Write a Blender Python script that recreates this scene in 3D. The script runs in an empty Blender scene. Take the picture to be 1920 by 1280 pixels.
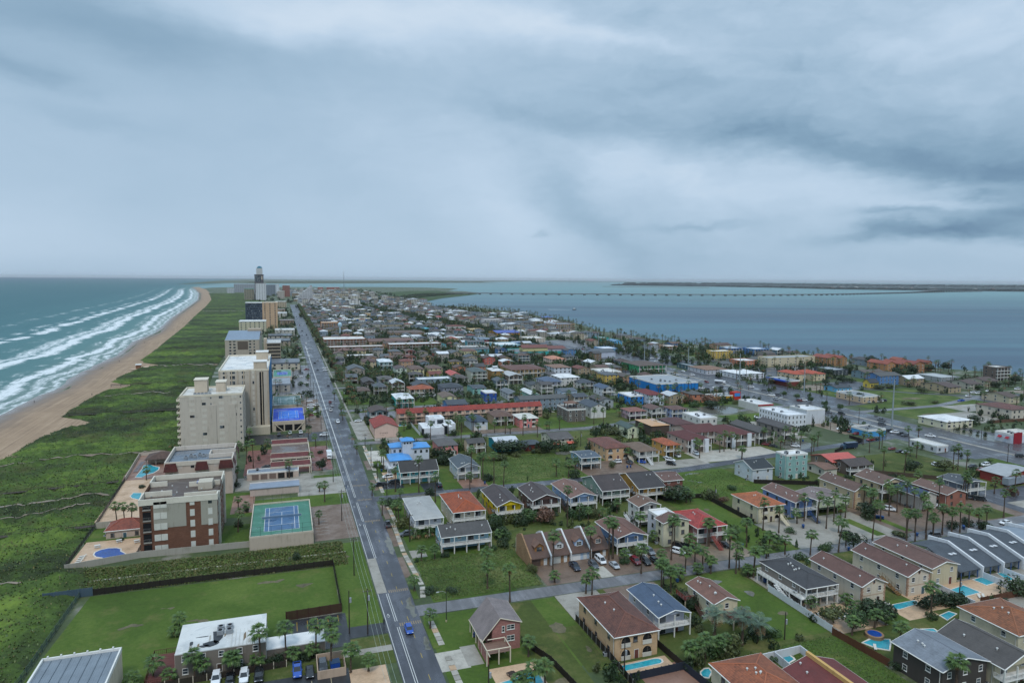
import bpy,math,random
import numpy as np
from mathutils import Vector,noise as mnoise
rnd=random.Random(7)
SC=bpy.context.scene
COL=SC.collection
# ---------------------------------------------------------------- camera
AZ=math.radians(18.57)          # camera looks 18.57 degrees to the right of the avenue (+Y)
EYE=86.0
cd=bpy.data.cameras.new('camera');cam=bpy.data.objects.new('camera',cd);COL.objects.link(cam)
cd.sensor_width=36.0;cd.lens=24.0;cd.clip_start=1.0;cd.clip_end=200000.0
cam.location=(0,0,EYE)
cam.rotation_mode='XYZ'
from mathutils import Matrix
_R=Matrix.Rotation(-AZ,4,'Z') @ Matrix.Rotation(math.radians(90-5.2),4,'X') @ Matrix.Rotation(math.radians(0.39),4,'Z')
cam.matrix_world=Matrix.Translation((0,0,EYE)) @ _R
SC.camera=cam
# ---------------------------------------------------------------- world: overcast sky with cloud banks and rain shafts
SUN_EL,SUN_ROT=math.radians(55),math.radians(200)
W_=bpy.data.worlds.new('World');SC.world=W_;W_.use_nodes=True
nt=W_.node_tree;nt.nodes.clear()
class NB:
 """small node-tree helper"""
 def __init__(s,nt):s.nt=nt
 def n(s,t,**kw):
  n=s.nt.nodes.new(t)
  for k,v in kw.items():
   if k.startswith('_'):setattr(n,k[1:],v)
  return n
 def l(s,a,b):s.nt.links.new(a,b)
 def put(s,sock,v):
  if hasattr(v,'is_linked') or isinstance(v,bpy.types.NodeSocket):s.l(v,sock)
  else:sock.default_value=v
 def math(s,op,a,b=None,c=None,clamp=False):
  n=s.nt.nodes.new('ShaderNodeMath');n.operation=op;n.use_clamp=clamp
  for i,v in enumerate((a,b,c)):
   if v is not None:s.put(n.inputs[i],v)
  return n.outputs[0]
 def vm(s,op,a,b=None):
  n=s.nt.nodes.new('ShaderNodeVectorMath');n.operation=op
  s.put(n.inputs[0],a)
  if b is not None:s.put(n.inputs[1],b)
  return n.outputs['Value'] if op in ('LENGTH','DOT_PRODUCT','DISTANCE') else n.outputs[0]
 def noise(s,vec,scale,detail=4,rough=.5,dist=0.0,col=False):
  n=s.nt.nodes.new('ShaderNodeTexNoise')
  if vec is not None:s.l(vec,n.inputs['Vector'])
  n.inputs['Scale'].default_value=scale;n.inputs['Detail'].default_value=detail
  n.inputs['Roughness'].default_value=rough;n.inputs['Distortion'].default_value=dist
  return n.outputs['Color'] if col else n.outputs['Fac']
 def ramp(s,f,stops,interp='LINEAR'):
  n=s.nt.nodes.new('ShaderNodeValToRGB');n.color_ramp.interpolation=interp
  e=n.color_ramp.elements
  while len(e)<len(stops):e.new(0.5)
  for el,(p,c) in zip(e,stops):
   el.position=p;el.color=(c if len(c)==4 else (*c,1)) if hasattr(c,'__len__') else (c,c,c,1)
  s.l(f,n.inputs[0]);return n.outputs[0]
 def mix(s,f,a,b,mode='MIX'):
  n=s.nt.nodes.new('ShaderNodeMix');n.data_type='RGBA';n.blend_type=mode
  s.put(n.inputs[0],f)
  for i,v in ((6,a),(7,b)):
   if isinstance(v,tuple) and len(v)==3:v=(*v,1)
   s.put(n.inputs[i],v)
  return n.outputs[2]
 def rng(s,v,a,b,c=0.0,d=1.0,smooth=False):
  n=s.nt.nodes.new('ShaderNodeMapRange');n.interpolation_type='SMOOTHSTEP' if smooth else 'LINEAR'
  s.put(n.inputs[0],v)
  for i,x in enumerate((a,b,c,d)):n.inputs[i+1].default_value=x
  return n.outputs[0]
 def comb(s,x,y,z=0.0):
  n=s.nt.nodes.new('ShaderNodeCombineXYZ')
  for i,v in enumerate((x,y,z)):s.put(n.inputs[i],v)
  return n.outputs[0]
 def sep(s,v):
  n=s.nt.nodes.new('ShaderNodeSeparateXYZ');s.l(v,n.inputs[0]);return n.outputs
def lin(h):
 """srgb hex -> linear rgb"""
 o=[]
 for i in (0,2,4):
  c=int(h[i:i+2],16)/255.0
  o.append(c/12.92 if c <= .04045 else ((c+.055)/1.055) ** 2.4)
 return tuple(o)
b=NB(nt)
tc=b.n('ShaderNodeTexCoord')
rot=b.n('ShaderNodeVectorRotate',_rotation_type='Z_AXIS');rot.inputs['Angle'].default_value=AZ
b.l(tc.outputs['Generated'],rot.inputs['Vector'])
X,Y,Z=b.sep(rot.outputs[0])
azd=b.math('MULTIPLY',b.math('ARCTAN2',X,Y),57.2958)            # degrees right of the view axis
eld=b.math('MULTIPLY',b.math('ARCSINE',Z),57.2958)               # degrees above the horizon
azel=b.comb(azd,eld,0.0)
# soft warps so that no edge is a clean ellipse
wn=b.noise(b.vm('MULTIPLY',azel,(0.06,0.11,0)),1.0,5,.55,col=True)
warp=b.vm('ADD',azel,b.vm('MULTIPLY',b.vm('SUBTRACT',wn,(.5,.5,.5)),(14.0,5.0,0)))
wn2=b.noise(b.vm('MULTIPLY',azel,(0.30,0.8,0)),1.0,6,.6,col=True)
warp2=b.vm('ADD',warp,b.vm('MULTIPLY',b.vm('SUBTRACT',wn2,(.5,.5,.5)),(3.5,1.6,0)))
def blob(az,el,sx,sy,ang=0.0,src=None,p=2.0):
 """gaussian patch of sky at (az, el), radii sx, sy degrees, tilted ang degrees"""
 m=b.n('ShaderNodeMapping',_vector_type='TEXTURE')
 m.inputs['Location'].default_value=(az,el,0);m.inputs['Rotation'].default_value=(0,0,math.radians(ang))
 m.inputs['Scale'].default_value=(sx,sy,1)
 b.l(src if src is not None else warp2,m.inputs['Vector'])
 d=b.vm('LENGTH',m.outputs[0])
 return b.math('EXPONENT',b.math('MULTIPLY',b.math('POWER',d,p),-1.0))
cl1=b.noise(b.vm('MULTIPLY',warp,(0.045,0.10,0)),1.0,6,.5)
cl2=b.noise(b.vm('MULTIPLY',warp2,(0.14,0.32,0)),1.0,7,.55)
f=b.math('ADD',b.math('MULTIPLY',b.math('SUBTRACT',cl1,.5),.22),b.math('MULTIPLY',b.math('SUBTRACT',cl2,.5),b.rng(azd,-25,10,.10,.42)))
f=b.math('MULTIPLY',f,b.rng(eld,0,9,.35,1.0))
cl3=b.noise(b.vm('MULTIPLY',warp2,(.35,.75,0)),1.0,8,.6)
f=b.math('ADD',f,b.math('MULTIPLY',b.math('SUBTRACT',cl3,.5),b.math('MULTIPLY',b.rng(azd,-8,14,.04,.24),b.rng(eld,4,10))))
f=b.math('ADD',f,0.585)
for az,el,sx,sy,ang,amp in [(-13,19.6,16,2.2,0,0.36),(6,19.0,9,1.0,-6,0.22),(12,18.0,4,0.5,-8,0.12),(-30,17.3,12,2.8,-2,-0.3),(-14,17.0,8,1.2,0,-0.05),(-34.2,13.1,3.4,1.0,-5,-0.22),(-31,10.6,5,0.7,-3,-0.1),(1.8,9.5,14,5,0,0.07),(22,10.0,16,1.4,-11.5,-0.3),(35,8.6,9,2.4,-10,-0.24),(38,6.8,5,1.4,-8,-0.16),(17,14.5,17,4,-8,-0.15),(3,13.0,7,1.0,-14,-0.12),(28,16.5,9,0.9,-6,0.12),(16,15.8,4,0.8,-15,0.08),(31,13.2,6,0.8,-12,0.07),(22,6.6,16,1.9,-9,0.15),(14,7.9,6,0.8,-12,0.1),(6,5.0,10,1.9,-47,-0.18),(-1.5,5,6,3.0,-44,0.13),(13,3,4,2,-60,-0.06),(14.5,4.7,4,0.3,0,-0.2),(28.7,4.75,3.0,0.4,0,-0.34),(32,3.5,6,0.7,2,-0.55),(36.8,5.0,4.5,0.75,5,-0.5),(32.5,5.9,2.2,0.35,0,-0.3),(1.7,3.9,0.6,0.2,0,-0.16),(-36,2.6,8,2.5,0,0.12),(35,18,8,4,0,0.14),(-8,5,16,5,0,0.04),(25,1.2,14,1.2,0,-0.05),(-20,8,12,4,0,-0.05)]:
 f=b.math('ADD',f,b.math('MULTIPLY',blob(az,el,sx,sy,ang,warp2 if sy<3 else warp),amp))
skyc=b.ramp(f,[(0.0,lin('6484a2')),(.25,lin('86a5be')),(.5,lin('a3bed5')),(.75,lin('bdd3e8')),(1.0,lin('d5e4f3'))])
gain=b.rng(eld,20,80,1.0,1.8,smooth=True)          # an overcast sky brightens towards the zenith
skyc=b.vm('MULTIPLY',skyc,b.comb(gain,gain,gain))
ns=b.n('ShaderNodeTexSky');ns.sky_type='NISHITA';ns.sun_disc=False;ns.sun_elevation=SUN_EL;ns.sun_rotation=SUN_ROT
lowgate=b.rng(eld,-1.0,0.0)
skyc=b.mix(.03,b.vm('MULTIPLY',skyc,(10.0,10.0,10.0)),ns.outputs[0])
bg=b.n('ShaderNodeBackground');bg.inputs['Strength'].default_value=.1*1.0
b.l(skyc,bg.inputs[0])
wo=b.n('ShaderNodeOutputWorld');b.l(bg.outputs[0],wo.inputs[0])
W_.cycles.sampling_method='MANUAL';W_.cycles.sample_map_resolution=512

# ---------------------------------------------------------------- sun: weak and very soft behind the cloud deck
sd=bpy.data.lights.new('sun','SUN');sd.energy=1.35;sd.angle=math.radians(12);sd.color=(1.0,.97,.93)
so=bpy.data.objects.new('sun',sd);COL.objects.link(so)
_d=Vector((math.sin(SUN_ROT)*math.cos(SUN_EL),math.cos(SUN_ROT)*math.cos(SUN_EL),math.sin(SUN_EL)))
so.rotation_euler=(-_d).to_track_quat('-Z','Y').to_euler();so.location=(0,0,300)
vs=SC.view_settings;vs.view_transform='Standard';vs.look='None';vs.exposure=0.0;vs.gamma=1.0;vs.use_curve_mapping=False
SC.cycles.max_bounces=5;SC.cycles.diffuse_bounces=1;SC.cycles.glossy_bounces=2;SC.cycles.transparent_max_bounces=4
SC.cycles.volume_bounces=0;SC.cycles.use_denoising=True
# ---------------------------------------------------------------- materials
MATS={}
def newmat(name):
 m=bpy.data.materials.new(name);m.use_nodes=True;m.node_tree.nodes.clear()
 b=NB(m.node_tree)
 o=b.n('ShaderNodeOutputMaterial');p=b.n('ShaderNodeBsdfPrincipled')
 b.l(p.outputs[0],o.inputs[0])
 return m,b,p
def setp(b,p,col=None,rough=None,spec=None,metal=None,bump=None,strength=.3,dist=.05):
 if col is not None:b.put(p.inputs['Base Color'],(*col,1) if isinstance(col,tuple) and len(col)==3 else col)
 if rough is not None:b.put(p.inputs['Roughness'],rough)
 if spec is not None:p.inputs['Specular IOR Level'].default_value=spec
 if metal is not None:p.inputs['Metallic'].default_value=metal
 if bump is not None:
  n=b.n('ShaderNodeBump');n.inputs['Strength'].default_value=strength;n.inputs['Distance'].default_value=dist
  b.l(bump,n.inputs['Height']);b.l(n.outputs[0],p.inputs['Normal'])
def geo(b):
 g=b.n('ShaderNodeNewGeometry');return g
def mul(c,k):return tuple(min(1.0,x*k) for x in c)
def mat(key):
 """materials by key: 's6b5048' shingle, 't' clay tile, 'm' metal sheet, 'w' membrane, 'k' wall stucco, 'd' siding/boards, 'p' paint, 'c' car paint"""
 if key in MATS:return MATS[key]
 kind,c=key[0],lin(key[1:7]);kk={'s':.80,'t':.85,'k':.90,'d':.88}.get(kind,1.0);c=tuple(v*kk for v in c)
 m,b,p=newmat({'s':'shingle','t':'clay_tile','m':'metal_sheet','w':'roof_membrane','k':'stucco','d':'boards','p':'paint','c':'car_paint'}[kind]+'_'+key[1:])
 g=geo(b);pos=g.outputs['Position'];nx,ny,nz=b.sep(g.outputs['Normal']);x,y,z=b.sep(pos)
 big=b.noise(pos,.35,5,.6);fine=b.noise(pos,3.5,5,.65)
 hori=b.math('GREATER_THAN',b.math('ABSOLUTE',nx),b.math('ABSOLUTE',ny))
 along=b.math('ADD',b.math('MULTIPLY',hori,b.math('SUBTRACT',y,x)),x)       # runs across the slope
 if kind=='s':
  course=b.math('FRACT',b.math('MULTIPLY',z,9.0))
  tab=b.noise(b.comb(b.math('MULTIPLY',along,1.2),b.math('MULTIPLY',z,9.0),0),1.0,1,.5)
  f=b.math('ADD',b.math('MULTIPLY',big,.55),b.math('ADD',b.math('MULTIPLY',fine,.35),b.math('MULTIPLY',tab,.35)))
  f=b.math('ADD',f,b.math('MULTIPLY',course,.10))
  streak=b.noise(b.comb(b.math('MULTIPLY',along,.9),b.math('MULTIPLY',z,.12),big),1.0,4,.6)
  f=b.math('ADD',f,b.math('MULTIPLY',streak,.25))
  col=b.ramp(f,[(.48,mul(c,.58)),(.74,c),(1.0,mul(c,1.45))])
  setp(b,p,col,b.rng(fine,.3,.7,.45,.8),.5,bump=b.math('ADD',course,fine),strength=.35,dist=.03)
 elif kind=='t':
  wv=b.math('SINE',b.math('MULTIPLY',along,2*math.pi/.42))
  course=b.math('FRACT',b.math('MULTIPLY',z,5.5))
  cell=b.noise(b.comb(b.math('FLOOR',b.math('MULTIPLY',along,1/.42)),b.math('FLOOR',b.math('MULTIPLY',z,5.5)),3.0),.77,2,.5)
  f=b.math('ADD',b.math('MULTIPLY',big,.5),b.math('ADD',b.math('MULTIPLY',cell,.55),b.math('MULTIPLY',course,.12)))
  f=b.math('ADD',f,b.math('MULTIPLY',wv,.05))
  col=b.ramp(f,[(.40,mul(c,.55)),(.58,c),(.78,(min(1,c[0]*1.5),c[1]*1.45,c[2]*1.35))])
  setp(b,p,col,.55,.45,bump=b.math('ADD',b.math('MULTIPLY',wv,.5),course),strength=.6,dist=.08)
 elif kind=='m':
  seam=b.math('POWER',b.math('ABSOLUTE',b.math('SINE',b.math('MULTIPLY',along,math.pi/.5))),18.0)
  f=b.math('ADD',b.math('MULTIPLY',big,.8),b.math('MULTIPLY',fine,.25))
  col=b.ramp(f,[(.3,mul(c,.75)),(.6,c),(.8,mul(c,1.12))])
  setp(b,p,b.mix(b.math('MULTIPLY',seam,.25),col,mul(c,.6)),b.rng(fine,.3,.7,.25,.5),.5,bump=seam,strength=.4,dist=.05)
 elif kind=='w':
  st=b.noise(pos,.22,6,.62);pud=b.noise(pos,.12,3,.5,.5)
  col=b.ramp(st,[(.32,mul(c,.72)),(.48,mul(c,.93)),(.7,mul(c,1.05))])
  col=b.mix(b.rng(pud,.55,.66,0,.35),col,(c[0]*.55,c[1]*.6,c[2]*.65))
  setp(b,p,col,b.rng(pud,.5,.62,.6,.12),.5)
 elif kind=='k':
  drip=b.noise(b.comb(b.math('MULTIPLY',b.math('ADD',x,y),1.1),b.math('MULTIPLY',b.math('SUBTRACT',x,y),1.1),b.math('MULTIPLY',z,.16)),1.0,4,.6)
  f=b.math('ADD',b.math('MULTIPLY',drip,.6),b.math('MULTIPLY',big,.5))
  col=b.ramp(f,[(.34,(c[0]*.72,c[1]*.71,c[2]*.68)),(.52,c),(.75,mul(c,1.05))])
  setp(b,p,col,.75,.35,bump=fine,strength=.12,dist=.02)
 elif kind=='d':
  bd=b.math('FRACT',b.math('MULTIPLY',z,5.0))
  f=b.math('ADD',b.math('MULTIPLY',big,.7),b.math('MULTIPLY',fine,.35))
  col=b.ramp(f,[(.32,mul(c,.68)),(.52,c),(.75,mul(c,1.12))])
  setp(b,p,b.mix(b.math('LESS_THAN',bd,.14),col,b.mix(.5,col,mul(c,.35))),.65,.4,bump=bd,strength=.4,dist=.03)
 elif kind=='c':
  setp(b,p,c,.22,.5);p.inputs['Coat Weight'].default_value=.6;p.inputs['Coat Roughness'].default_value=.05
 else:
  col=b.ramp(b.math('ADD',b.math('MULTIPLY',big,.6),b.math('MULTIPLY',fine,.4)),[(.3,mul(c,.78)),(.5,c),(.75,mul(c,1.06))])
  setp(b,p,col,.55,.4)
 MATS[key]=m
 return m
def special(name,fn):
 m,b,p=newmat(name);fn(b,p);MATS[name]=m;return m
def _glass(c,r=.08):
 def f(b,p):
  g=geo(b);cell=b.noise(b.vm('FLOOR',b.vm('MULTIPLY',g.outputs['Position'],(.9,.9,.45))),.73,1,.5)
  setp(b,p,b.ramp(cell,[(.35,mul(c,.45)),(.5,c),(.62,(c[0]+.10,c[1]+.11,c[2]+.12)),(.68,(.34,.34,.32))]),r,.6)
 return f
special('glass',_glass((.035,.045,.055)))
special('car_glass',lambda b,p:setp(b,p,(.012,.015,.018),.05,.7))
special('tyre',lambda b,p:setp(b,p,(.014,.014,.015),.7,.3))
special('lamp_white',lambda b,p:setp(b,p,(.75,.76,.78),.15,.5))
special('lamp_red',lambda b,p:setp(b,p,(.35,.012,.012),.2,.5))
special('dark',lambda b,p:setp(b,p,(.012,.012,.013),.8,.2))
special('steel',lambda b,p:setp(b,p,(.36,.38,.40),.4,.5,.4))
def _asphalt(c,wet=.5):
 def f(b,p):
  g=geo(b);pos=g.outputs['Position']
  st=b.noise(b.vm('MULTIPLY',pos,(.5,.06,1)),1.0,5,.6);n1=b.noise(pos,.09,5,.6);n2=b.noise(pos,2.2,4,.7)
  v=b.math('ADD',b.math('MULTIPLY',st,.5),b.math('ADD',b.math('MULTIPLY',n1,.45),b.math('MULTIPLY',n2,.15)))
  crack=b.n('ShaderNodeTexVoronoi',_feature='DISTANCE_TO_EDGE');crack.inputs['Scale'].default_value=.16
  b.l(b.vm('ADD',pos,b.vm('MULTIPLY',b.noise(pos,.4,4,.6,col=True),(3,3,0))),crack.inputs['Vector'])
  ck=b.rng(crack.outputs['Distance'],.0,.012,1,0)
  col=b.ramp(v,[(.38,mul(c,.62)),(.54,c),(.70,mul(c,1.6))])
  col=b.mix(b.math('MULTIPLY',ck,.6),col,mul(c,.4))
  pud=b.rng(b.math('ADD',b.math('MULTIPLY',n1,.7),b.math('MULTIPLY',st,.3)),.5,.62,0,1)
  setp(b,p,col,b.math('SUBTRACT',.44,b.math('MULTIPLY',pud,wet)),.5,bump=n2,strength=.12,dist=.02)
 return f
special('asphalt',_asphalt((.066,.069,.082),.36))
special('asphalt_dark',_asphalt((.028,.030,.034),.34))
special('asphalt_grey',_asphalt((.155,.152,.158),.26))
special('flooded_asphalt',_asphalt((.075,.075,.082),.50))
def _concrete(c):
 def f(b,p):
  g=geo(b);pos=g.outputs['Position']
  n1=b.noise(pos,.16,6,.62);n2=b.noise(pos,1.8,5,.7)
  v=b.math('ADD',b.math('MULTIPLY',n1,.7),b.math('MULTIPLY',n2,.35))
  col=b.ramp(v,[(.36,mul(c,.6)),(.54,c),(.72,mul(c,1.22))])
  setp(b,p,col,b.rng(n1,.4,.6,.65,.3),.45,bump=n2,strength=.1,dist=.02)
 return f
for nm,hx in (('concrete','9b958a'),('concrete_light','b6b0a4'),('paver','8d6c5c'),('paver_red','7d5148'),('deck_tan','c8a888'),('sand_court','c6c0b4'),('gravel_lot','8a7a68'),('brown_lot','776354')):
 special(nm,_concrete(lin(hx)))
def _grass(c1,c2,c3,s=.05,dry=.0):
 def f(b,p):
  g=geo(b);pos=g.outputs['Position']
  n1=b.noise(pos,s,6,.6,.4);n2=b.noise(pos,.9,6,.7);n3=b.noise(pos,6.0,3,.7)
  v=b.math('ADD',b.math('MULTIPLY',n1,.62),b.math('ADD',b.math('MULTIPLY',n2,.34),b.math('MULTIPLY',n3,.18)))
  col=b.ramp(v,[(.40,c1),(.56,c2),(.72,c3)])
  if dry:
   n4=b.noise(b.vm('ADD',pos,(37.0,11.0,0)),.11,6,.68)
   col=b.mix(b.rng(n4,.54,.70,0,dry),col,lin('7a7148'))
  setp(b,p,col,.85,.2,bump=b.math('ADD',n2,n3),strength=.7,dist=.12)
 return f
def _dune(b,p):
 g=geo(b);pos=g.outputs['Position'];st=b.vm('MULTIPLY',pos,(.6,1.0,1.0))
 n1=b.noise(st,.016,6,.6,.8);n2=b.noise(pos,.16,6,.68);n3=b.noise(pos,1.4,4,.7);n5=b.noise(b.vm('ADD',pos,(90,40,0)),.035,5,.65)
 v=b.math('ADD',b.math('MULTIPLY',n1,.62),b.math('ADD',b.math('MULTIPLY',n2,.34),b.math('MULTIPLY',n3,.16)))
 col=b.ramp(v,[(.41,lin('262d1e')),(.51,lin('343f24')),(.60,lin('4a5f2a')),(.70,lin('6e8238'))])
 col=b.mix(b.rng(n5,.55,.68,0,.75),col,lin('4e4a30'))
 setp(b,p,col,.85,.2,bump=b.math('ADD',n2,n3),strength=.9,dist=.25)
special('lawn',_grass(lin('3a4c1e'),lin('4b6126'),lin('637335'),.035,.45))
special('lawn_dull',_grass(lin('3d4626'),lin('4b5729'),lin('63683b'),.06,.7))
special('weeds',_grass(lin('394524'),lin('4b5f2a'),lin('727548'),.08))
special('dune_green',_dune)
special('dry_ground',_grass(lin('4a4a36'),lin('6a6550'),lin('8f8268'),.06))
def _ground(b,p):
 g=geo(b);pos=g.outputs['Position'];x,y,z=b.sep(pos)
 n1=b.noise(pos,.045,6,.62);n2=b.noise(pos,.6,5,.65);n4=b.noise(pos,.013,4,.5)
 gr=b.ramp(b.math('ADD',b.math('MULTIPLY',n1,.6),b.math('MULTIPLY',n2,.45)),[(.38,lin('323f28')),(.54,lin('445430')),(.72,lin('6a6c46'))])
 cc=b.ramp(n2,[(.3,lin('6a665e')),(.6,lin('8c877c')),(.8,lin('a39c90'))])
 col=b.mix(b.rng(n1,.57,.64),gr,cc)
 setp(b,p,b.mix(b.rng(n4,.35,.65,.0,.35),col,lin('5d6046')),b.rng(n1,.45,.6,.8,.42),.4,bump=n2,strength=.3,dist=.1)
special('ground',_ground)
def _sand(b,p):
 uv=b.n('ShaderNodeUVMap');u,v,_=b.sep(uv.outputs[0]);g=geo(b);pos=g.outputs['Position']
 tracks=b.noise(b.comb(b.math('MULTIPLY',u,.8),b.math('MULTIPLY',v,.012),0),1.0,5,.65)
 n1=b.noise(pos,.06,5,.6);fine=b.noise(pos,1.5,4,.7)
 e=b.math('ADD',u,b.math('MULTIPLY',b.math('SUBTRACT',n1,.5),16.0))          # metres up from the waterline
 dry=b.ramp(b.math('ADD',b.math('MULTIPLY',tracks,.6),b.math('ADD',b.math('MULTIPLY',n1,.25),b.math('MULTIPLY',fine,.2))),[(.36,lin('7c6753')),(.52,lin('9c836a')),(.7,lin('b69d83'))])
 wet=b.mix(tracks,lin('70635a'),lin('8a7a6c'))
 f=b.rng(e,2.0,24.0,smooth=True)
 setp(b,p,b.mix(f,wet,dry),b.rng(e,0.0,12.0,.22,.85),.4,bump=b.math('ADD',tracks,fine),strength=.25,dist=.1)
special('sand',_sand)
def _gulf(b,p):
 uv=b.n('ShaderNodeUVMap');u,v,_=b.sep(uv.outputs[0]);g=geo(b);pos=g.outputs['Position'];gx,gy,gz=b.sep(pos)
 # u = metres offshore, v = metres along the shore
 q=b.comb(b.math('MULTIPLY',u,.11),b.math('MULTIPLY',v,.020),0.0)
 wob=b.noise(b.comb(b.math('MULTIPLY',u,.008),b.math('MULTIPLY',v,.010),2.0),1.0,4,.55)
 wob2=b.noise(b.comb(0.0,b.math('MULTIPLY',v,.055),7.0),1.0,4,.6)
 d=b.math('ADD',u,b.math('ADD',b.math('MULTIPLY',b.math('SUBTRACT',wob,.5),46.0),b.math('MULTIPLY',b.math('SUBTRACT',wob2,.5),14.0)))
 brk=b.noise(b.comb(b.math('MULTIPLY',u,.35),b.math('MULTIPLY',v,.06),0.0),1.0,6,.68,.6)
 cov=b.noise(b.comb(b.math('MULTIPLY',u,.012),b.math('MULTIPLY',v,.016),5.0),1.0,3,.5)
 foam=None
 for c,w,a,k in ((2,4,.74,0),(13,7,.72,0),(30,9,.95,0),(46,8,.55,.2),(80,11,1.0,0),(98,13,.74,0),(120,9,.46,.4),(160,13,.95,.15),(186,11,.62,.45),(248,14,.62,.7),(330,15,.42,1.0)):
  r=b.math('DIVIDE',b.math('SUBTRACT',d,c),w)
  prof=b.math('MULTIPLY',b.math('EXPONENT',b.math('MULTIPLY',b.math('MULTIPLY',r,r),-1.0)),a)
  if k:prof=b.math('MULTIPLY',prof,b.rng(cov,.36+.12*k,.48+.10*k))
  foam=prof if foam is None else b.math('MAXIMUM',foam,prof)
 foam=b.math('MULTIPLY',b.rng(b.math('ADD',brk,b.math('MULTIPLY',foam,.62)),.75,1.05,0,1),b.rng(foam,.05,.3))
 foam=b.math('MULTIPLY',foam,b.rng(v,4600,6200,1.0,.0))
 caps=b.noise(b.comb(b.math('MULTIPLY',u,.09),b.math('MULTIPLY',v,.022),9.0),1.0,5,.7)
 caps=b.math('MULTIPLY',b.rng(caps,.69,.74),b.rng(u,60,600,.55,.0))
 foam=b.math('MAXIMUM',foam,caps,clamp=True)
 sh=b.noise(b.vm('MULTIPLY',pos,(.004,.0012,0)),1.0,4,.55)
 shore=b.ramp(b.rng(u,0,420),[(0.0,lin('86948c')),(.12,lin('5c8281')),(.4,lin('4b767a')),(1.0,lin('426c72'))])
 far=b.rng(u,400,9000,smooth=True)
 col=b.mix(far,shore,lin('22506a'));col=b.mix(b.rng(sh,.3,.7,0,.35),col,lin('2f5f66'))
 col=b.mix(foam,col,(.72,.76,.77))
 w1=b.noise(b.vm('MULTIPLY',pos,(.12,.05,0)),1.0,6,.65);w2=b.noise(b.vm('MULTIPLY',pos,(.02,.012,0)),1.0,3,.5)
 rough=b.math('ADD',.5,b.math('MULTIPLY',foam,.4))
 setp(b,p,col,rough,.06,bump=b.math('ADD',w1,b.math('MULTIPLY',w2,1.5)),strength=.9,dist=1.6)
special('gulf_water',_gulf)
def _bay(b,p):
 g=geo(b);pos=g.outputs['Position']
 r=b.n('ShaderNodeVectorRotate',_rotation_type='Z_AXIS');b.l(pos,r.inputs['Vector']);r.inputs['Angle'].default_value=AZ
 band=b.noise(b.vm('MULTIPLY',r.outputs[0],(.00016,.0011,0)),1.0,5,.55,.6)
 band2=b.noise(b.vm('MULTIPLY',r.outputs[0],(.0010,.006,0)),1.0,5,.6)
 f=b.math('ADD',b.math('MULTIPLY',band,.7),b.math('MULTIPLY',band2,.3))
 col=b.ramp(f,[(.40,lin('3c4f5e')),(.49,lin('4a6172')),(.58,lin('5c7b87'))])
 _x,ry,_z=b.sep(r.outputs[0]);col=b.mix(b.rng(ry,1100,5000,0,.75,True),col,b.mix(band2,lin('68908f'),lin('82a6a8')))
 w1=b.noise(pos,.25,6,.65);w2=b.noise(pos,.03,3,.5)
 setp(b,p,col,b.rng(band2,.35,.65,.38,.5),.1,bump=b.math('ADD',w1,w2),strength=.5,dist=.5)
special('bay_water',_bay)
def _pool(c):
 def f(b,p):
  g=geo(b);n=b.noise(g.outputs['Position'],1.6,4,.6,1.0)
  big=b.noise(g.outputs['Position'],.22,3,.6);v=b.math('ADD',b.math('MULTIPLY',n,.5),b.math('MULTIPLY',big,.5));setp(b,p,b.ramp(v,[(.34,mul(c,.55)),(.5,mul(c,.85)),(.68,mul(c,1.25))]),.08,.5,bump=n,strength=.4,dist=.08)
 return f
special('pool_aqua',_pool(lin('35a5b4')));special('pool_blue',_pool(lin('2350a0')));special('pool_dark',_pool(lin('1d3440')))
def _flood(b,p):
 g=geo(b);n=b.noise(g.outputs['Position'],.3,5,.6)
 setp(b,p,b.ramp(n,[(.35,lin('5d5f58')),(.65,lin('77756a'))]),.10,.5,bump=b.noise(g.outputs['Position'],1.5,3,.6),strength=.08,dist=.03)
special('flood_water',_flood)
def _leaf(c,k=.35,sc=.6):
 def f(b,p):
  g=geo(b);oi=b.n('ShaderNodeObjectInfo');n=b.noise(g.outputs['Position'],sc,3,.6);rr=g.outputs['Random Per Island']
  v=b.math('ADD',b.math('MULTIPLY',n,.45),b.math('ADD',b.math('MULTIPLY',rr,.4),b.math('MULTIPLY',oi.outputs['Random'],.25)))
  setp(b,p,b.ramp(v,[(.25,mul(c,.55)),(.55,c),(.85,(min(1,c[0]*1.75),min(1,c[1]*1.5),c[2]*1.2))]),.5,.35)
  p.inputs['Subsurface Weight'].default_value=0.0
 return f
special('palm_leaf',_leaf(lin('4c6637')));special('palm_dead',_leaf(lin('86694a')));special('date_leaf',_leaf(lin('5d7463')))
special('leaf',_leaf(lin('3b5330')));special('leaf_dark',_leaf(lin('2f4029')));special('leaf_olive',_leaf(lin('525b38')));special('tuft',_leaf(lin('4b6230'),sc=.05));special('tuft_dry',_leaf(lin('66653c'),sc=.05));special('leaf_bloom',_leaf(lin('6d5040')))
def _bark(b,p):
 g=geo(b);x,y,z=b.sep(g.outputs['Position']);n=b.noise(g.outputs['Position'],2.5,4,.6)
 ring=b.math('FRACT',b.math('MULTIPLY',z,3.0))
 setp(b,p,b.ramp(b.math('ADD',b.math('MULTIPLY',n,.8),b.math('MULTIPLY',ring,.2)),[(.3,lin('3a3029')),(.6,lin('5e5044')),(.8,lin('7a6a5a'))]),.85,.2)
special('bark',_bark)
def _far(c1,c2):
 def f(b,p):
  g=geo(b);n=b.noise(b.vm('MULTIPLY',g.outputs['Position'],(.004,.012,0)),1.0,7,.65)
  setp(b,p,b.ramp(n,[(.35,c1),(.6,c2)]),.9,.2)
 return f
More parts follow.
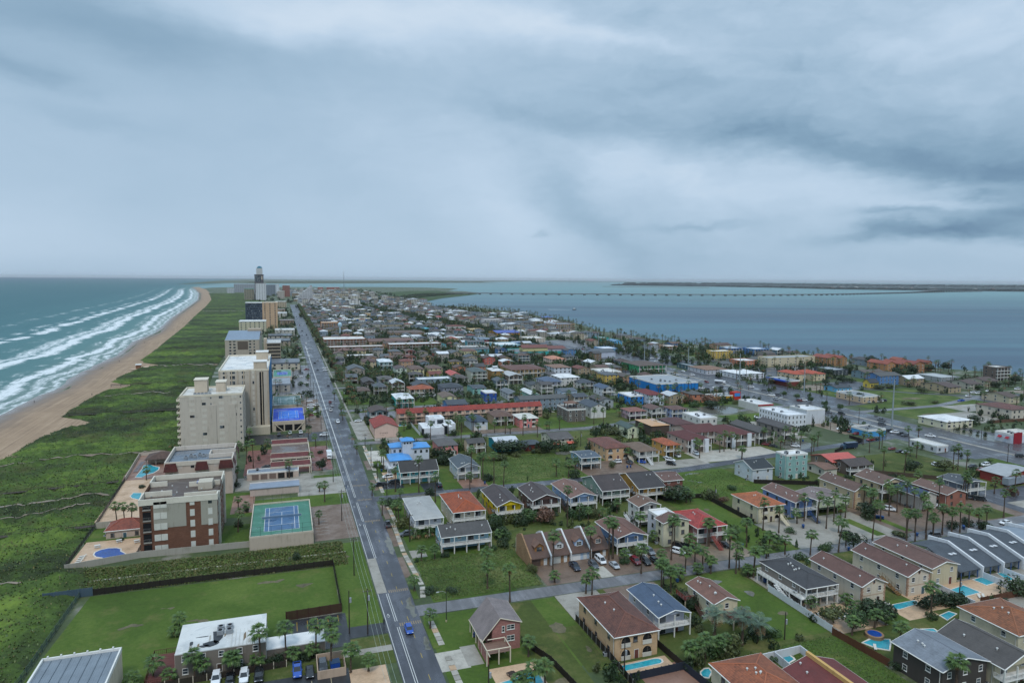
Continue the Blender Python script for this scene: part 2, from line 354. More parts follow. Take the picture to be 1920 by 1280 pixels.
special('marsh',_far(lin('3c4a30'),lin('5d6346')));special('mangrove',_far(lin('31422a'),lin('465a33')));special('mainland',_far(lin('2a3638'),lin('414d4a')))
special('brick',lambda b,p:None)
def _brick(c):
 def f(b,p):
  g=geo(b);x,y,z=b.sep(g.outputs['Position'])
  t=b.n('ShaderNodeTexBrick');b.l(b.comb(b.math('ADD',x,y),z,0),t.inputs['Vector'])
  t.inputs['Scale'].default_value=1.0;t.inputs['Brick Width'].default_value=.45;t.inputs['Row Height'].default_value=.16;t.inputs['Mortar Size'].default_value=.012
  t.inputs['Color1'].default_value=(*mul(c,.8),1);t.inputs['Color2'].default_value=(*mul(c,1.15),1);t.inputs['Mortar'].default_value=(*mul(c,1.2),1)
  n=b.noise(g.outputs['Position'],.4,5,.6)
  setp(b,p,b.mix(b.rng(n,.35,.65,.0,.4),t.outputs[0],mul(c,.55)),.8,.3)
 return f
for nm,hx in (('brick','74503f'),('brick_pink','a07068'),('brick_tan','9a7a5c')):
 MATS.pop(nm,None);special(nm,_brick(lin(hx)))
def M(k):
 return MATS[k] if k in MATS else mat(k)
# ---------------------------------------------------------------- mesh helpers
class MB:
 """collects shapes, builds one mesh"""
 def __init__(s):s.v=[];s.f=[];s.m=[];s.mi=0
 def add(s,vs,fs):
  o=len(s.v);s.v.extend(vs)
  for f in fs:s.f.append(tuple(i+o for i in f));s.m.append(s.mi)
  return s
 def box(s,x0,y0,z0,x1,y1,z1,bottom=False):
  v=[(x0,y0,z0),(x1,y0,z0),(x1,y1,z0),(x0,y1,z0),(x0,y0,z1),(x1,y0,z1),(x1,y1,z1),(x0,y1,z1)]
  f=[(4,5,6,7),(0,1,5,4),(1,2,6,5),(2,3,7,6),(3,0,4,7)]
  if bottom:f.append((3,2,1,0))
  return s.add(v,f)
 def poly(s,pts):return s.add(list(pts),[tuple(range(len(pts)))])
 def prism(s,pts,z0,z1):
  """vertical extrusion of a ccw outline"""
  n=len(pts)
  v=[(x,y,z0) for x,y in pts]+[(x,y,z1) for x,y in pts]
  return s.add(v,[tuple(range(n,2*n))]+[(i,(i+1) % n,n+(i+1) % n,n+i) for i in range(n)])
 def slab(s,pts,t):
  """a sheet given by 3-D corners, t thick downwards"""
  n=len(pts);v=list(pts)+[(x,y,z-t) for x,y,z in pts]
  return s.add(v,[tuple(range(n)),tuple(range(2*n-1,n-1,-1))]+[((i+1) % n,i,n+i,n+(i+1) % n) for i in range(n)])
 def tube(s,path,r,n=6,cap=True):
  """tapered tube along 3-D points; r one radius or a list"""
  rs=r if hasattr(r,'__len__') else [r]*len(path)
  vs=[];P=[Vector(p) for p in path]
  for i,p in enumerate(P):
   d=(P[min(i+1,len(P)-1)]-P[max(i-1,0)]).normalized()
   a=d.cross(Vector((0,1,0)) if abs(d.y)<.8 else Vector((1,0,0))).normalized();c=d.cross(a)
   for k in range(n):
    t=2*math.pi*k/n
    vs.append(tuple(p+(a*math.cos(t)+c*math.sin(t))*rs[i]))
  fs=[(i*n+k,i*n+(k+1) % n,(i+1)*n+(k+1) % n,(i+1)*n+k) for i in range(len(P)-1) for k in range(n)]
  if cap:fs+=[tuple(range((len(P)-1)*n,len(P)*n)),tuple(range(n-1,-1,-1))]
  return s.add(vs,fs)
 def cyl(s,x,y,z0,z1,r,n=8):return s.tube([(x,y,z0),(x,y,z1)],r,n)
 def mesh(s,name,*mats):
  me=bpy.data.meshes.new(name);me.from_pydata(s.v,[],s.f)
  for m in mats:me.materials.append(M(m) if isinstance(m,str) else m)
  if len(mats)>1:me.polygons.foreach_set('material_index',s.m)
  return me
def ob(name,data,parent=None,loc=None,rz=0.0,sc=None):
 o=bpy.data.objects.new(name,data);COL.objects.link(o)
 if parent is not None:o.parent=parent
 if loc is not None:o.location=loc
 if rz:o.rotation_euler=(0,0,rz)
 if sc is not None:o.scale=sc
 return o
THINGS=[]       # (object, x, y) of everything with a label still to settle
def tag(o,label,cat,group=None):
 o['label']=label;o['category']=cat
 if group:o['group']=group
 return o
def thing(name,label,cat,loc=(0,0,0),rz=0.0,group=None):
 o=ob(name,None,None,loc,rz);return tag(o,label,cat,group)
def struct(name,data,kind='structure'):
 o=ob(name,data);o['kind']=kind;return o
CACHE={}
def cached(key,fn):
 if key not in CACHE:CACHE[key]=fn()
 return CACHE[key]
def dist(x,y):return math.hypot(x,y)
def view(x,y):
 """camera coordinates (right, ahead) of a ground point"""
 return x*math.cos(AZ)-y*math.sin(AZ),x*math.sin(AZ)+y*math.cos(AZ)
LAND=[]          # landmarks: (x0, y0, x1, y1, phrase)
# ---------------------------------------------------------------- windows, doors, railings
PANES=['glass']
def frame_mesh(w,h,col,mull=True):
 def f():
  m=MB();t=.09;d=.07
  m.box(0,-d,0,w,0,t,True).box(0,-d,h-t,w,0,h,True).box(0,-d,t,t,0,h-t).box(w-t,-d,t,w,0,h-t)
  m.box(-.08,-d-.06,-.09,w+.08,0,0,True)
  if mull:
   m.box(t,-d+.02,h*.5-.035,w-t,0,h*.5+.035,True)
   if w>1.5:m.box(w/2-.04,-d+.02,t,w/2+.04,0,h-t)
  return m.mesh('window_frame',col)
 return cached(('fr',w,h,col,mull),f)
def pane_mesh(w,h,g='glass'):
 def f():
  m=MB();m.box(.08,-.025,.08,w-.08,-.002,h-.08);return m.mesh('pane',g)
 return cached(('pa',w,h,g),f)
def simple_window(w,h,col,g='glass'):
 def f():
  m=MB();m.box(-.1,-.03,-.1,w+.1,0,h+.1);m.mi=1;m.box(0,-.045,0,w,-.03,h);return m.mesh('window',col,g)
 return cached(('sw',w,h,col,g),f)
FACE={'f':0.0,'l':-math.pi/2,'r':math.pi/2,'b':math.pi}
def place(parent,name,me,face,s,z,W,D,off=0.0,inset=0.0,sub=None,subname='pane'):
 """put a wall piece (built facing -Y with its left foot at the origin) at distance s along a wall of the W x D box centred on the parent"""
 if face=='f':loc=(-W/2+s,-D/2+inset-off,z)
 elif face=='l':loc=(-W/2+inset-off,D/2-s,z)
 elif face=='r':loc=(W/2-inset+off,-D/2+s,z)
 else:loc=(W/2-s,D/2-inset+off,z)
 o=ob(name,me,parent,loc,FACE[face])
 if sub is not None:ob(subname,sub,o,(0,0,0))
 return o
def railing(parent,path,z,col='pe4e4e0',h=1.0,gap=.28,name='railing'):
 """one railing along a ground path: rails and balusters"""
 m=MB()
 for (xa,ya),(xb,yb) in zip(path[:-1],path[1:]):
  L=math.hypot(xb-xa,yb-ya)
  if L<.05:continue
  ux,uy=(xb-xa)/L,(yb-ya)/L
  for zz,r in ((z+h,.055),(z+.12,.04)):
   m.tube([(xa,ya,zz),(xb,yb,zz)],r,4)
  n=max(1,int(L/gap))
  for i in range(n+1):
   x,y=xa+ux*L*i/n,ya+uy*L*i/n
   r=.06 if i % 6==0 else .022
   m.box(x-r,y-r,z,x+r,y+r,z+h)
 return ob(name,m.mesh(name,col),parent)
def stair(parent,x,y,z,dx,dy,n,w,col,rail=True):
 """open flight: climbs from (x, y, 0) to z going (dx, dy) in total"""
 m=MB();L=math.hypot(dx,dy);ux,uy=dx/L,dy/L;px,py=-uy,ux
 for i in range(n):
  a=L*i/n;zz=z*(i+1)/n;c=L/n
  p=[(x+ux*a,y+uy*a),(x+ux*(a+c),y+uy*(a+c))]
  q=[(p[0][0]-px*w/2,p[0][1]-py*w/2,zz),(p[1][0]-px*w/2,p[1][1]-py*w/2,zz),(p[1][0]+px*w/2,p[1][1]+py*w/2,zz),(p[0][0]+px*w/2,p[0][1]+py*w/2,zz)]
  m.slab(q,.12)
 for sd in (-1,1):
  ox,oy=px*w/2*sd,py*w/2*sd
  m.tube([(x+ox,y+oy,.1),(x+dx+ox,y+dy+oy,z)],.1,4)
  if rail:
   m.tube([(x+ox,y+oy,1.0),(x+dx+ox,y+dy+oy,z+1.0)],.05,4)
   for i in range(0,n+1,2):
    t=i/n;m.box(x+dx*t+ox-.03,y+dy*t+oy-.03,z*t,x+dx*t+ox+.03,y+dy*t+oy+.03,z*t+1.0)
 return ob('staircase',m.mesh('staircase',col),parent)
def garage_mesh(w,h,col):
 def f():
  m=MB();n=4
  for i in range(n):
   m.box(0,-.06,h*i/n+.015,w,-.005,h*(i+1)/n-.015)
  m.box(-.14,-.09,0,0,0,h+.14).box(w,-.09,0,w+.14,0,h+.14).box(-.14,-.09,h,w+.14,0,h+.16,True)
  return m.mesh('garage_door',col)
 return cached(('gd',w,h,col),f)
def door_mesh(w,h,col):
 def f():
  m=MB();m.box(-.1,-.05,0,w+.1,0,h+.1);m.mi=1;m.box(0,-.075,0,w,-.05,h);return m.mesh('door','pe0ddd6',col)
 return cached(('do',w,h,col),f)
def arch_mesh(w,h,wall):
 """arched opening: flat dark face painted as inner shade, with a raised surround"""
 def f():
  m=MB();n=8;r=w/2;cy=h-r
  inn=[(w,0)]+[(r+r*math.cos(math.pi*i/n),cy+r*math.sin(math.pi*i/n)) for i in range(n+1)]+[(0,0)]
  out=[(w+.22,0)]+[(r+(r+.22)*math.cos(math.pi*i/n),cy+(r+.22)*math.sin(math.pi*i/n)) for i in range(n+1)]+[(-.22,0)]
  m.mi=1;m.poly([(x,-.02,z) for x,z in inn]);m.mi=0  # shaded depth of the arch is painted, no hollow behind
  k=len(inn)
  v=[(x,-.12,z) for x,z in inn]+[(x,-.12,z) for x,z in out]+[(x,-.02,z) for x,z in inn]+[(x,0,z) for x,z in out]
  fs=[]
  for i in range(k-1):
   fs+=[(i,i+1,k+i+1,k+i),(i,2*k+i,2*k+i+1,i+1),(k+i,k+i+1,3*k+i+1,3*k+i)]
  m.add(v,fs)
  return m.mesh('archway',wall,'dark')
 return cached(('ar',w,h,wall),f)
def vent_mesh():
 def f():
  m=MB();m.cyl(0,0,-.3,.35,.12,6);m.tube([(0,0,.35),(0,0,.5)],[.26,.2],8);return m.mesh('roof_vent','pd0d0cc')
 return cached('vent',f)
def ac_mesh():
 def f():
  m=MB();m.box(-.7,-.6,0,.7,.6,1.0);m.mi=1;m.cyl(0,0,1.0,1.08,.45,10);m.box(-.74,-.4,.2,-.7,.4,.8);return m.mesh('rooftop_unit','p8f9498','dark')
 return cached('ac',f)
# ---------------------------------------------------------------- roofs
def roof_parts(root,W,D,z,kind,rise,col,fascia,near,wallmat,ridge_at=.5):
 """roof slabs over a W x D plan centred on the parent, eaves at z; returns the roof object"""
 x0,x1,y0,y1=-W/2,W/2,-D/2,D/2
 m=MB();t=.16;ridge=[]
 if kind=='gy':
  r=x0+W*ridge_at
  m.slab([(x0,y0,z),(r,y0,z+rise),(r,y1,z+rise),(x0,y1,z)],t);m.slab([(r,y0,z+rise),(x1,y0,z),(x1,y1,z),(r,y1,z+rise)],t)
  ridge=[[(r,y0,z+rise),(r,y1,z+rise)]]
 elif kind=='gx':
  r=y0+D*ridge_at
  m.slab([(x0,y0,z),(x1,y0,z),(x1,r,z+rise),(x0,r,z+rise)],t);m.slab([(x0,r,z+rise),(x1,r,z+rise),(x1,y1,z),(x0,y1,z)],t)
  ridge=[[(x0,r,z+rise),(x1,r,z+rise)]]
 elif kind=='h':
  if W<D:
   a,c=(0,y0+W/2,z+rise),(0,y1-W/2,z+rise)
   m.slab([(x0,y0,z),(x1,y0,z),a],t).slab([(x1,y0,z),(x1,y1,z),c,a],t).slab([(x1,y1,z),(x0,y1,z),c],t).slab([(x0,y1,z),(x0,y0,z),a,c],t)
  else:
   a,c=(x0+D/2,0,z+rise),(x1-D/2,0,z+rise)
   m.slab([(x0,y0,z),(x1,y0,z),c,a],t).slab([(x1,y0,z),(x1,y1,z),c],t).slab([(x1,y1,z),(x0,y1,z),a,c],t).slab([(x0,y1,z),(x0,y0,z),a],t)
  A,B_=((x0,y0,z),(x1,y0,z))
  if W<D:ridge=[[a,c],[(x0,y0,z),a],[(x1,y0,z),a],[(x0,y1,z),c],[(x1,y1,z),c]]
  else:ridge=[[a,c],[(x0,y0,z),a],[(x0,y1,z),a],[(x1,y0,z),c],[(x1,y1,z),c]]
 elif kind=='p':
  m.slab([(x0,y0,z),(x1,y0,z),(x1,y1,z+rise),(x0,y1,z+rise)],.22)
 else:   # flat roof behind a parapet of height rise
  m.slab([(x0+.25,y0+.25,z-rise),(x1-.25,y0+.25,z-rise),(x1-.25,y1-.25,z-rise),(x0+.25,y1-.25,z-rise)],.15)
 roof=ob('roof',m.mesh('roof',col),root)
 if kind in ('gy','gx','h') and near:
  f=MB();e=.03;g=.24
  def bar(p,q):
   d=Vector(q)-Vector(p); 
   f.tube([(p[0],p[1],p[2]-.10),(q[0],q[1],q[2]-.10)],.13,4)
  cs=[(x0,y0,z),(x1,y0,z),(x1,y1,z),(x0,y1,z)]
  if kind=='h':segs=[(cs[i],cs[(i+1) % 4]) for i in range(4)]
  elif kind=='gy':
   r=x0+W*ridge_at;segs=[(cs[0],(r,y0,z+rise)),((r,y0,z+rise),cs[1]),(cs[1],cs[2]),(cs[2],(r,y1,z+rise)),((r,y1,z+rise),cs[3]),(cs[3],cs[0])]
  else:
   r=y0+D*ridge_at;segs=[(cs[0],cs[1]),(cs[1],(x1,r,z+rise)),((x1,r,z+rise),cs[2]),(cs[2],cs[3]),(cs[3],(x0,r,z+rise)),((x0,r,z+rise),cs[0])]
  for p,q in segs:bar(p,q)
  ob('fascia',f.mesh('fascia',fascia),roof)
  if col[0] in 'ts':
   rc=MB()
   for p,q in ridge:rc.tube([(p[0],p[1],p[2]+.02),(q[0],q[1],q[2]+.02)],.14 if col[0]=='t' else .09,5)
   c=lin(col[1:7]);k=1.35 if col[0]=='t' else .9
   hx=''.join('%02x' % int(min(255,255*((min(1,v*k)) ** (1/2.2)))) for v in c)
   ob('ridge_cap',rc.mesh('ridge_cap','p'+hx),roof)
 return roof
def wall_mesh(W,D,z0,z1,kind,rise,mat_,ridge_at=.5,front_in=0.0):
 """four walls of a W x D box centred on the origin with gable tops"""
 x0,x1,y0,y1=-W/2,W/2,-D/2+front_in,D/2
 m=MB();fr=[(x0,y0,z0),(x1,y0,z0),(x1,y0,z1),(x0,y0,z1)];bk=[(x1,y1,z0),(x0,y1,z0),(x0,y1,z1),(x1,y1,z1)]
 lf=[(x0,y1,z0),(x0,y0,z0),(x0,y0,z1),(x0,y1,z1)];rt=[(x1,y0,z0),(x1,y1,z0),(x1,y1,z1),(x1,y0,z1)]
 if kind=='gy':
  r=x0+W*ridge_at;fr=fr[:3]+[(r,y0,z1+rise),fr[3]];bk=bk[:3]+[(r,y1,z1+rise),bk[3]]
 elif kind=='gx':
  r=y0+(y1-y0)*ridge_at;lf=lf[:3]+[(x0,r,z1+rise),lf[3]];rt=rt[:3]+[(x1,r,z1+rise),rt[3]]
 elif kind=='p':
  bk=bk[:2]+[(x0,y1,z1+rise),(x1,y1,z1+rise)];lf=lf[:2]+[(x0,y0,z1),(x0,y1,z1+rise)];rt=rt[:2]+[(x1,y1,z1+rise),(x1,y0,z1)]
 for p in (fr,bk,lf,rt):m.poly(p)
 if z0>.5:m.poly([(x0,y1,z0),(x1,y1,z0),(x1,y0,z0),(x0,y0,z0)])
 return m
# ---------------------------------------------------------------- the general building
def building(x0,y0,x1,y1,h,roof,rise,rc,wc,feats,label,name='house',cat='house',group=None,trim='pe2e0da',base=0.0,lod=None):
 F=feats.split();W,D=x1-x0,y1-y0;cx,cy=(x0+x1)/2,(y0+y1)/2
 r=random.Random(int(x0*13+y0*7));dd=dist(cx,cy)
 lod=lod if lod is not None else (0 if dd<330 else 1 if dd<640 else 2)
 root=thing(name,label,cat,(cx,cy,base),0,group)
 LAND.append((x0,y0,x1,y1,label))
 seen=('f','l','r') if lod==0 else ('f','l' if cx>.33*cy else 'r')
 wm=wc if wc in MATS or len(wc)==7 else (('d' if r.random()<.35 and lod==0 and 'q' not in F and roof != 'f' else 'k')+wc)
 o=.45 if roof in ('gy','gx','h') else 0.0
 wW,wD=W-2*o,D-2*o
 fl=max(1,round((h+(.3 if roof=='f' else .4))/3.0));fh=(h-(rise if roof=='f' else 0))/fl
 stilt='s' in F;z0=fh if stilt else 0.0
 porch='b' in F and wD>6;pin=1.9 if porch else 0.0
 wr=rise*(1-2*o/(W if roof=='gy' else D)) if roof in ('gy','gx') else rise
 wz=h+(rise*2*o/(W if roof=='gy' else D) if roof in ('gy','gx') else 0)-.12
 if roof in ('f',):wz=h
 if roof=='p':wz=h-.2
 body=wall_mesh(wW,wD,z0,wz,'f' if roof in ('h','f') else roof,wr,wm,.5,pin)
 ob('wall',body.mesh('wall',wm),root)
 roofo=roof_parts(root,W,D,h,roof,rise,rc,trim,lod==0,wm)
 if roof=='f':
  m=MB();t=.25
  for a in ((-W/2,-D/2,W/2,-D/2+t),(-W/2,D/2-t,W/2,D/2),(-W/2,-D/2+t,-W/2+t,D/2-t),(W/2-t,-D/2+t,W/2,D/2-t)):
   m.box(a[0]-.06*(a[0]<0),a[1]-.06,h-rise-.3,a[2]+.06,a[3]+.06,h+.02)
  if lod<2:ob('parapet',m.mesh('parapet',trim if 'u' not in F else wm),root)
  else:ob('parapet',m.mesh('parapet',wm),root)
  if W>9 and lod<2 and 'n' not in F:
   for i in range(r.randint(2,6 if W*D>500 else 3)):
    ob('rooftop_unit',ac_mesh(),roofo,(r.uniform(-W*.35,W*.35),r.uniform(-D*.35,D*.35),h-rise+.02),r.choice((0,math.pi/2)))
 if porch and roof=='gy':   # gable end above the recessed porch
  m=MB();yy=-wD/2+.05
  m.poly([(-wW/2,yy,wz),(wW/2,yy,wz),(0,yy,wz+wr)]);ob('gable',m.mesh('gable',wm),root)
 if porch:
  for k in range(1,fl):
   z=k*fh;m=MB();m.box(-W/2+.1,-D/2-.1,z-.2,W/2-.1,-wD/2+pin,z,True);ob('balcony',m.mesh('balcony',trim),root)
   if lod<2:railing(root,[(-W/2+.2,-wD/2+pin),(-W/2+.2,-D/2+.05),(W/2-.2,-D/2+.05),(W/2-.2,-wD/2+pin)],z,trim,gap=.3 if lod==0 else .8)
  np_=max(2,round(W/4))+1
  pm=cached(('post',round(h,1),trim),lambda:MB().box(-.13,-.13,0,.13,.13,h-.1).mesh('post',trim))
  for i in range(np_):ob('post',pm,root,(-W/2+.2+(W-.4)*i/(np_-1),-D/2+.12,0))
 if stilt:
  pm=cached(('post',round(z0,2),'d6a5a4a'),lambda:MB().box(-.16,-.16,0,.16,.16,z0).mesh('post','p8a7f74'))
  nx,ny=max(2,round(wW/4)+1),max(2,round(wD/4.5)+1)
  for i in range(nx):
   for j in range(ny):
    if i in (0,nx-1) or j==0:ob('post',pm,root,(-wW/2+.2+(wW-.4)*i/(nx-1),-wD/2+.2+(wD-.4)*j/(ny-1),0))
  m=wall_mesh(wW-1.2,wD*.55,0,z0,'f',0,wm);ob('lower_wall',m.mesh('lower_wall',wm),root,(0,wD*.18,0))
 # openings
 if 'w0' not in F:
  ww,wh=(1.15,1.35) if fh<3.6 else (1.4,1.6)
  if 'u' in F:ww,wh=.7,1.5
  tr=trim if r.random()<.7 else 'p5a5048'
  for face in seen:
   L=wW if face in 'fb' else wD-(pin if face != 'b' else 0)
   for k in range(fl):
    if stilt and k==0:continue
    n=max(1,int(L/(3.6 if 'u' not in F else 2.2))) if face=='f' else max(1,int(L/5.2))
    if 'u' in F:n=int(L/2.4)
    if lod==2:n=min(n,6)
    gar='g' in F and k==0 and face=='f'
    z=k*fh+.95
    if gar:continue
    for i in range(n):
     s=L*(i+.5)/n-ww/2+r.uniform(-.3,.3)*('u' not in F)
     if face=='f' and porch:
      if i % 2==0:
       place(root,'sliding_door',cached(('sd',1.9),lambda:simple_window(1.9,2.05,'pe2e0da')),face,L*(i+.5)/n-.95,k*fh+.08,wW,wD,.01,pin);continue
     if face=='f' and k==0 and i==n // 2 and 'u' not in F and lod<2:
      place(root,'door',door_mesh(.95,2.05,r.choice(['p6a3b34','p3f5a66','pd8d4c8','p4a3a30'])),face,s,.05,wW,wD,.01,pin if porch else 0);continue
     if face=='l':s=s   # measured from the back corner
     if lod==0:place(root,'window',frame_mesh(ww,wh,tr),face,s,z,wW,wD,.002,pin if face=='f' else 0,pane_mesh(ww,wh))
     else:place(root,'window',simple_window(ww,wh,tr),face,s,z,wW,wD,.002,pin if face=='f' else 0)
 if 'g' in F:
  n=max(1,int(wW/4.2));gw=min(2.7,wW/n-.8)
  for i in range(n):place(root,'garage_door',garage_mesh(gw,2.2,'pdcdad4'),'f',wW*(i+.5)/n-gw/2,.02,wW,wD,.01,pin if porch else 0)
 if 'a' in F and lod<2:
  n=max(2,int(wW/4));aw=2.3
  for k in range(fl):
   for i in (0,n-1):
    s=wW*(i+.5)/n-aw/2
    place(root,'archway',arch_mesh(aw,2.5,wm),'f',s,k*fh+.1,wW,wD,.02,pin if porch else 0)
    if not porch:
     rl=MB();rl.box(0,-.22,0,aw,-.14,.9);rl.box(-.1,-.26,.9,aw+.1,-.10,1.0,True)
     place(root,'balustrade',cached(('bl',aw),lambda:rl.mesh('balustrade','pcfc8bc')),'f',s,k*fh+.1,wW,wD,.02)
 if 'q' in F:
  m=MB();k=0;z=.1
  while z<wz-.4:
   w=.55 if k % 2 else .35
   for sx in (-1,1):
    xx=sx*wW/2;m.box(min(xx-sx*w,xx+sx*.05),-wD/2-.05,z,max(xx-sx*w,xx+sx*.05),-wD/2+w,z+.34,True)
   z+=.42;k+=1
  ob('quoin',m.mesh('quoin','pb08a72'),root)
  if roof=='gy':m=MB();m.box(-wW/2-.04,-wD/2-.05,fh*(fl-1)-.1,wW/2+.04,-wD/2,fh*(fl-1)+.08,True);ob('string_course',m.mesh('string_course','pb89a80'),root)
 if 'o' in F:
  m=MB();m.tube([(0,-.08,0),(0,0,0)],.55,12);m.mi=1;m.tube([(0,-.11,0),(0,-.08,0)],.38,12)
  ob('round_window',m.mesh('round_window','pb08a72','glass'),root,(0,-wD/2,h+rise*.35),0,(.8,1,1.1))
 if lod==0:   # air conditioners and rain pipes at the foot of the walls
  for i in range(r.randint(1,2)):ob('air_conditioner',ac_mesh(),root,(-wW/2-.8,-wD/2+3+i*2.2,.05 if not stilt else z0+.1),0,(.7,.7,.8))
  dp=cached(('dp',round(wz,1)),lambda:MB().box(-.06,-.06,.1,.06,.06,h-.1).mesh('rain_pipe','pd0ccc4'))
  for sx in (-1,1):ob('rain_pipe',dp,root,(sx*(wW/2+.05),-wD/2+pin+.5,0))
 if roof in ('h','gy','gx') and lod==0 and not any(t[0]=='v' for t in F):F.append('v%d' % r.randint(2,4))
 if any(t[0]=='v' for t in F):
  n=int([t for t in F if t[0]=='v'][0][1:])
  for i in range(n):
   if roof=='gx':x,y=r.uniform(-.4,.4)*W,-D*r.uniform(.12,.3);z=h+rise*(1-abs(y)/(D/2))
   elif roof=='gy':x,y=-W*r.uniform(.08,.3),r.uniform(-.42,.42)*D;z=h+rise*(1-abs(x)/(W/2))
   else:x,y=-W*r.uniform(.05,.2),r.uniform(-.12,.12)*D;z=h+rise*(1-abs(x)/(min(W,D)/2))
   ob('roof_vent',vent_mesh(),roofo,(x,y,z))
 return root
# ---------------------------------------------------------------- vegetation
def big_mesh(name,V,Fq,mats,mi=None):
 """numpy arrays of vertices (n,3) and quads/tris (m,k) -> mesh"""
 V=np.asarray(V,np.float32);Fq=np.asarray(Fq,np.int32);k=Fq.shape[1];n=len(Fq)
 me=bpy.data.meshes.new(name);me.vertices.add(len(V));me.vertices.foreach_set('co',V.ravel())
 me.loops.add(n*k);me.loops.foreach_set('vertex_index',Fq.ravel())
 me.polygons.add(n);me.polygons.foreach_set('loop_start',np.arange(0,n*k,k,dtype=np.int32))
 if mi is not None:me.polygons.foreach_set('material_index',np.asarray(mi,np.int32))
 for m in mats:me.materials.append(M(m))
 me.update(calc_edges=True);return me
def fan_frond(L=1.9,seg=9,up=0.0,droop=.5,rr=None):
 """one fan-palm frond: stalk along +X, then pointed leaflets spread as a folded fan; list of verts, faces"""
 rr=rr or rnd;V=[];F=[]
 def bend(x,y,z): # droop towards the tip
  t=x/L;return (x*math.cos(up)-z*math.sin(up),y,x*math.sin(up)+z*math.cos(up)-droop*t*t*L*.45)
 s=L*.48
 V+=[bend(0,-.03,0),bend(0,.03,0),bend(s,.02,0),bend(s,-.02,0)];F.append((0,1,2,3))
 for i in range(seg):
  a=-1.25+2.5*(i+.5)/seg;l=L*.60*(1-.25*abs(a)/1.25)*rr.uniform(.85,1.1);w=L*.06
  c,sn=math.cos(a),math.sin(a);k=len(V);zt=-.22*l*abs(a)-rr.uniform(0,.10)
  base=(s,0,0);mid=(s+l*.55*c,l*.55*sn,.06);tip=(s+l*c,l*sn,zt)
  V+=[bend(*base),bend(mid[0]-sn*w,mid[1]+c*w,mid[2]-.03),bend(*tip),bend(mid[0]+sn*w,mid[1]-c*w,mid[2]-.03)]
  F.append((k,k+1,k+2,k+3))
 return V,F
def feather_frond(L=3.4,n=13,up=.8,droop=1.0,rr=None):
 rr=rr or rnd;V=[];F=[]
 def sp(t):return (L*t*math.cos(up) ,L*t*math.sin(up)-droop*L*.55*t*t)
 for i in range(n):
  t=.12+.88*i/(n-1);x,z=sp(t);l=.75*math.sin(math.pi*min(.97,t*.85+.12))+.1
  for sd in (-1,1):
   k=len(V);dx=.35*l
   V+=[(x,0,z),(x+.10,0,z),(x+dx+.05,sd*l,z-.25*l),(x+dx-.05,sd*l,z-.25*l)];F.append((k,k+1,k+2,k+3))
 for i in range(5):
  a,c=sp(i/5),sp((i+1)/5);k=len(V);V+=[(a[0],-.04,a[1]),(a[0],.04,a[1]),(c[0],.03,c[1]),(c[0],-.03,c[1])];F.append((k,k+1,k+2,k+3))
 return V,F
def rotz(V,a,z=0.0,s=1.0):c,sn=math.cos(a),math.sin(a);return [(x*s*c-y*s*sn,x*s*sn+y*s*c,zz*s+z) for x,y,zz in V]
def crown_mesh(seed,nf,kind='fan',dead=8):
 rr=random.Random(seed);m=MB()
 for i in range(nf):
  e=math.radians(75-105*(i/nf) ** .9+rr.uniform(-9,9));a=i*2.39996+rr.uniform(-.25,.25)
  V,F=fan_frond(rr.uniform(1.5,2.1),7,e,.35+.4*max(0,math.cos(e)),rr) if kind=='fan' else feather_frond(rr.uniform(2.6,3.4),11,e,.7,rr)
  m.mi=0;m.add(rotz(V,a,.0),F)
 for i in range(dead):
  e=math.radians(rr.uniform(-80,-50));V,F=fan_frond(rr.uniform(1.1,1.6),5,e,.15,rr) if kind=='fan' else feather_frond(2.2,8,e,.2,rr)
  m.mi=1;m.add(rotz(V,rr.uniform(0,6.28),-.15),F)
 return m.mesh('crown','palm_leaf' if kind=='fan' else 'date_leaf','palm_dead')
def trunk_mesh(seed,h,r0,r1):
 rr=random.Random(seed);ln=.035 if seed % 2 else .09;bx,by=rr.uniform(-ln,ln)*h,rr.uniform(-ln,ln)*h;n=5
 path=[(bx*(i/n) ** 2,by*(i/n) ** 2,h*i/n) for i in range(n+1)]
 m=MB();m.tube(path,[r0+(r1-r0)*(i/n)+(.10 if i==0 else 0) for i in range(n+1)],7);return m.mesh('trunk','bark'),path[-1]
PALMS=[]
def palm(x,y,h,label=None,kind='fan',scale=1.0,near=True,seed=0):
 hq=max(2.0,round(h*2)/2);v=seed % 5
 tr,top=cached(('tk',kind,hq,v),lambda:trunk_mesh(seed,hq-.6,.22 if kind=='fan' else .32,.15 if kind=='fan' else .28))
 t=thing('palm_tree',label or 'palm','palm tree',(x,y,0),(seed*1.7) % 6.28,'palms along the streets and yards')
 ob('trunk',tr,t)
 nf=15 if near else 22
 cr=ob('crown',cached(('cr',kind,v,near,seed % 4),lambda:crown_mesh(seed % 4+10*v,nf,kind,14 if seed % 4==0 else 9)),t,top,0,(scale,)*3)
 if near:
  for i in range(12):
   e=math.radians(48-80*(i/12));a=i*2.39996+seed
   fm=cached(('fd',kind,i),lambda:(lambda VF:MB().add(*VF).mesh('frond','palm_leaf' if kind=='fan' else 'date_leaf'))(fan_frond(2.15,8,e,.6,random.Random(i)) if kind=='fan' else feather_frond(3.3,12,e+.25,.8,random.Random(i))))
   ob('frond',fm,cr,(0,0,0),a)
 PALMS.append(t);return t
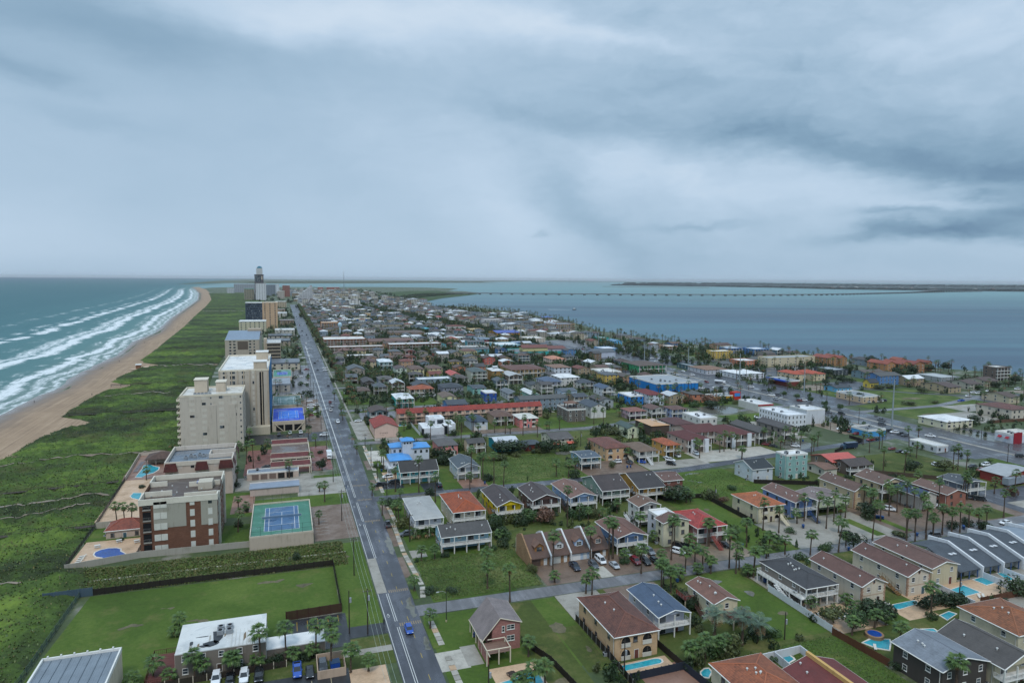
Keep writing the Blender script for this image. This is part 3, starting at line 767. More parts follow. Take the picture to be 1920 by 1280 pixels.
def leaf_ball(seed,n,rx,rz,lobes,size,flat=.0):
 """leaf-sized faces through a lumpy crown volume: (verts, quads) centred on the crown's foot"""
 rg=np.random.RandomState(seed)
 c=rg.uniform(-1,1,(lobes,3))*np.array([rx*.55,rx*.55,rz*.33])+np.array([0,0,rz*.55]);R=rg.uniform(.38,.62,lobes)*min(rx,rz)*1.05
 li=rg.randint(0,lobes,n);d=rg.normal(size=(n,3));d /= np.linalg.norm(d,axis=1)[:,None]
 rad=R[li]*rg.uniform(.55,1.05,n) ** .6
 p=c[li]+d*rad[:,None];p[:,2]=np.maximum(p[:,2],.08)
 nrm=d+rg.normal(size=(n,3))*.55;nrm /= np.linalg.norm(nrm,axis=1)[:,None]
 a=np.cross(nrm,rg.normal(size=(n,3)));a /= np.linalg.norm(a,axis=1)[:,None];bb=np.cross(nrm,a)
 s=size*rg.uniform(.6,1.3,n)[:,None]
 q=np.stack([p-a*s-bb*s*.5,p+a*s*.2-bb*s*.55,p+a*s*1.2,p+a*s*.1+bb*s*.55],1).reshape(-1,3)
 return q,np.arange(4*n).reshape(n,4)
def bush(x,y,r,h,label,m='leaf',name='shrub',cat='shrub',tree=False,seed=0):
 t=thing(name,label,cat,(x,y,0),seed*1.3,'trees and shrubs of the gardens')
 th=h*.32 if tree else 0
 ml=cached(('lb',m,seed % 5,tree),lambda:big_mesh('foliage',*leaf_ball(seed % 5+3,900 if tree else 620,1.0,1.0,9 if tree else 6,.105),[m]))
 if tree:
  q=MB();q.tube([(0,0,0),(.1,0,th*.6),(0,.1,h*.55)],[.22,.17,.08],6)
  for k in range(4):
   a=k*1.57+seed;q.tube([(0.05,0,th*(.7+.1*k)),(math.cos(a)*r*.5,math.sin(a)*r*.5,h*.65)],[.10,.03],5)
  ob('trunk',q.mesh('trunk','bark'),t)
 else:
  q=MB()
  for k in range(4):
   a=k*1.57+seed;q.tube([(0,0,0),(math.cos(a)*r*.4,math.sin(a)*r*.4,h*.5)],[.06,.02],4)
  ob('stem',q.mesh('stem','bark'),t)
 ob('foliage',ml,t,(0,0,th),seed*.9,(r,r,(h-th)))
 return t
# ---------------------------------------------------------------- cars
CARS={  # stations: (y from the rear, lower z, waist z, half width), cabin: (y0, y1, y2, y3), roof z
 'sedan':(4.6,.95,1.42,(.55,1.25,2.75,3.55)),'hatch':(4.1,1.0,1.52,(.10,.55,2.45,3.25)),'suv':(4.7,1.08,1.75,(.12,.5,2.75,3.55)),
 'van':(5.1,1.1,1.9,(.10,.3,3.5,4.5)),'pickup':(5.5,1.08,1.82,(1.95,2.1,3.35,4.1)),
}
def car_parts(kind,colour):
 L,waist,top,(c0,c1,c2,c3)=CARS[kind];hw=.92 if kind in ('sedan','hatch') else .98
 def shell():
  m=MB();st=[(0,.42,waist*.82,hw*.86),(.12,.30,waist*.97,hw*.95),(c0,.28,waist,hw),(L*.5,.26,waist,hw),(c3,.28,waist,hw),(L-.35,.30,waist*.80,hw*.94),(L-.05,.38,waist*.62,hw*.80)]
  if kind=='pickup':st[1]=(.10,.34,waist,hw)
  ring=[]
  for y,zl,zu,w in st:
   ring.append([(-w,y,zl+.1),(-w*1.0,y,(zl+zu)/2),(-w*.93,y,zu-.05),(-w*.80,y,zu),(w*.80,y,zu),(w*.93,y,zu-.05),(w,y,(zl+zu)/2),(w,y,zl+.1)])
  V=[p for r in ring for p in r];F=[]
  for i in range(len(ring)-1):
   for k in range(8):F.append((i*8+k,i*8+(k+1) % 8,i*8+8+(k+1) % 8,i*8+8+k))
  F.append(tuple(range(7,-1,-1)));F.append(tuple(range((len(ring)-1)*8,len(ring)*8)))
  m.add(V,F)
  if kind=='pickup':  # bed opening
   m.mi=1;m.box(-hw*.74,.15,waist-.25,hw*.74,c0-.1,waist+.012)
   m.mi=0
   for a in (-1,1):m.box(min(a*hw*.74,a*hw*.9),.1,waist-.02,max(a*hw*.74,a*hw*.9),c0,waist+.12)
   m.box(-hw*.8,.06,waist-.02,hw*.8,.16,waist+.12)
  # roof panel and pillars
  rw=hw*.70
  m.slab([(-rw,c1,top),(rw,c1,top),(rw,c2,top-.02),(-rw,c2,top-.02)],.06)
  for sx in (-1,1):
   for (ya,yb) in ((c0,c1),(c3,c2)):
    m.tube([(sx*hw*.80,ya,waist-.02),(sx*rw*.98,yb,top-.03)],.05,4)
   m.tube([(sx*hw*.82,(c1+c2)/2,waist-.02),(sx*rw*1.0,(c1+c2)/2,top-.03)],.05,4)
  for sx in (-1,1):m.box(min(sx*(hw-.02),sx*(hw+.16)),c3-.45,waist-.02,max(sx*(hw-.02),sx*(hw+.16)),c3-.28,waist+.12,True)
  return m.mesh('body',colour,'dark')
 def cabin():
  m=MB();rw,lw=hw*.68,hw*.79
  v=[(-lw,c0,waist-.02),(lw,c0,waist-.02),(lw,c3,waist-.02),(-lw,c3,waist-.02),(-rw,c1,top-.05),(rw,c1,top-.05),(rw,c2,top-.05),(-rw,c2,top-.05)]
  m.add(v,[(0,1,5,4),(1,2,6,5),(2,3,7,6),(3,0,4,7),(4,5,6,7)]);return m.mesh('window_glass','car_glass')
 def wheel():
  m=MB();m.tube([(-.11,0,0),(.11,0,0)],.34,12);m.mi=1;m.tube([(-.125,0,0),(.125,0,0)],.19,8);return m.mesh('wheel','tyre','steel')
 return (cached(('cb',kind,colour),shell),cached(('cg',kind),cabin),cached('wheel',wheel),L,waist,hw)
def car(x,y,rz,kind,colour,label,lod=0,z=0.0):
 """rz 0: nose towards +Y"""
 b_,g_,w_,L,waist,hw=car_parts(kind,'c'+colour)
 name={'sedan':'parked_car','hatch':'parked_car','suv':'parked_car','van':'passenger_van','pickup':'pickup_truck'}[kind]
 t=thing(name,label,{'van':'van','pickup':'pickup truck'}.get(kind,'car'),(x,y,z),rz,'cars on the streets and driveways')
 o=(0,-L/2,0);ob('body',b_,t,o);ob('window_glass',g_,t,o)
 for sx in (-1,1):
  for yy in (.85,L-.95):ob('wheel',w_,t,(sx*(hw-.10),yy-L/2,.34))
 if lod==0:
  hl=cached('headlight',lambda:MB().box(-.18,-.04,-.08,.18,.06,.08,True).mesh('headlight','lamp_white'));tl=cached('taillight',lambda:MB().box(-.14,-.05,-.12,.14,.04,.12,True).mesh('taillight','lamp_red'))
  for sx in (-1,1):
   ob('headlight',hl,t,(sx*hw*.62,L/2-.14,waist*.64));ob('taillight',tl,t,(sx*hw*.72,-L/2+.04,waist*.72))
 return t
# ---------------------------------------------------------------- the setting
def sheet(name,m,pts,z,kind='structure',rect=False):
 if name in ('flood_water','puddle','bare_patch'):   # water lies in soft-edged hollows
  for _ in range(3):pts=[q for a,c in zip(pts,pts[1:]+pts[:1]) for q in ((a[0]*.75+c[0]*.25,a[1]*.75+c[1]*.25),(a[0]*.25+c[0]*.75,a[1]*.25+c[1]*.75))]
  pts=[(x+1.1*mnoise.noise((x*.5,y*.5,2)),y+1.3*mnoise.noise((x*.5,y*.5,9))) for x,y in pts]
 if rect:x0,y0,x1,y1=pts;pts=[(x0,y0),(x1,y0),(x1,y1),(x0,y1)]
 me=bpy.data.meshes.new(name);me.from_pydata([(x,y,z) for x,y in pts],[],[tuple(range(len(pts)))]);me.materials.append(M(m))
 a=sum(pts[i][0]*pts[(i+1) % len(pts)][1]-pts[(i+1) % len(pts)][0]*pts[i][1] for i in range(len(pts)))
 if a<0:me.flip_normals()
 o=ob(name,me);o['kind']=kind;return o
def rect(name,m,x0,y0,x1,y1,z):return sheet(name,m,(x0,y0,x1,y1),z,rect=True)
SHORE=[(-167.4,495.3),(-167.1,516.5),(-167.0,554.0),(-165.4,592.3),(-166.5,630.4),(-172.5,702.1),(-172.3,773.7),(-171.8,848.7),(-188.5,1020.3),(-187.0,1185.7),(-220.3,1560.2),(-250.2,2005.5),(-304.6,2816.6),(-420.9,3973.7),(-665.0,5910.5),(-856.8,7109.4),(-995.3,7289.9)]
DUNE=[(-127.5,373.9),(-125.8,389.0),(-126.2,405.0),(-122.6,430.7),(-110.8,448.7),(-110.3,454.7),(-116.4,462.9),(-130.6,477.0),(-132.1,496.8),(-131.5,540.8),(-129.4,573.0),(-117.0,592.9),(-117.1,601.2),(-124.8,611.9),(-134.7,626.5),(-135.3,658.3),(-132.3,692.7),(-128.1,710.7),(-113.5,726.9),(-120.5,741.6),(-133.7,758.5),(-141.0,783.7),(-143.5,869.9),(-153.6,1080.9),(-164.5,1310.4),(-187.0,1668.7),(-214.7,2177.2),(-259.2,2844.9),(-335.8,3615.4),(-509.0,5163.9),(-661.3,6220.3)]
def interp(tab,y):
 """x of a polyline given as (x, y) rows, by y"""
 ys=[p[1] for p in tab];xs=[p[0] for p in tab]
 return float(np.interp(y,ys,xs))
def mono(tab):
 out=[]
 for p in sorted(tab,key=lambda p:p[1]):
  if not out or p[1]>out[-1][1]+.5:out.append(p)
 return out
SHORE=[(SHORE[0][0]+14,-400.0)]+mono(SHORE);DUNE=[(DUNE[0][0]+6,-400.0)]+mono(DUNE)
BAY=[(645.2,440.4),(649.1,473.3),(623.8,509.2),(614.7,538.4),(596.9,562.2),(599.2,624.4),(590.1,674.7),(566.3,713.7),(527.7,797.0),(518.3,894.6),(520.6,964.9),(506.1,1036.9),(532.0,1150.6),(570.7,1325.2),(571.6,1470.5),(594.2,1699.7),(571.0,1864.2),(558.4,2055.8),(452.3,2072.4),(425.2,2405.5),(504.6,2767.8),(639.5,3162.9),(926.8,3694.1),(1170.6,4119.3),(1206.2,4654.4),(1139.2,4857.7),(1489.0,5934.8),(1335.9,6604.7),(858.8,6903.6),(145.4,6744.7)]
# the land: shoreline on the gulf side, bay shore on the other
land=[(interp(SHORE,y)+6,y) for y in (-400,0,200,400,500,600,800,1000,1300,1700,2200,2800,3500)]
land+=[p for p in [(-600.0,5640.8),(-549.1,6241.9),(-326.8,6832.7)]]
land+=BAY[::-1]+[(BAY[0][0]+60,0),(BAY[0][0]+80,-400)]
sheet('ground','ground',land,0.0)
# water to the horizon: gulf on the near-shore grid (offshore and along-shore metres in its uv map), plain sheets beyond
def gulf():
 us=[-25,-15,-8,-4,0,4,8,14,20,28,36,46,58,70,85,100,120,145,175,210,260,330,450,650,1000,1800,3500,8000,20000,45000]
 ys=[-400,-100,100,200,260,320,370,420,470,520,570,620,680,740,800,870,950,1050,1150,1270,1400,1560,1750,2000,2300,2650,3000,3500,4200,5200,7000,12000,26000,60000]
 V=[];UV=[]
 for y in ys:
  xs=interp(SHORE,y) if y<6500 else interp(SHORE,6500)
  for u in us:V.append((xs-u,y,-.35));UV.append((u,y))
 n=len(us);F=[(i*n+j,i*n+j+1,(i+1)*n+j+1,(i+1)*n+j) for i in range(len(ys)-1) for j in range(n-1)]
 me=bpy.data.meshes.new('gulf_water');me.from_pydata(V,[],[f[::-1] for f in F]);me.materials.append(M('gulf_water'))
 uv=me.uv_layers.new(name='UVMap');li=np.array([l.vertex_index for l in me.loops])
 uv.data.foreach_set('uv',np.array(UV,np.float32)[li].ravel())
 me.polygons.foreach_set('use_smooth',[True]*len(me.polygons))
 struct('gulf_water',me)
gulf()
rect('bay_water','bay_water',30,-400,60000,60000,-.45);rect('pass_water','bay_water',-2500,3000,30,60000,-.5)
# beach
def beach():
 ys=list(np.concatenate([np.arange(60,900,12),np.arange(900,2000,40),np.arange(2000,6400,160)]))
 V=[];UV=[];nu=14
 for y in ys:
  a=interp(SHORE,y)-6;c=interp(DUNE,y)+10
  c=max(c,a+12)
  for i in range(nu): 
   t=i/(nu-1);V.append((a+(c-a)*t,y,-.5+1.0*min(1,t*2.2)+.12*mnoise.noise((a*.05+t*3,y*.03,0))));UV.append(((c-a)*t-6,y))
 F=[(i*nu+j,i*nu+j+1,(i+1)*nu+j+1,(i+1)*nu+j) for i in range(len(ys)-1) for j in range(nu-1)]
 me=bpy.data.meshes.new('beach');me.from_pydata(V,[],F);me.materials.append(M('sand'))
 uv=me.uv_layers.new(name='UVMap');li=np.array([l.vertex_index for l in me.loops]);uv.data.foreach_set('uv',np.array(UV,np.float32)[li].ravel())
 me.polygons.foreach_set('use_smooth',[True]*len(me.polygons));struct('beach',me)
beach()
TUFT_V=[];TUFT_F=[];TUFT_M=[]
def tufts(P,N,size,dry=.25,seed=0):
 """little leaf sprays standing at the points P"""
 rg=np.random.RandomState(seed);n=len(P)
 for k in range(N):
  a=rg.uniform(0,6.283,n);s=size*rg.uniform(.5,1.4,n);t=rg.uniform(.2,.9,n)
  ca,sa=np.cos(a),np.sin(a)
  q=np.stack([P+np.stack([-sa*s*.35,ca*s*.35,0*s],1),P+np.stack([sa*s*.35,-ca*s*.35,0*s],1),P+np.stack([ca*s*t+sa*s*.2,sa*s*t-ca*s*.2,s*.8],1),P+np.stack([ca*s*t-sa*s*.2,sa*s*t+ca*s*.2,s*.75],1)],1).reshape(-1,3)
  o=sum(len(v) for v in TUFT_V);TUFT_V.append(q);TUFT_F.append(np.arange(4*n).reshape(n,4)+o);TUFT_M.append((rg.uniform(size=n)<dry).astype(int))
def fbm(x,y,s,o=4):
 v=0;a=1
 for k in range(o):v+=a*mnoise.noise((x*s,y*s,3.1*k));s *= 2.1;a *= .5
 return v
def bumps(name,m,xs_of_y,ys,nx,amp,s=.09,z0=.04,kind='structure',edge=5.0,tuft=0,tsize=.6,dry=.25):
 """uneven vegetated ground between two edges x0(y), x1(y)"""
 V=[];ys=list(ys)
 for y in ys:
  a,c=xs_of_y(y)
  for i in range(nx):
   x=a+(c-a)*i/(nx-1);e=min(x-a,c-x,y-ys[0],ys[-1]-y)/edge;e=max(0,min(1,e))
   z=z0+e*(amp*max(-.2,.55+fbm(x,y,s)*.75)+.25*amp*mnoise.noise((x*.6,y*.6,1)))
   V.append((x,y,max(z0*.5,z)))
 V=np.array(V);n=nx
 idx=np.arange((len(ys)-1)*(nx-1));i,j=idx // (nx-1),idx % (nx-1)
 F=np.stack([i*n+j,i*n+j+1,(i+1)*n+j+1,(i+1)*n+j],1)
 me=big_mesh(name,V,F,[m]);me.polygons.foreach_set('use_smooth',np.ones(len(F),bool));o=struct(name,me,kind)
 if tuft:
  rg=np.random.RandomState(len(V));k=rg.randint(0,len(V),tuft);P=V[k]+rg.uniform(-.6,.6,(tuft,3))*np.array([1,1,0]);P[:,2] -= .05
  tufts(P,3,tsize,dry,tuft)
 return o
def ease(y):   # inland limit of the dunes
 return float(np.interp(y,[60,120,164,203,206,223.9,224,361,368,400,480,600,700,860,1200,1500,2600,4000],[-62,-58,-55,-54,-54,-54,-62.6,-66.5,-51,-50,-46,-58,-62,-62,-50,-44,-60,-90]))
DF=bumps('dune_field','dune_green',lambda y:(interp(DUNE,y),ease(y)),np.concatenate([np.arange(90,330,1.0),np.arange(330,620,1.8),np.arange(620,1000,4),np.arange(1000,4000,20)]),90,2.3,.10,.3,tuft=34000,tsize=.42,dry=.3)
from mathutils.bvhtree import BVHTree
BV=BVHTree.FromPolygons([v.co for v in DF.data.vertices],[tuple(p.vertices) for p in DF.data.polygons])
def dune_z(x,y):
 h=BV.ray_cast(Vector((x,y,60)),Vector((0,0,-1)))[0];return h.z if h else .3
for pts,w in (([(-105,287),(-86,292),(-66,297)],1.0),([(-118,214),(-92,214.8),(-70,214.7)],.9),([(-130,352),(-100,362),(-74,364),(-52,366)],.9),([(-128,716),(-110,720),(-92,716),(-62,722)],2.6),([(-122,545),(-95,552),(-60,556)],1.2),([(-98,268),(-80,283),(-70,286)],.7),([(-190,1850),(-120,1870),(-60,1880)],9)):
 V=[];n=40
 for i in range(n+1):
  t=i/n*(len(pts)-1);k=min(int(t),len(pts)-2);u=t-k;x=pts[k][0]*(1-u)+pts[k+1][0]*u;y=pts[k][1]*(1-u)+pts[k+1][1]*u+.7*mnoise.noise((x*.15,0,1));ww=w*(.7+.5*mnoise.noise((x*.2,3,1)))
  for s_ in (-1,1):V.append((x,y+s_*ww,max(dune_z(x,y+s_*ww),dune_z(x,y))+.12))
 me=bpy.data.meshes.new('footpath');me.from_pydata(V,[],[(2*i,2*i+2,2*i+3,2*i+1) for i in range(n)]);me.materials.append(M('gravel_lot'));me.flip_normals();struct('footpath',me)
def zone(y0,y1,x0,x1):return (lambda y:(x0,x1)),np.arange(y0,y1+.01,.8)
f_,y_=zone(205.2,214.2,-54,16.5);bumps('thicket_strip','weeds',f_,y_,80,.8,.25,.05,'stuff',2.0,9000,.34,.5)
f_,y_=zone(215.2,223.6,-60,16.0);bumps('thicket_strip','weeds',f_,y_,80,1.0,.25,.05,'stuff',2.0,9000,.34,.55)
rect('path','concrete_light',-70,214.3,17,215.1,.05)
sheet('lawn','lawn',[(-54,164),(-51,204),(12.4,204),(12.4,175),(-1,174.4),(-1,140),(-54,140)],.03)
rect('lawn','lawn',12.8,166,22.3,222,.03)
rect('asphalt_lot','asphalt_dark',-1,157.5,13.5,174,.05);rect('driveway','asphalt_dark',13.5,160.5,22.6,166,.05)
rect('asphalt_lot','asphalt_dark',-30,130,12,148.2,.05);rect('lawn','lawn_dull',-30,148.2,12,153,.04);rect('gravel_bed','deck_tan',12,136,20,147,.045);rect('driveway','concrete',10,152.5,22.5,155,.055);rect('lawn','lawn_dull',12,147,22.5,160,.035)
# the avenue
AVE=[(-100,22.6,31.2),(171,22.6,31.4),(290,22.6,33.0),(470,22.0,36.0),(960,22.0,40.0),(2300,22,42)]
sheet('avenue','asphalt',[(p[1],p[0]) for p in AVE]+[(p[2],p[0]) for p in AVE[::-1]],.066)
def aver(y):return float(np.interp(y,[p[0] for p in AVE],[p[2] for p in AVE]))
def mark(name,m,x0,y0,x1,y1,z=.075):return rect(name,m,x0,y0,x1,y1,z)
M('pc8c8c4');M('pb59a3a')
for y0,y1 in ((80,182),(206,284),(286,390),(392,600)):mark('road_marking','pc8c8c4',22.85,y0,23.0,y1)
for y0,y1 in ((80,162.5),(165.5,181.5),(206.5,237),(240,262),(268,330)):
 mark('road_marking','pc8c8c4',25.0,y0,25.16,y1);mark('road_marking','pc8c8c4',25.5,y0,25.66,y1)
mark('road_marking','pc8c8c4',25.1,332,25.55,455);sheet('road_marking','pc8c8c4',[(25.1,457),(25.6,457),(26.4,900),(25.6,900)],.075)
y=120
while y<420:mark('road_marking','pb59a3a',28.3,y,28.42,y+2.2);y+=9.0
for yy in (162.8,181.8,239,263.5,283): 
 for k in range(10):mark('road_marking','p8c7c68',25.9+k*.56,yy,26.2+k*.56,yy+1.6)
def bike_mark(x,y):
 for dx,dy,w,h in ((-.35,0,.5,.16),(.1,.5,.16,.7),(-.5,.9,.9,.16),(-.2,1.4,.3,.5)):mark('road_marking','pc8c8c4',x+dx,y+dy,x+dx+w,y+dy+h,.076)
for yy in (168,236,256,283,305,360,420):bike_mark(23.9,yy)
for i in range(8): # concrete bus pad
 ob('pavement_slab',cached('pad',lambda:MB().box(-1.35,-1.5,.0,1.35,1.5,.10).mesh('pavement_slab','concrete')),cached('padroot',lambda:struct('pavement',None)),(24.05,183.6+i*3.05,0))
for yy in (331,455):rect('concrete_pad','concrete',19.8,yy,23.0,yy+14,.07)
# pavements along the avenue, slab by slab where they can be told apart
def pave(x0,y0,x1,y1,step=1.9,root=cached('padroot',None)):
 n=max(1,int(abs(y1-y0)/step)); 
 for i in range(n):
  t=(i+.5)/n;k=i % 4
  me=cached(('slab',k),lambda:MB().box(-.72,-.9,0,.72,.9,.12).mesh('pavement_slab',['concrete_light','concrete','concrete_light','deck_tan'][k]))
  ob('pavement_slab',me,root,(x0+(x1-x0)*t,y0+(y1-y0)*t,0),-math.atan2(x1-x0,y1-y0))
for a in ((34.0,118,34.0,146),(33.8,151,33.6,163),(34.2,176,35.4,183),(35.4,184,34.4,208),(34.4,209,35.2,235),(36.2,236,36.0,258),(36.6,271,36.8,300),(37.6,304,38,352)):pave(*a)
sheet('pavement_strip','concrete',[(37.5,364),(38.5,364),(41.5,900),(40.3,900)],.07)
rect('verge','lawn',31.6,150,33.0,163,.07);rect('verge','lawn',31.7,176,33.2,182,.07)
for x0,y0,x1,y1 in ((31.5,190,33.6,205),(32.2,214,34,232),(33.2,240,35.2,256),(33.6,275,35.6,290),(34.4,306,36.4,322)):rect('parking_bay','brown_lot',x0,y0,x1,y1,.065)
# cross streets
def street(pts,w,m='asphalt_grey',z=.058):
 L=[(x,y-w/2) for x,y in pts];R_=[(x,y+w/2) for x,y in pts];return sheet('street',m,L+R_[::-1],z)
street([(31,169.3),(70,169.3),(200,169.5),(342,172)],5.8);street([(32,264),(170,264),(240,275),(342,290)],6.0,'asphalt');street([(33,357.5),(166,357.5),(219,368),(342,384)],6.0)
for yy in (449,546,641,736,830,925,1020):street([(36,yy),(342,yy+14)],7.0,'asphalt_grey')
street([(425,446),(462,400),(500,372),(560,330),(640,300)],7,'asphalt',.0605);street([(362,350),(432,352),(500,372)],6,'asphalt_grey',.061)
rect('boulevard','flooded_asphalt',330,-100,362,700,.062);sheet('boulevard','asphalt',[(330,700),(362,700),(330,1100),(262,1800),(235,2600),(215,2600),(236,1800),(296,1100)],.062)
for k in range(28):mark('road_marking','pb8b8b4',338,120+k*20,338.2,126+k*20);mark('road_marking','pb8b8b4',354,120+k*20,354.2,126+k*20)
for k in range(4):ob('median',cached('med',lambda:MB().box(-1.2,-40,0,1.2,40,.16).mesh('median','concrete')),None,(346,240+k*100,0))['kind']='structure'
for x0,y0,x1,y1,m in ((319,238,331,330,'asphalt'),(362,240,385,300,'flooded_asphalt'),(362,370,389,470,'asphalt'),(308,395,331,520,'asphalt'),(362,470,377,560,'asphalt'),(385,480,470,560,'asphalt'),(340,600,420,800,'asphalt'),(300,300,330,330,'gravel_lot'),(405,300,432,330,'concrete'),(395,430,420,455,'gravel_lot'),(470,560,520,620,'asphalt'),(308,240,330,252,'asphalt'),(432,330,470,350,'concrete'),(482,350,540,372,'asphalt'),(425,424,468,462,'asphalt'),(500,420,560,440,'asphalt_grey'),(545,340,600,385,'gravel_lot'),(372,200,420,250,'concrete'),(420,200,500,235,'asphalt'),(456,520,530,558,'asphalt_grey'),(520,560,575,600,'gravel_lot'),(262,300,274,345,'concrete'),(430,600,520,640,'asphalt'),(300,520,330,600,'asphalt'),(345,800,420,900,'asphalt_grey'),(262,505,308,530,'asphalt')):
 rect('parking_lot',m,x0,y0,x1,y1,.046+.0004*len(bpy.data.meshes) % .008)
for x0,y0,x1,y1 in ((322,205,342,236),(377,300,425,370),(405,335,480,420),(380,400,410,440),(262,330,330,366),(275,398,328,412),(242,398,292,425),(355,640,420,700),(340,700,400,760),(440,620,500,700),(470,430,500,470)):
 rect('grass_lot','weeds' if x0>370 else 'lawn',x0,y0,x1,y1,.034+.0004*len(bpy.data.meshes) % .008)
for pts in ([(362,262),(372,258),(380,272),(374,292),(364,296)],[(318,318),(330,316),(330,372),(322,366),(316,345)],[(262,372),(278,368),(292,380),(286,398),(270,396),(258,386)],[(395,402),(410,398),(412,410),(399,414)],[(243,278),(258,279),(268,291),(258,297),(246,292)],[(330,275),(336,272),(337,330),(331,332)]):
 sheet('flood_water','flood_water',pts,.075)
# lots in the near blocks
LOTS=[('lawn_dull',52,118,61.6,165.9),('lawn',38,120,52,166),('lawn_dull',68,112,128,166),('lawn_dull',128,110,190,166),('lawn',36.4,172.6,60,260),('lawn_dull',60,186,160,260.5),('lawn_dull',158,186,300,260),('lawn_dull',44,267.2,240,352),('lawn_dull',44,361,240,444),('lawn',61.5,133,68.2,165.8),('lawn_dull',62,130,68,150),('lawn',110.5,128,126,165.5),('lawn',32,128,41,166),('concrete_light',31.4,140,38,148),('concrete',37.5,140.5,41.2,149),('deck_tan',41.4,128,52,138),('lawn',47,138,52,144),('concrete',68.5,152.5,81,166.2),('brown_lot',83,154,99,166),('lawn_dull',84,120,110,137),('weeds',110,100,126.5,126),('paver',72,116,84,128),('deck_tan',68.9,124.5,81.6,131),('concrete',127,124,143,160),('deck_tan',129,126,142,139),('lawn',143,126,160,136),('deck_tan',150,126,160,134),('deck_tan',160,128,172,138),('concrete',183,120,215,140),('deck_tan',176,127,192,139),('lawn_dull',128,112,160,126),
 ('brown_lot',69,172.6,124,187),('concrete_light',86,172.6,90,180),('gravel_lot',124,172.6,140,186),('lawn',140,172.6,156.5,222),('lawn',140,205,157,228),('concrete',157,172.6,200,196),('brown_lot',200,172.6,262,200),('lawn',190,174,194,190),('lawn',203,174,206,192),('lawn_dull',240,174,256,184),('asphalt',262,172.8,342,200),('concrete',268,174,285,186),
 ('lawn',36.4,238,41,260.5),('concrete',36.2,203,41,209),('lawn',36.6,267.2,63,275),('asphalt_dark',36.5,275,46,286),('asphalt_dark',53,267.2,61,279),('lawn',61,267.2,69,298),('paver',69,267.2,80,279),('lawn',80,267.2,126,312),('brown_lot',126,267.2,156,289),('concrete',157,268,190,280),('concrete_light',189,272,235,291),('lawn',156,222,190,261),('deck_tan',40,287,48,300),('sand_court',36.6,305,45,340),('lawn',38,300,42,320),
 ('concrete',36.5,366,45,415),('concrete',45,361,62,367),('asphalt_grey',44,418,68,441),('lawn',40,441,62,446),('lawn',60,361,72,396),('asphalt_grey',72,361,84,366),('lawn',84,361,100,366),('brown_lot',100,361,142,370),('lawn',141,361,162,392),('lawn',162,361,200,366),('lawn',84,452,101,490),('lawn',150,470,190,500),('lawn',40,470,60,530),('lawn',96,760,150,800),('lawn',84,600,104,640),('lawn',170,395,224,425)]
for i,(m,x0,y0,x1,y1) in enumerate(LOTS):
 rect({'lawn':'lawn','lawn_dull':'lawn','weeds':'lawn'}.get(m,'paved_lot'),m,x0,y0,x1,y1,.012+i*.0005)
f_,y_=zone(174,201,37,68);bumps('weed_lot','weeds',f_,y_,50,.5,.25,.05,'stuff',3,9000,.2,.3)
f_,y_=zone(101,126,110,126);bumps('weed_lot','lawn',f_,y_,40,.45,.25,.05,'stuff',3,7000,.17,.12)
f_,y_=zone(270,310,82,125);bumps('weed_lot','weeds',f_,y_,44,.3,.25,.06,'stuff',3,5000,.25,.3)
f_,y_=zone(224,258,160,188);bumps('weed_lot','lawn',f_,y_,26,.2,.2,.06,'stuff',3,2500,.25,.2)
for pts in ([(163,246),(172,243),(180,250),(178,258),(166,258)],[(119,150.5),(121,149),(122,152),(120,153.5)],[(113.5,159),(117,158.5),(117.5,161),(114,162)],[(128,304),(136,306),(134,312),(126,311)],[(40,262.4),(60,262),(62,264.5),(42,265)],[(28.8,166),(31,166),(31,178),(29.4,176)],[(29.2,150),(31,150),(31,158)],[(30,208),(32,208),(32.2,226),(30.4,220)]):
 sheet('puddle','flood_water',pts,.085)
for x,y,rx,ry in ((-37,183,3.2,.9),(-30,190.5,1.8,.7),(-22,181,2.5,.8),(4,194,2.5,1.0),(66,139,1.2,1.4),(63,150,2.0,3.0),(122,139,1.5,1.2),(148,178,2.2,1.4),(150,214,1.8,1.2),(106,284,5,2.5),(92,296,4,1.6),(38,131,2.2,2.4),(17,210,1.3,2.2),(335,222,3,2),(400,330,8,3),(440,380,9,4),(55,128,2.0,1.6),(42,255,1.4,2),(-5,168.8+30,4,.8)):
 sheet('bare_patch','dry_ground',[(x+rx*math.cos(k*.8976),y+ry*math.sin(k*.8976)) for k in range(7)],.062)
# parking lines
def plines(x0,y0,x1,y1,n,L,along='x',col='pc8c8c4',z=.07):
 for i in range(n):
  t=i/max(1,n-1)
  x,y=x0+(x1-x0)*t,y0+(y1-y0)*t
  if along=='y':mark('parking_line',col,x,y,x+.12,y+L,z)
  else:mark('parking_line',col,x,y,x+L,y+.12,z)
plines(39,368,39,412,16,4.6);plines(47,361.5,60,361.5,6,4.5,'y');plines(47,420,66,420,8,5,'y');plines(192,273,233,287,15,6,'y');plines(1.5,168,11.5,168.6,5,4.6,'y','pb08c30');plines(-24,140,8,140,9,5.4,'y','pb4a888')
plines(9,232,9,260,10,4.4)
rect('parking_lot','brown_lot',8.2,226,22.4,262,.05);rect('parking_lot','brown_lot',11,380,22,500,.05);rect('lawn','lawn',-20,262,22.4,276,.04);rect('lawn','lawn',11,262,22.4,304,.036);rect('driveway','concrete',4,276,22.5,300,.055);rect('paved_lot','paver_red',-18,312,20,366,.05);rect('driveway','asphalt_dark',-20,370,22,392,.052);rect('lawn','lawn_dull',-20,358,22,369,.056);rect('paved_lot','concrete',-20,290,10,309,.045);rect('lawn','lawn',-43,258,-12,288,.03);rect('lawn','lawn',-21,229,-12,250,.045);rect('paved_lot','paver',-20,262,-12,284,.05)
rect('parking_lot','asphalt_grey',-20,500,22,700,.045);rect('lawn','lawn',13,440,22,470,.06)
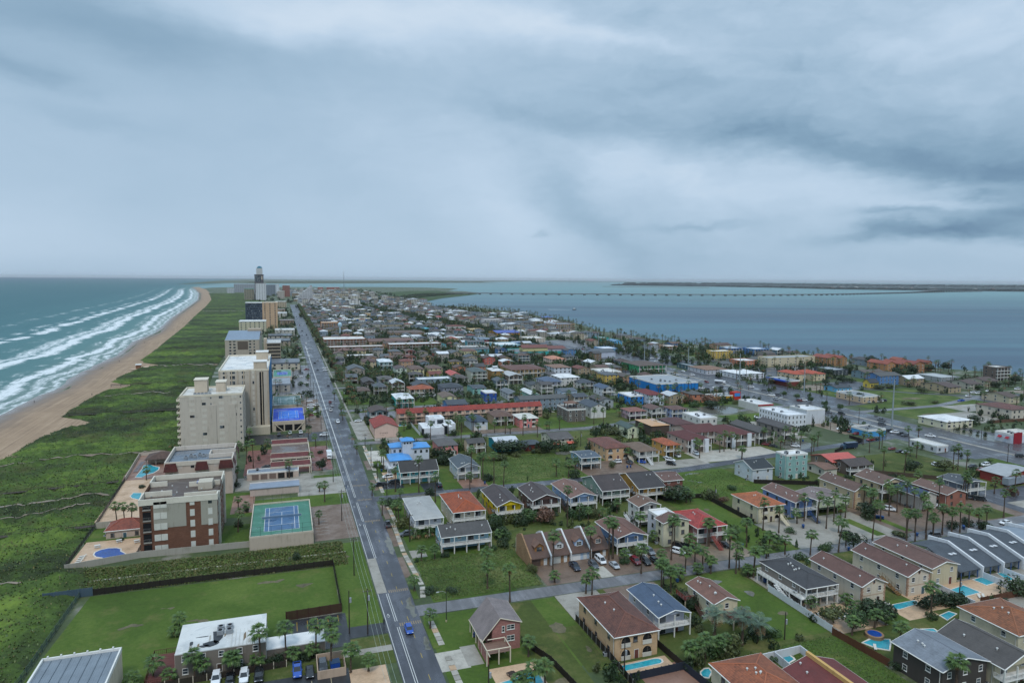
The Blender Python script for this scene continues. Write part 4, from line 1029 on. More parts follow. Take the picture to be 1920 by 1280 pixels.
# pools and their decks on the beach side
def ell(cx,cy,rx,ry,k=0.0,n=22):return [(cx+rx*math.cos(a)*(1+k*math.cos(2*a+.6)),cy+ry*math.sin(a)*(1+k*math.cos(3*a))) for a in (2*math.pi*i/n for i in range(n))]
def pool(pts,m,label,z=.12,cop='pd8d0c4',g='swimming pools'):
 t=thing('swimming_pool',label,'pool',(0,0,0),0,g)
 c=(sum(p[0] for p in pts)/len(pts),sum(p[1] for p in pts)/len(pts));t.location=(c[0],c[1],0)
 P=[(x-c[0],y-c[1]) for x,y in pts]
 a=sum(P[i][0]*P[(i+1) % len(P)][1]-P[(i+1) % len(P)][0]*P[i][1] for i in range(len(P)))
 if a<0:P=P[::-1]
 ob('water',MB().poly([(x,y,z) for x,y in P]).mesh('water',m),t)
 q=MB();n=len(P);O=[(x*(1+.45/max(.5,math.hypot(x,y))),y*(1+.45/max(.5,math.hypot(x,y)))) for x,y in P]
 V=[(x,y,z+.06) for x,y in P]+[(x,y,z+.06) for x,y in O]+[(x,y,z-.02) for x,y in P]+[(x,y,.02) for x,y in O]
 F=[]
 for i in range(n):
  j=(i+1) % n;F+=[(i,n+i,n+j,j)[::-1],(i,j,2*n+j,2*n+i)[::-1],(n+i,3*n+i,3*n+j,n+j)[::-1]]
 ob('coping',q.add(V,F).mesh('coping',cop),t);LAND.append((min(p[0] for p in pts),min(p[1] for p in pts),max(p[0] for p in pts),max(p[1] for p in pts),label));return t
ob('terrace',MB().prism([(-62.2,224.8),(-44,228.6),(-44,246),(-61.8,246)],0,.5).mesh('terrace','deck_tan'))['kind']='structure'
ob('terrace',MB().prism([(-62.5,246),(-44,246),(-44,260),(-62.5,260)],0,.48).mesh('terrace','lawn'))['kind']='structure'
ob('terrace',MB().prism([(-64.2,266),(-45,266),(-45,318),(-64.4,318)],0,.52).mesh('terrace','deck_tan'))['kind']='structure'
ob('terrace',MB().prism([(-66.4,318),(-45,318),(-45,361),(-66.6,361)],0,.55).mesh('terrace','paver'))['kind']='structure'
KP=[(-56.9,232.4),(-57.0,235.0),(-55.9,236.9),(-53.9,237.8),(-51.6,237.1),(-50.2,235.4),(-50.0,233.3),(-48.2,230.2),(-47.7,228.5),(-48.5,226.8),(-50.4,226.2),(-52.8,226.6),(-54.1,228.6),(-55.9,230.1)]
ky=min(p[1] for p in KP);KP=[(x,229.0+(y-ky)*.82) for x,y in KP]
pool(KP,'pool_blue','dark blue kidney shaped pool on the pink deck',.56)
pool([(-61.5,322.0),(-61.1,336.0),(-61.8,341.6),(-59.5,343.1),(-57.3,339.1),(-54.6,336.1),(-54.2,331.8),(-55.4,327.0),(-57.9,324.8),(-58.8,321.1)],'pool_aqua','bright aqua pool beside the leaning palm',.6)
pool([(-58.1,294.3),(-57.9,298.4),(-54.9,297.4),(-54.0,288.6),(-57.1,291.6)],'pool_aqua','small aqua pool between the beach condominiums',.57)
# ---------------------------------------------------------------- buildings from measured plans: x0 y0 x1 y1 eaves roof rise roof-colour wall features label
BLD=[
(68.9,131.6,80.7,152.2,6.0,'h',2.3,'t6a4438','d8b48c','a v2','tan stucco house with brown clay tile hip roof'),
(83.6,137.3,92.7,153.3,5.6,'gy',1.3,'s4a5a70','c3c6d2','b v3','pale grey house with slate blue gable roof'),
(100.7,139.5,108.5,152.3,5.3,'gy',1.4,'s7b574a','dccfae','v6','cream house with brown gable roof and red railings'),
(129.2,139.5,140.0,158.7,5.2,'h',1.6,'s434244','948a80','b s v6','taupe house with charcoal roof and white wraparound balcony'),
(143.5,135.2,152.4,154.6,5.7,'gy',1.9,'s6a4c43','dccfba','q o v2','cream quoined house with brown gable roof and oval window'),
(160.3,136.0,169.3,155.9,5.8,'gy',1.9,'s664840','dccfba','q o v2','cream quoined house with outside staircase by the pool'),
(171.9,138.3,182.5,159.1,5.6,'gy',1.5,'s6b4f46','cfc0a0','v2','long beige house with wide brown gable roof'),
(157.1,104.0,172.0,119.2,6.0,'h',2.2,'t8a5638','ddd2b6','v3','cream house under mottled orange tile hip roof'),
(141.4,95.9,153.0,111.9,5.5,'gy',2.5,'s55504d','c8bda0','b v2','house with big charcoal roof and arched porch'),
(127.6,98.8,141.2,111.6,5.8,'gy',2.0,'s7d838b','4a4440','v3','dark timber house with light grey roof and navy base'),
(83.2,100.0,96.4,116.4,6.0,'h',2.4,'t96583c','d9cfb4','v5','cream house with orange clay tile hip roof'),
(96.9,96.0,111.0,111.0,5.0,'gy',2.2,'s6e3430','cfa060','v4','dark red roofed duplex with yellow parapet wall'),
(-49.0,138.0,-34.4,159.0,7.0,'f',0.5,'m7d8790','d2c4ae','w0 n','beige block with flat grey metal roof'),
(-23.6,154.8,-5.3,167.6,5.6,'p',0.3,'wd8d8d4','7d746a','','taupe motel with stained white roof'),
(-5.3,155.6,7.5,160.6,3.2,'p',0.2,'we2e2e0','7d746a','w0','low taupe annex with clean white roof'),
(97.7,186.1,108.8,202.3,5.3,'gy',1.5,'s755347','7f9dc8','b s','blue house with brown gable roof and white stair'),
(115.0,203.7,123.9,212.5,8.0,'gy',1.5,'s755a4a','d8d4cc','b s','white stilt house with brown roof and double balconies'),
(116.0,192.9,122.8,199.1,8.6,'f',0.5,'we8e8e8','d5d3d6','','narrow white house with flat white roof'),
(114.7,187.0,125.0,192.8,8.0,'gy',1.6,'s6b5148','dcd6b8','b','cream three storey house with brown gable roof'),
(125.8,184.4,137.3,201.4,6.0,'h',2.0,'ta8443e','c98f8a','b a g','red brick house with red tile hip roof'),
(158.6,195.8,170.3,211.7,6.0,'h',2.0,'ta8623e','e0d4b4','a v2','cream arcaded house with orange tile hip roof'),
(173.9,194.9,183.8,213.7,6.4,'gy',1.8,'s74574d','7d97c9','v6 b','cornflower blue house with brown gable roof'),
(185.2,196.0,199.9,208.5,5.6,'gy',1.3,'s7d6f6c','c5cfae','s','pale green stilt house with grey brown roof'),
(204.1,198.1,212.8,216.9,6.8,'gy',2.2,'s6a5248','d2bd99','q','long tan house with brown gable roof by the palms'),
(221.6,201.7,233.9,216.1,6.8,'gy',2.2,'s6e564b','cdb896','b','tan house with brown roof and back stair'),
(226.6,189.1,235.8,204.3,5.2,'gy',1.8,'s3c4a66','d5cfc4','w0','white gabled garage house with navy roof'),
(238.4,187.6,249.0,203.7,5.4,'gy',1.6,'s73584d','a8705f','','brick fronted house with long brown roof'),
(254.7,194.1,267.6,205.7,6.0,'gy',1.0,'s505459','76818e','b','grey blue house with white curved deck'),
(289.7,201.9,312.8,214.1,4.0,'gy',2.0,'ma9abac','8e3a34','w0','red brick workshop with pale metal roof'),
(311.9,252.9,319.7,269.0,3.6,'f',0.4,'wd8d6d2','c6cace','','white portable building with worn flat roof'),
(306.3,290.5,319.1,302.3,4.2,'f',0.8,'m6d7278','4d9fd6','w0','bright blue shop with black parapet'),
(369.4,255.2,386.6,265.3,5.2,'f',0.8,'wd9d6cf','cfd4dc','w0','white restaurant with red awnings and red entrance'),
(40.0,219.6,50.0,243.8,6.0,'h',1.2,'ma9a8a4','d3d6de','b s','white house with pale metal hip roof'),
(53.8,222.5,65.6,244.1,6.0,'h',2.2,'t9c4e2c','e0d5bd','b','cream house with bright orange tile hip roof'),
(45.2,202.5,61.7,213.5,5.6,'gx',2.2,'s514e4c','9cc4d4','b s v4','sky blue house with dark roof and long white deck'),
(70.4,225.1,80.5,246.1,5.6,'gy',2.0,'s4b4140','e8c61c','b s','vivid yellow house with dark brown roof'),
(84.7,227.4,95.9,244.7,5.6,'gy',2.0,'s4e4341','705550','b s v4','chocolate brown house with stepped dark roofs'),
(99.2,226.2,110.2,245.8,5.6,'gy',1.6,'s7c5d51','a5bfe2','b s','baby blue house with pinkish brown roof'),
(114.1,230.1,126.0,249.8,5.6,'gx',3.4,'s493f3d','8a9f90','b s v2','moss green house with steep dark roof'),
(128.9,228.5,141.0,250.1,5.6,'gx',3.4,'s403b3b','dca24e','b s v2','orange yellow house with steep black roof'),
(145.8,238.1,155.3,251.3,4.4,'gx',1.5,'s6b5047','80524a','','small brick house with brown gable roof'),
(44.8,278.8,61.3,290.8,5.3,'gx',3.3,'s3b3836','55b4bb','g b','turquoise house with black gable roof'),
(69.3,278.1,79.5,295.2,5.4,'gy',2.0,'s515a60','cdd3da','b g','pale grey house with slate roof and arched garage'),
(70.0,320.1,80.4,335.5,5.0,'h',1.6,'s5f5b59','da8d8a','g','salmon pink house with grey hip roof'),
(84.8,320.2,94.2,329.2,5.2,'gx',1.6,'s4d4a48','dec6a8','b','beige house with dark roof and rear white deck'),
(99.1,319.3,111.8,333.5,4.6,'gx',1.4,'mc9cdd2','1f8c9a','w0','teal metal barn with curved pale roof'),
(113.7,316.4,122.9,325.4,3.4,'h',1.5,'s4a5157','6e302d','','low dark red cabin with slate hip roof'),
(129.3,319.3,141.6,336.3,4.2,'gx',2.0,'s5b5653','cdc9b6','','cream bungalow with grey gable roof and coral awnings'),
(126.6,277.0,136.5,290.3,5.6,'gx',0.8,'s56616c','84a6b2','b s','blue grey stilt house with low slate roof'),
(144.5,288.2,157.5,310.6,6.0,'h',2.0,'t794a3e','d6b088','a','peach house with brown tile hip roof and arches'),
(162.1,375.7,174.0,392.9,7.8,'f',0.5,'s7a736b','6f6862','','unfinished grey concrete house with rooftop pavilion'),
(180.2,381.8,191.4,401.4,7.0,'gy',2.2,'s4d555e','dad8d2','g o','tall white gabled house with slate roof'),
(128.8,368.1,140.7,383.4,5.4,'h',1.6,'sd6d3ca','db8782','a','coral pink house with off white hip roof'),
(116.2,377.1,128.3,394.2,5.6,'h',2.2,'s6b5145','b69d82','b','tan brown house with brown hip roof'),
(100.0,369.7,110.4,387.5,5.0,'h',2.0,'s3c4959','ccd5dd','g','white house with navy hip roof'),
(45.1,366.8,58.7,390.8,5.6,'gy',2.7,'t9a3c2e','dfc0b0','w0','peach motel wing with red roof facing the road'),
(62.4,397.7,154.2,406.7,6.6,'gx',2.2,'t963b2e','dcbda9','w0','long three level motel with red roof'),
(70.1,450.2,82.4,473.4,6.0,'h',1.5,'we0e2e2','40b8ac','b','aqua house with white metal hip roof'),
(85.5,487.0,103.9,501.8,6.0,'h',2.0,'ta2593c','dfc8aa','b a','peach villa with orange tile hip roof'),
(102.5,453.5,112.8,473.2,4.8,'gy',1.4,'s6f5d50','e3dcac','','pale yellow cottage with brown gable roof'),
(110.2,488.6,126.6,507.4,6.0,'h',2.0,'s40454b','9293a0','','lavender grey house with charcoal hip roof'),
(133.9,456.7,142.2,469.2,6.4,'f',0.4,'we0e0e0','2d56a2','','royal blue cube house with white roof'),
(133.4,488.2,144.4,507.1,4.4,'gx',1.0,'s4a5259','94c6be','','small aqua house with grey roof'),
(91.1,586.0,101.2,605.3,8.0,'gy',1.6,'s5b4a48','d2dccd','','mint white three storey house with brown roof'),
(104.1,584.8,116.3,609.6,7.4,'h',1.6,'s6b5348','dcd2a4','','pale yellow block house with brown hip roof'),
(120.3,586.0,132.9,608.2,7.4,'h',1.6,'s6d564b','dcd0a2','','second pale yellow block house with brown hip roof'),
(51.3,596.6,66.5,619.8,7.2,'gy',2.8,'s5d6266','a3998f','','tall taupe gabled house near the road'),
(57.8,534.9,67.2,558.9,5.0,'gy',1.8,'s4b4645','605b58','g','dark grey gabled house near the road'),
(71.3,545.2,83.4,563.2,5.6,'h',1.6,'s5f5a57','808b98','b','blue grey house with round balcony'),
(132.8,556.8,142.5,580.8,5.0,'gy',2.0,'mc04a3c','d2c6a8','','cream house with red metal gable roof'),
(132.1,535.1,142.9,555.1,5.4,'h',1.6,'s5d5450','ccc2aa','b','beige house with grey brown roof behind palms'),
(149.2,549.0,162.7,573.0,8.4,'h',2.0,'s54605f','c0c4b2','b','three storey sage house with green grey roof'),
(165.9,545.1,176.6,564.7,9.0,'h',1.4,'wd8d8d6','ac8550','','ochre tower house with white roof and cupola'),
(174.5,526.3,186.4,550.3,7.0,'gy',1.5,'mb9b9b7','8c7c6e','b','brown stilt house with pale metal roof'),
(188.0,561.0,220.7,595.9,7.0,'h',2.0,'s6e4a40','cda56a','b','long ochre apartment house with brown roof'),
(226.8,557.5,244.1,583.3,8.0,'h',1.2,'s8b6b59','d2d8e0','','white three storey house with tan roof'),
(208.2,498.7,225.8,519.6,8.0,'h',1.8,'we6e6e4','dad7d1','','tall white house with bright white pyramid roof'),
(193.6,490.9,207.3,515.3,6.4,'h',2.2,'s55647a','c5c7d6','b','lavender house with blue grey hip roof'),
(220.3,485.6,233.6,506.5,5.2,'h',1.6,'s474d55','dededb','b','low white house with slate hip roof'),
(193.4,459.4,206.1,475.5,4.0,'gx',1.4,'s5f666e','bccfe2','','powder blue cottage with grey gable roof'),
(180.5,490.1,190.1,510.2,4.6,'gy',1.6,'s474c4f','bfbfba','','small grey house with dark gable roof among trees'),
(150.8,455.6,159.6,477.8,4.6,'gy',1.5,'s6d7378','cbcdce','b','light grey house with grey gable roof behind motel'),
(164.3,447.7,171.6,471.3,5.0,'gy',1.4,'md3d6d3','92c2b2','','seafoam house with white gable roof'),
(223.7,453.5,234.0,471.0,5.6,'gy',2.0,'s4f6076','d1d4d8','b','white house with navy gable roof and arched door'),
(263.2,535.2,281.8,559.2,6.0,'f',0.8,'we0ddd6','b5966e','','tan shopping building with white sail canopy'),
(312.5,558.4,341.3,594.4,6.6,'h',2.4,'s5f5148','41a06c','b','green store with brown hip roof'),
(271.0,456.6,307.9,500.5,7.0,'f',0.6,'m9da2a6','1f80ca','w0','large bright blue store with flat grey roof'),
(291.3,413.0,313.2,423.1,3.6,'f',0.4,'m8d9296','dba420','w0','long low yellow restaurant'),
(225.2,415.0,236.0,432.4,6.4,'f',0.4,'we4e4e4','3088d8','','azure two storey house with white flat roof'),
(236.5,408.3,249.1,431.1,7.6,'h',2.0,'s702f2e','d8dee8','','white three storey house with maroon hip roof'),
(200.8,369.6,213.1,383.0,5.4,'h',1.4,'s8a5c51','cbabb7','b s','lilac stilt house with pinkish brown roof'),
(217.4,371.7,228.0,385.0,5.4,'gy',1.5,'s6b5048','dad7cf','b s','off white stilt house with brown gable roof'),
(229.8,367.5,241.6,381.3,5.4,'h',1.4,'s6b4f48','a2b2d2','b','periwinkle house with brown roof and white porch'),
(176.4,326.4,183.8,341.5,5.6,'gy',1.6,'s4a5a55','e6e9c8','','lemon white house with dark green roof'),
(191.1,326.4,202.9,345.9,6.0,'h',0.9,'cc9904f','5d5048','w0','timber house under construction with bare plywood roof'),
(206.5,328.3,220.2,345.6,5.4,'h',2.2,'s5e3f3d','cdcdc8','','pale grey house with maroon brown hip roof'),
(226.9,333.4,238.4,352.0,7.0,'f',0.6,'we6e6e6','dcdad4','','new white flat roofed house with roof terrace'),
(189.9,288.7,203.7,309.6,6.6,'h',2.2,'s5f302c','cdb5a6','b','maroon roofed apartment block, wing beside the orange cottage'),
(215.5,292.4,233.0,316.4,6.6,'h',2.4,'s5f302c','cdb5a6','b','maroon roofed apartment block, wing with striped car park'),
(175.3,285.0,183.7,299.9,6.0,'h',1.6,'ta85a38','dba860','b','golden cottage with orange hip roof'),
(157.7,280.2,168.6,298.6,5.4,'h',1.6,'s75604f','dbd5ca','b s','white house with brown roof and double stairs'),
(205.9,237.5,217.2,244.3,11.0,'f',0.5,'we4e4e2','93bab4','','tall sea green concrete house with white roof'),
(189.3,238.4,200.5,251.7,5.5,'gx',2.6,'s33383b','d8dfe5','','white duplex with black gable roof'),
(234.4,240.9,250.2,255.2,4.4,'gx',2.0,'mc2574a','80705f','','brown house with coral red metal roof'),
(236.5,232.7,250.0,244.4,4.4,'gx',2.0,'s4d433f','6e6158','b','dark brown house with dark roof and rear deck'),
(225.2,235.8,233.1,248.0,3.2,'gx',1.0,'s7a5a4a','d2ccbe','','low cream cottage with brown roof'),
(236.5,293.9,246.3,319.5,6.4,'gy',2.0,'s565250','9c938b','b','grey apartment house with dark gable roof and garage court'),
(255.4,297.0,265.2,321.0,6.4,'gy',2.0,'s54504f','9a9189','b','grey apartment house with dark gable roof beside warehouse'),
(274.8,317.6,288.3,342.2,9.0,'f',0.5,'we4e6e8','e2e5e9','u','white warehouse with rows of small windows'),
(297.7,327.9,311.4,342.7,9.0,'f',0.5,'we2e4e6','d6dade','w0','white windowless warehouse annex'),
(295.6,369.4,307.5,390.0,5.0,'f',0.5,'we0e0de','d2d2ca','w0','white shop with red roof stripe'),
(389.0,374.9,404.8,399.5,5.0,'f',0.7,'m90989f','ccb494','','tan clinic with curved parapet'),
(377.1,498.2,404.3,527.4,4.6,'h',2.0,'we6e6e6','dadde2','','white bank with bright white hip roof'),
(367.1,532.1,392.4,563.7,4.2,'h',1.8,'s8a6a55','ccced4','','low white shop with tan hip roof'),
(369.6,561.6,377.0,585.6,4.5,'f',0.4,'m8f9597','3f6068','','dark teal shop with flat roof'),
(417.9,475.2,429.4,499.2,6.0,'h',2.0,'tb8553a','d8c6a6','','cream house with terracotta hip roof'),
(434.0,472.3,447.9,496.3,6.0,'h',2.0,'tb8553a','d8c6a6','','cream villa with terracotta roof and broad windows'),
(390.7,452.5,402.9,476.5,4.8,'f',0.6,'m858b90','803f38','w0','brick store with blue canopy'),
(461.8,564.7,519.9,580.7,9.0,'f',0.6,'ma2aab0','d2c4a6','','long cream three storey hotel with grey roof'),
(450.9,428.1,460.9,436.1,4.0,'gx',3.0,'s3a3d42','d8c058','','yellow cabin with steep black roof'),
(407.2,418.0,422.8,431.9,3.4,'gx',1.2,'s40454a','72b4dc','','light blue bungalow with black roof'),
(475.3,492.9,492.6,516.9,5.5,'f',0.5,'m9aa0a4','40494f','','black waterfront bar with flat roof'),
(367.6,292.7,389.5,312.4,4.4,'h',1.6,'we4e4e4','dfd9bc','a','white roofed restaurant with arches and yellow wall'),
(433.0,301.2,451.9,325.2,6.4,'h',2.0,'t6e4840','d2c8b8','','cream two storey house with brown tile hip roof'),
(489.4,389.9,503.4,415.3,4.6,'gx',2.2,'s5b4a45','b6a588','','brown roofed duplex with white gable'),
(520.2,395.9,533.0,417.0,4.8,'gx',2.2,'s5a4a44','b8b4a6','','brown roofed duplex behind the parked vans'),
(548.5,404.1,563.8,423.9,4.8,'gx',2.2,'s5a4842','b2ab98','','brown roofed duplex beside shrubs'),
(489.5,342.9,500.7,364.2,4.6,'gx',2.2,'s5b4a42','c6baa0','','brown roofed duplex next to the car park'),
(536.0,434.5,557.3,459.9,4.4,'f',0.4,'mb9bcbc','9aa0a2','','grey flat roofed house by the bay'),
(592.8,427.2,609.3,440.5,12.0,'f',0.5,'wdcd8d0','6f635c','b','tall brown grey waterfront condominium'),
(535.8,490.4,547.0,514.4,9.0,'gy',2.5,'t9a5240','bb8a60','','ochre condominium gable by the bay palms'),
(549.9,486.5,561.1,510.5,9.0,'gy',2.5,'t985040','b88860','','rust roofed condominium in the bayside row'),
(560.8,483.5,575.3,507.5,9.0,'gy',2.5,'t8a463a','a87858','','dark rust roofed condominium in the bayside row'),
(593.6,496.3,600.1,510.4,8.0,'gy',2.0,'t8a4a3c','a5765a','','small rust roofed condominium at the water'),
(586.1,521.8,596.0,534.6,8.0,'gy',2.0,'t9c5642','b88860','','rust roofed condominium peeping behind the row'),
(526.1,552.4,539.4,576.4,8.0,'gy',2.5,'t955040','b4875e','','ochre condominium beside the long cream hotel'),
(537.5,549.3,547.1,573.3,8.0,'gy',2.5,'t955040','ae8058','','rust roofed condominium with palms before the bay'),
(46.6,860.8,97.6,904.8,11.0,'f',0.5,'wdedbd4','9e6f58','b','brown brick condominium block with white roof'),
(46.0,789.7,109.1,805.6,8.6,'f',0.4,'wd8d8d6','ab9383','b','long pinkish motel block with white roof'),
(118.0,803.5,180.1,826.8,8.6,'f',0.4,'wd8d8d6','8d6d58','b','long brown motel block with white roof'),
(102.6,875.8,160.5,919.8,6.0,'gx',2.0,'s75564c','b89d86','','long brown roofed apartment row'),
(148.8,994.9,199.6,1038.9,7.0,'h',2.0,'s6a5950','b3967d','','peach apartment house with brown roof'),
(58.5,1141.5,85.6,1175.3,14.0,'f',0.6,'wc9b79c','b57d54','b','ochre mid rise with dark balconies'),
(57.1,772.8,71.1,796.8,6.0,'h',1.8,'s7a5a50','d6c79f','','cream house with brown hip roof before motel'),
(73.4,768.5,87.2,792.5,6.0,'h',1.8,'s755850','d4c49c','','twin cream house with brown hip roof before motel'),
(85.4,649.5,98.6,673.5,7.0,'h',1.5,'we0e6e8','aed3d4','b','pale aqua stilt house with white metal roof'),
(71.9,665.1,85.1,689.1,5.6,'h',1.8,'s5f443c','ccba9a','','beige house with dark brown hip roof'),
(45.9,662.2,54.0,685.3,3.8,'h',1.5,'s4a3f42','70302f','','small dark red hipped cottage'),
(138.8,2639.8,209.1,2683.8,9.0,'f',0.5,'wd5d8da','d2d7d9','u','long white convention building'),
(146.7,1886.4,184.2,1933.2,7.0,'f',0.5,'we0ddd0','d0c39e','','cream flat roofed shop'),
(132.7,1371.4,168.1,1415.7,6.0,'f',0.5,'wd9c9a0','2f62a8','w0','blue fronted souvenir shop'),
(169.9,1535.3,186.4,1559.3,8.0,'f',0.5,'wdccba8','c9a878','','tan tower shop on the avenue'),
(215.7,1089.5,227.4,1113.5,5.0,'h',1.8,'m3fa0b0','d8dcdc','','white kiosk with turquoise roof'),
(231.7,1110.2,245.9,1134.2,4.0,'f',0.4,'m4a52b8','6a6aa0','w0','purple blue canopy shop'),
(169.4,946.0,184.7,970.0,6.0,'f',0.4,'we0e2e4','cfd6da','','white flat roofed block house'),
(208.7,880.2,220.8,904.2,7.0,'h',2.0,'t9c5a48','d0b690','','tan house with terracotta hip roof'),
(237.7,1575.7,258.2,1599.7,8.0,'f',0.4,'wdfe2e4','cfd3d4','','white three storey block by the avenue'),
(306.7,1410.2,322.0,1434.2,6.0,'h',2.0,'mb04038','d8d8d2','','white villa with red roof'),
(284.6,1399.1,299.6,1423.1,5.0,'h',2.0,'wdde2e4','5aa0a4','','teal pavilion with white roof'),
(349.4,1201.0,383.2,1221.0,12.0,'f',0.5,'wd9d5d3','dad6d4','b','white bayside hotel with dark balconies'),
(243.5,710.8,315.8,753.0,5.6,'f',0.6,'m6c6a70','44bcb4','','large turquoise plaza building'),
(325.2,682.3,351.9,706.3,6.0,'gx',3.0,'m55585c','c3cad8','w0','dark barrel roofed hangar'),
(432.1,1063.9,470.4,1102.2,11.0,'f',0.5,'m68788a','b59574','b','tan bayside hotel with blue grey roof'),
(302.2,970.8,338.8,1016.5,6.0,'gx',2.5,'m3c52a8','cd943e','','orange shop with vivid blue roof'),
(256.3,637.6,273.1,661.6,5.6,'h',2.4,'tc98b71','dbc2b4','','pinkish house with salmon hip roof'),
(282.3,1049.8,305.1,1078.3,6.0,'f',0.5,'wc8b48a','c0a578','','tan stucco row of shops'),
(456.5,1433.8,475.0,1457.8,6.0,'f',0.4,'we0e4e6','d6d8d8','','plain white bayside block'),
(487.6,1446.5,511.9,1476.8,7.0,'f',0.4,'we2e4e6','dcdede','','white bayside apartment house'),
(524.2,1348.5,545.5,1372.5,6.0,'h',2.0,'m3b62b0','9a8c80','','bayside house with blue roof'),
(245.4,880.5,270.4,911.7,5.0,'h',2.0,'m6a7a8a','8a3f48','','market hall with grey blue roof'),
(415.0,810.2,427.4,834.2,5.0,'gy',2.0,'m5a8aa8','6fb6dc','','sky blue gabled beach bar'),
(424.7,870.4,437.2,894.4,4.5,'f',0.4,'wc6c9c8','3fa69c','w0','teal beach bar with white roof'),
(358.3,729.0,378.2,753.0,5.0,'f',0.4,'we2e4e8','7aa8cc','','pale blue dock house with white roof'),
(314.8,872.6,341.5,905.9,6.0,'f',0.5,'wdcd8d0','cfc3b2','','white arcade with arched openings'),
(187.5,723.6,203.2,747.6,7.0,'h',1.8,'s75564a','d6cd9c','','lemon apartment house with brown roof'),
(250.9,802.1,281.2,839.0,5.0,'f',0.4,'we0e4e4','8cc0cc','','pale blue store with white roof')]
HG='houses and shops of the beach town'
for r_ in BLD:
 lab=r_[10];hc='house'
 for w,c in (('motel','motel'),('apartment','apartment house'),('condominium','condominium'),('store','shop'),('shop','shop'),('hotel','hotel'),('warehouse','warehouse'),('restaurant','restaurant'),('bar','bar'),('bank','bank')):
  if w in lab.split() or (' ' not in w and len(w)>4 and w in lab):hc=c;break
 building(*r_,name=hc.replace(' ','_') if hc != 'bar' else 'beach_bar',cat=hc,group=HG)
# ---------------------------------------------------------------- custom buildings on the right side
def pink_house():
 t=thing('house','pink brick house with lopsided grey gable roof and timber deck','house',(46.4,149.6,0),0,HG);LAND.append((41,142,51.5,156,'pink brick house with lopsided grey roof'))
 xl,xr,xk,y0,y1=-4.9,4.9,-.4,-5.6,5.6
 m=MB();zl,zr,zk=3.1,6.5,8.2
 fr=[(-2.2,y0+.4,0),(xr-.3,y0+.4,0),(xr-.3,y0+.4,zr),(xk,y0+.4,zk-.1),(-2.2,y0+.4,zk-.1-(1.8/4.5)*(zk-zl))]
 m.poly(fr);m.poly([(p[0],y1-.4,p[2]) for p in fr[::-1]]);m.poly([(-2.2,y1-.4,0),(-2.2,y0+.4,0),(-2.2,y0+.4,fr[4][2]),(-2.2,y1-.4,fr[4][2])]);m.poly([(xr-.3,y0+.4,0),(xr-.3,y1-.4,0),(xr-.3,y1-.4,zr),(xr-.3,y0+.4,zr)])
 ob('wall',m.mesh('wall','brick_pink'),t)
 q=MB();q.slab([(xl,y0,zl),(xk,y0,zk),(xk,y1,zk),(xl,y1,zl)],.16).slab([(xk,y0,zk),(xr,y0,zr),(xr,y1,zr),(xk,y1,zk)],.16);rf=ob('roof',q.mesh('roof','s857a78'),t)
 f=MB(); 
 for a,c in (((xl,y0,zl),(xk,y0,zk)),((xk,y0,zk),(xr,y0,zr)),((xl,y0,zl),(xl,y1,zl)),((xr,y0,zr),(xr,y1,zr))):f.tube([(a[0],a[1],a[2]-.1),(c[0],c[1],c[2]-.1)],.12,4)
 ob('fascia',f.mesh('fascia','pc9bda8'),rf)
 for x,z,w,h in ((1.3,4.9,1.9,1.2),(1.3,2.2,1.9,1.3),(0.1,4.5,.7,1.5)):ob('pane',pane_mesh(w,h),ob('window',frame_mesh(w,h,'pdcdcd4'),t,(x,y0+.39,z)),(0,0,0))
 for i in range(5):ob('post',cached('pp',lambda:MB().box(-.12,-.12,0,.12,.12,3.0).mesh('post','pc9bda8')),t,(xl+.2,y0+.4+i*2.6,0))
 ob('beam',MB().box(xl+.1,y0-6,2.75,xl+.3,y1,3.0,True).mesh('beam','pc9bda8'),t)
 for i in range(14):ob('deck_plank',cached('dp',lambda:MB().box(-2.75,-.15,0,2.75,.15,.06,True).mesh('deck_plank','d8a6e60')),t,(-2.3,y0-4.6+i*.34,2.7+.012*(i % 3)))
 for x,y in ((-5,-10.3),(.5,-10.3),(.5,-6.2),(-2.2,-10.3)):ob('post',cached('pp2',lambda:MB().box(-.13,-.13,0,.13,.13,3.7).mesh('post','pc9bda8')),t,(x,y,0))
 g=MB(); 
 for a,c in (((-5,-10.3),(.5,-10.3)),((.5,-10.3),(.5,-5.8)),((-5,-10.3),(-5,-5.2)),((-3.6,-6),(.5,-6))):g.tube([(*a,3.65),(*c,3.65)],.12,4)
 ob('pergola_frame',g.mesh('pergola_frame','pd6c9b2'),t)
 ob('lower_wall',MB().box(xl+.1,-10.2,0,xl+.35,-2,2.6).box(-2,y0-.2,0,-1.7,y0+.3,2.6).mesh('lower_wall','brick_pink'),t)
pink_house()
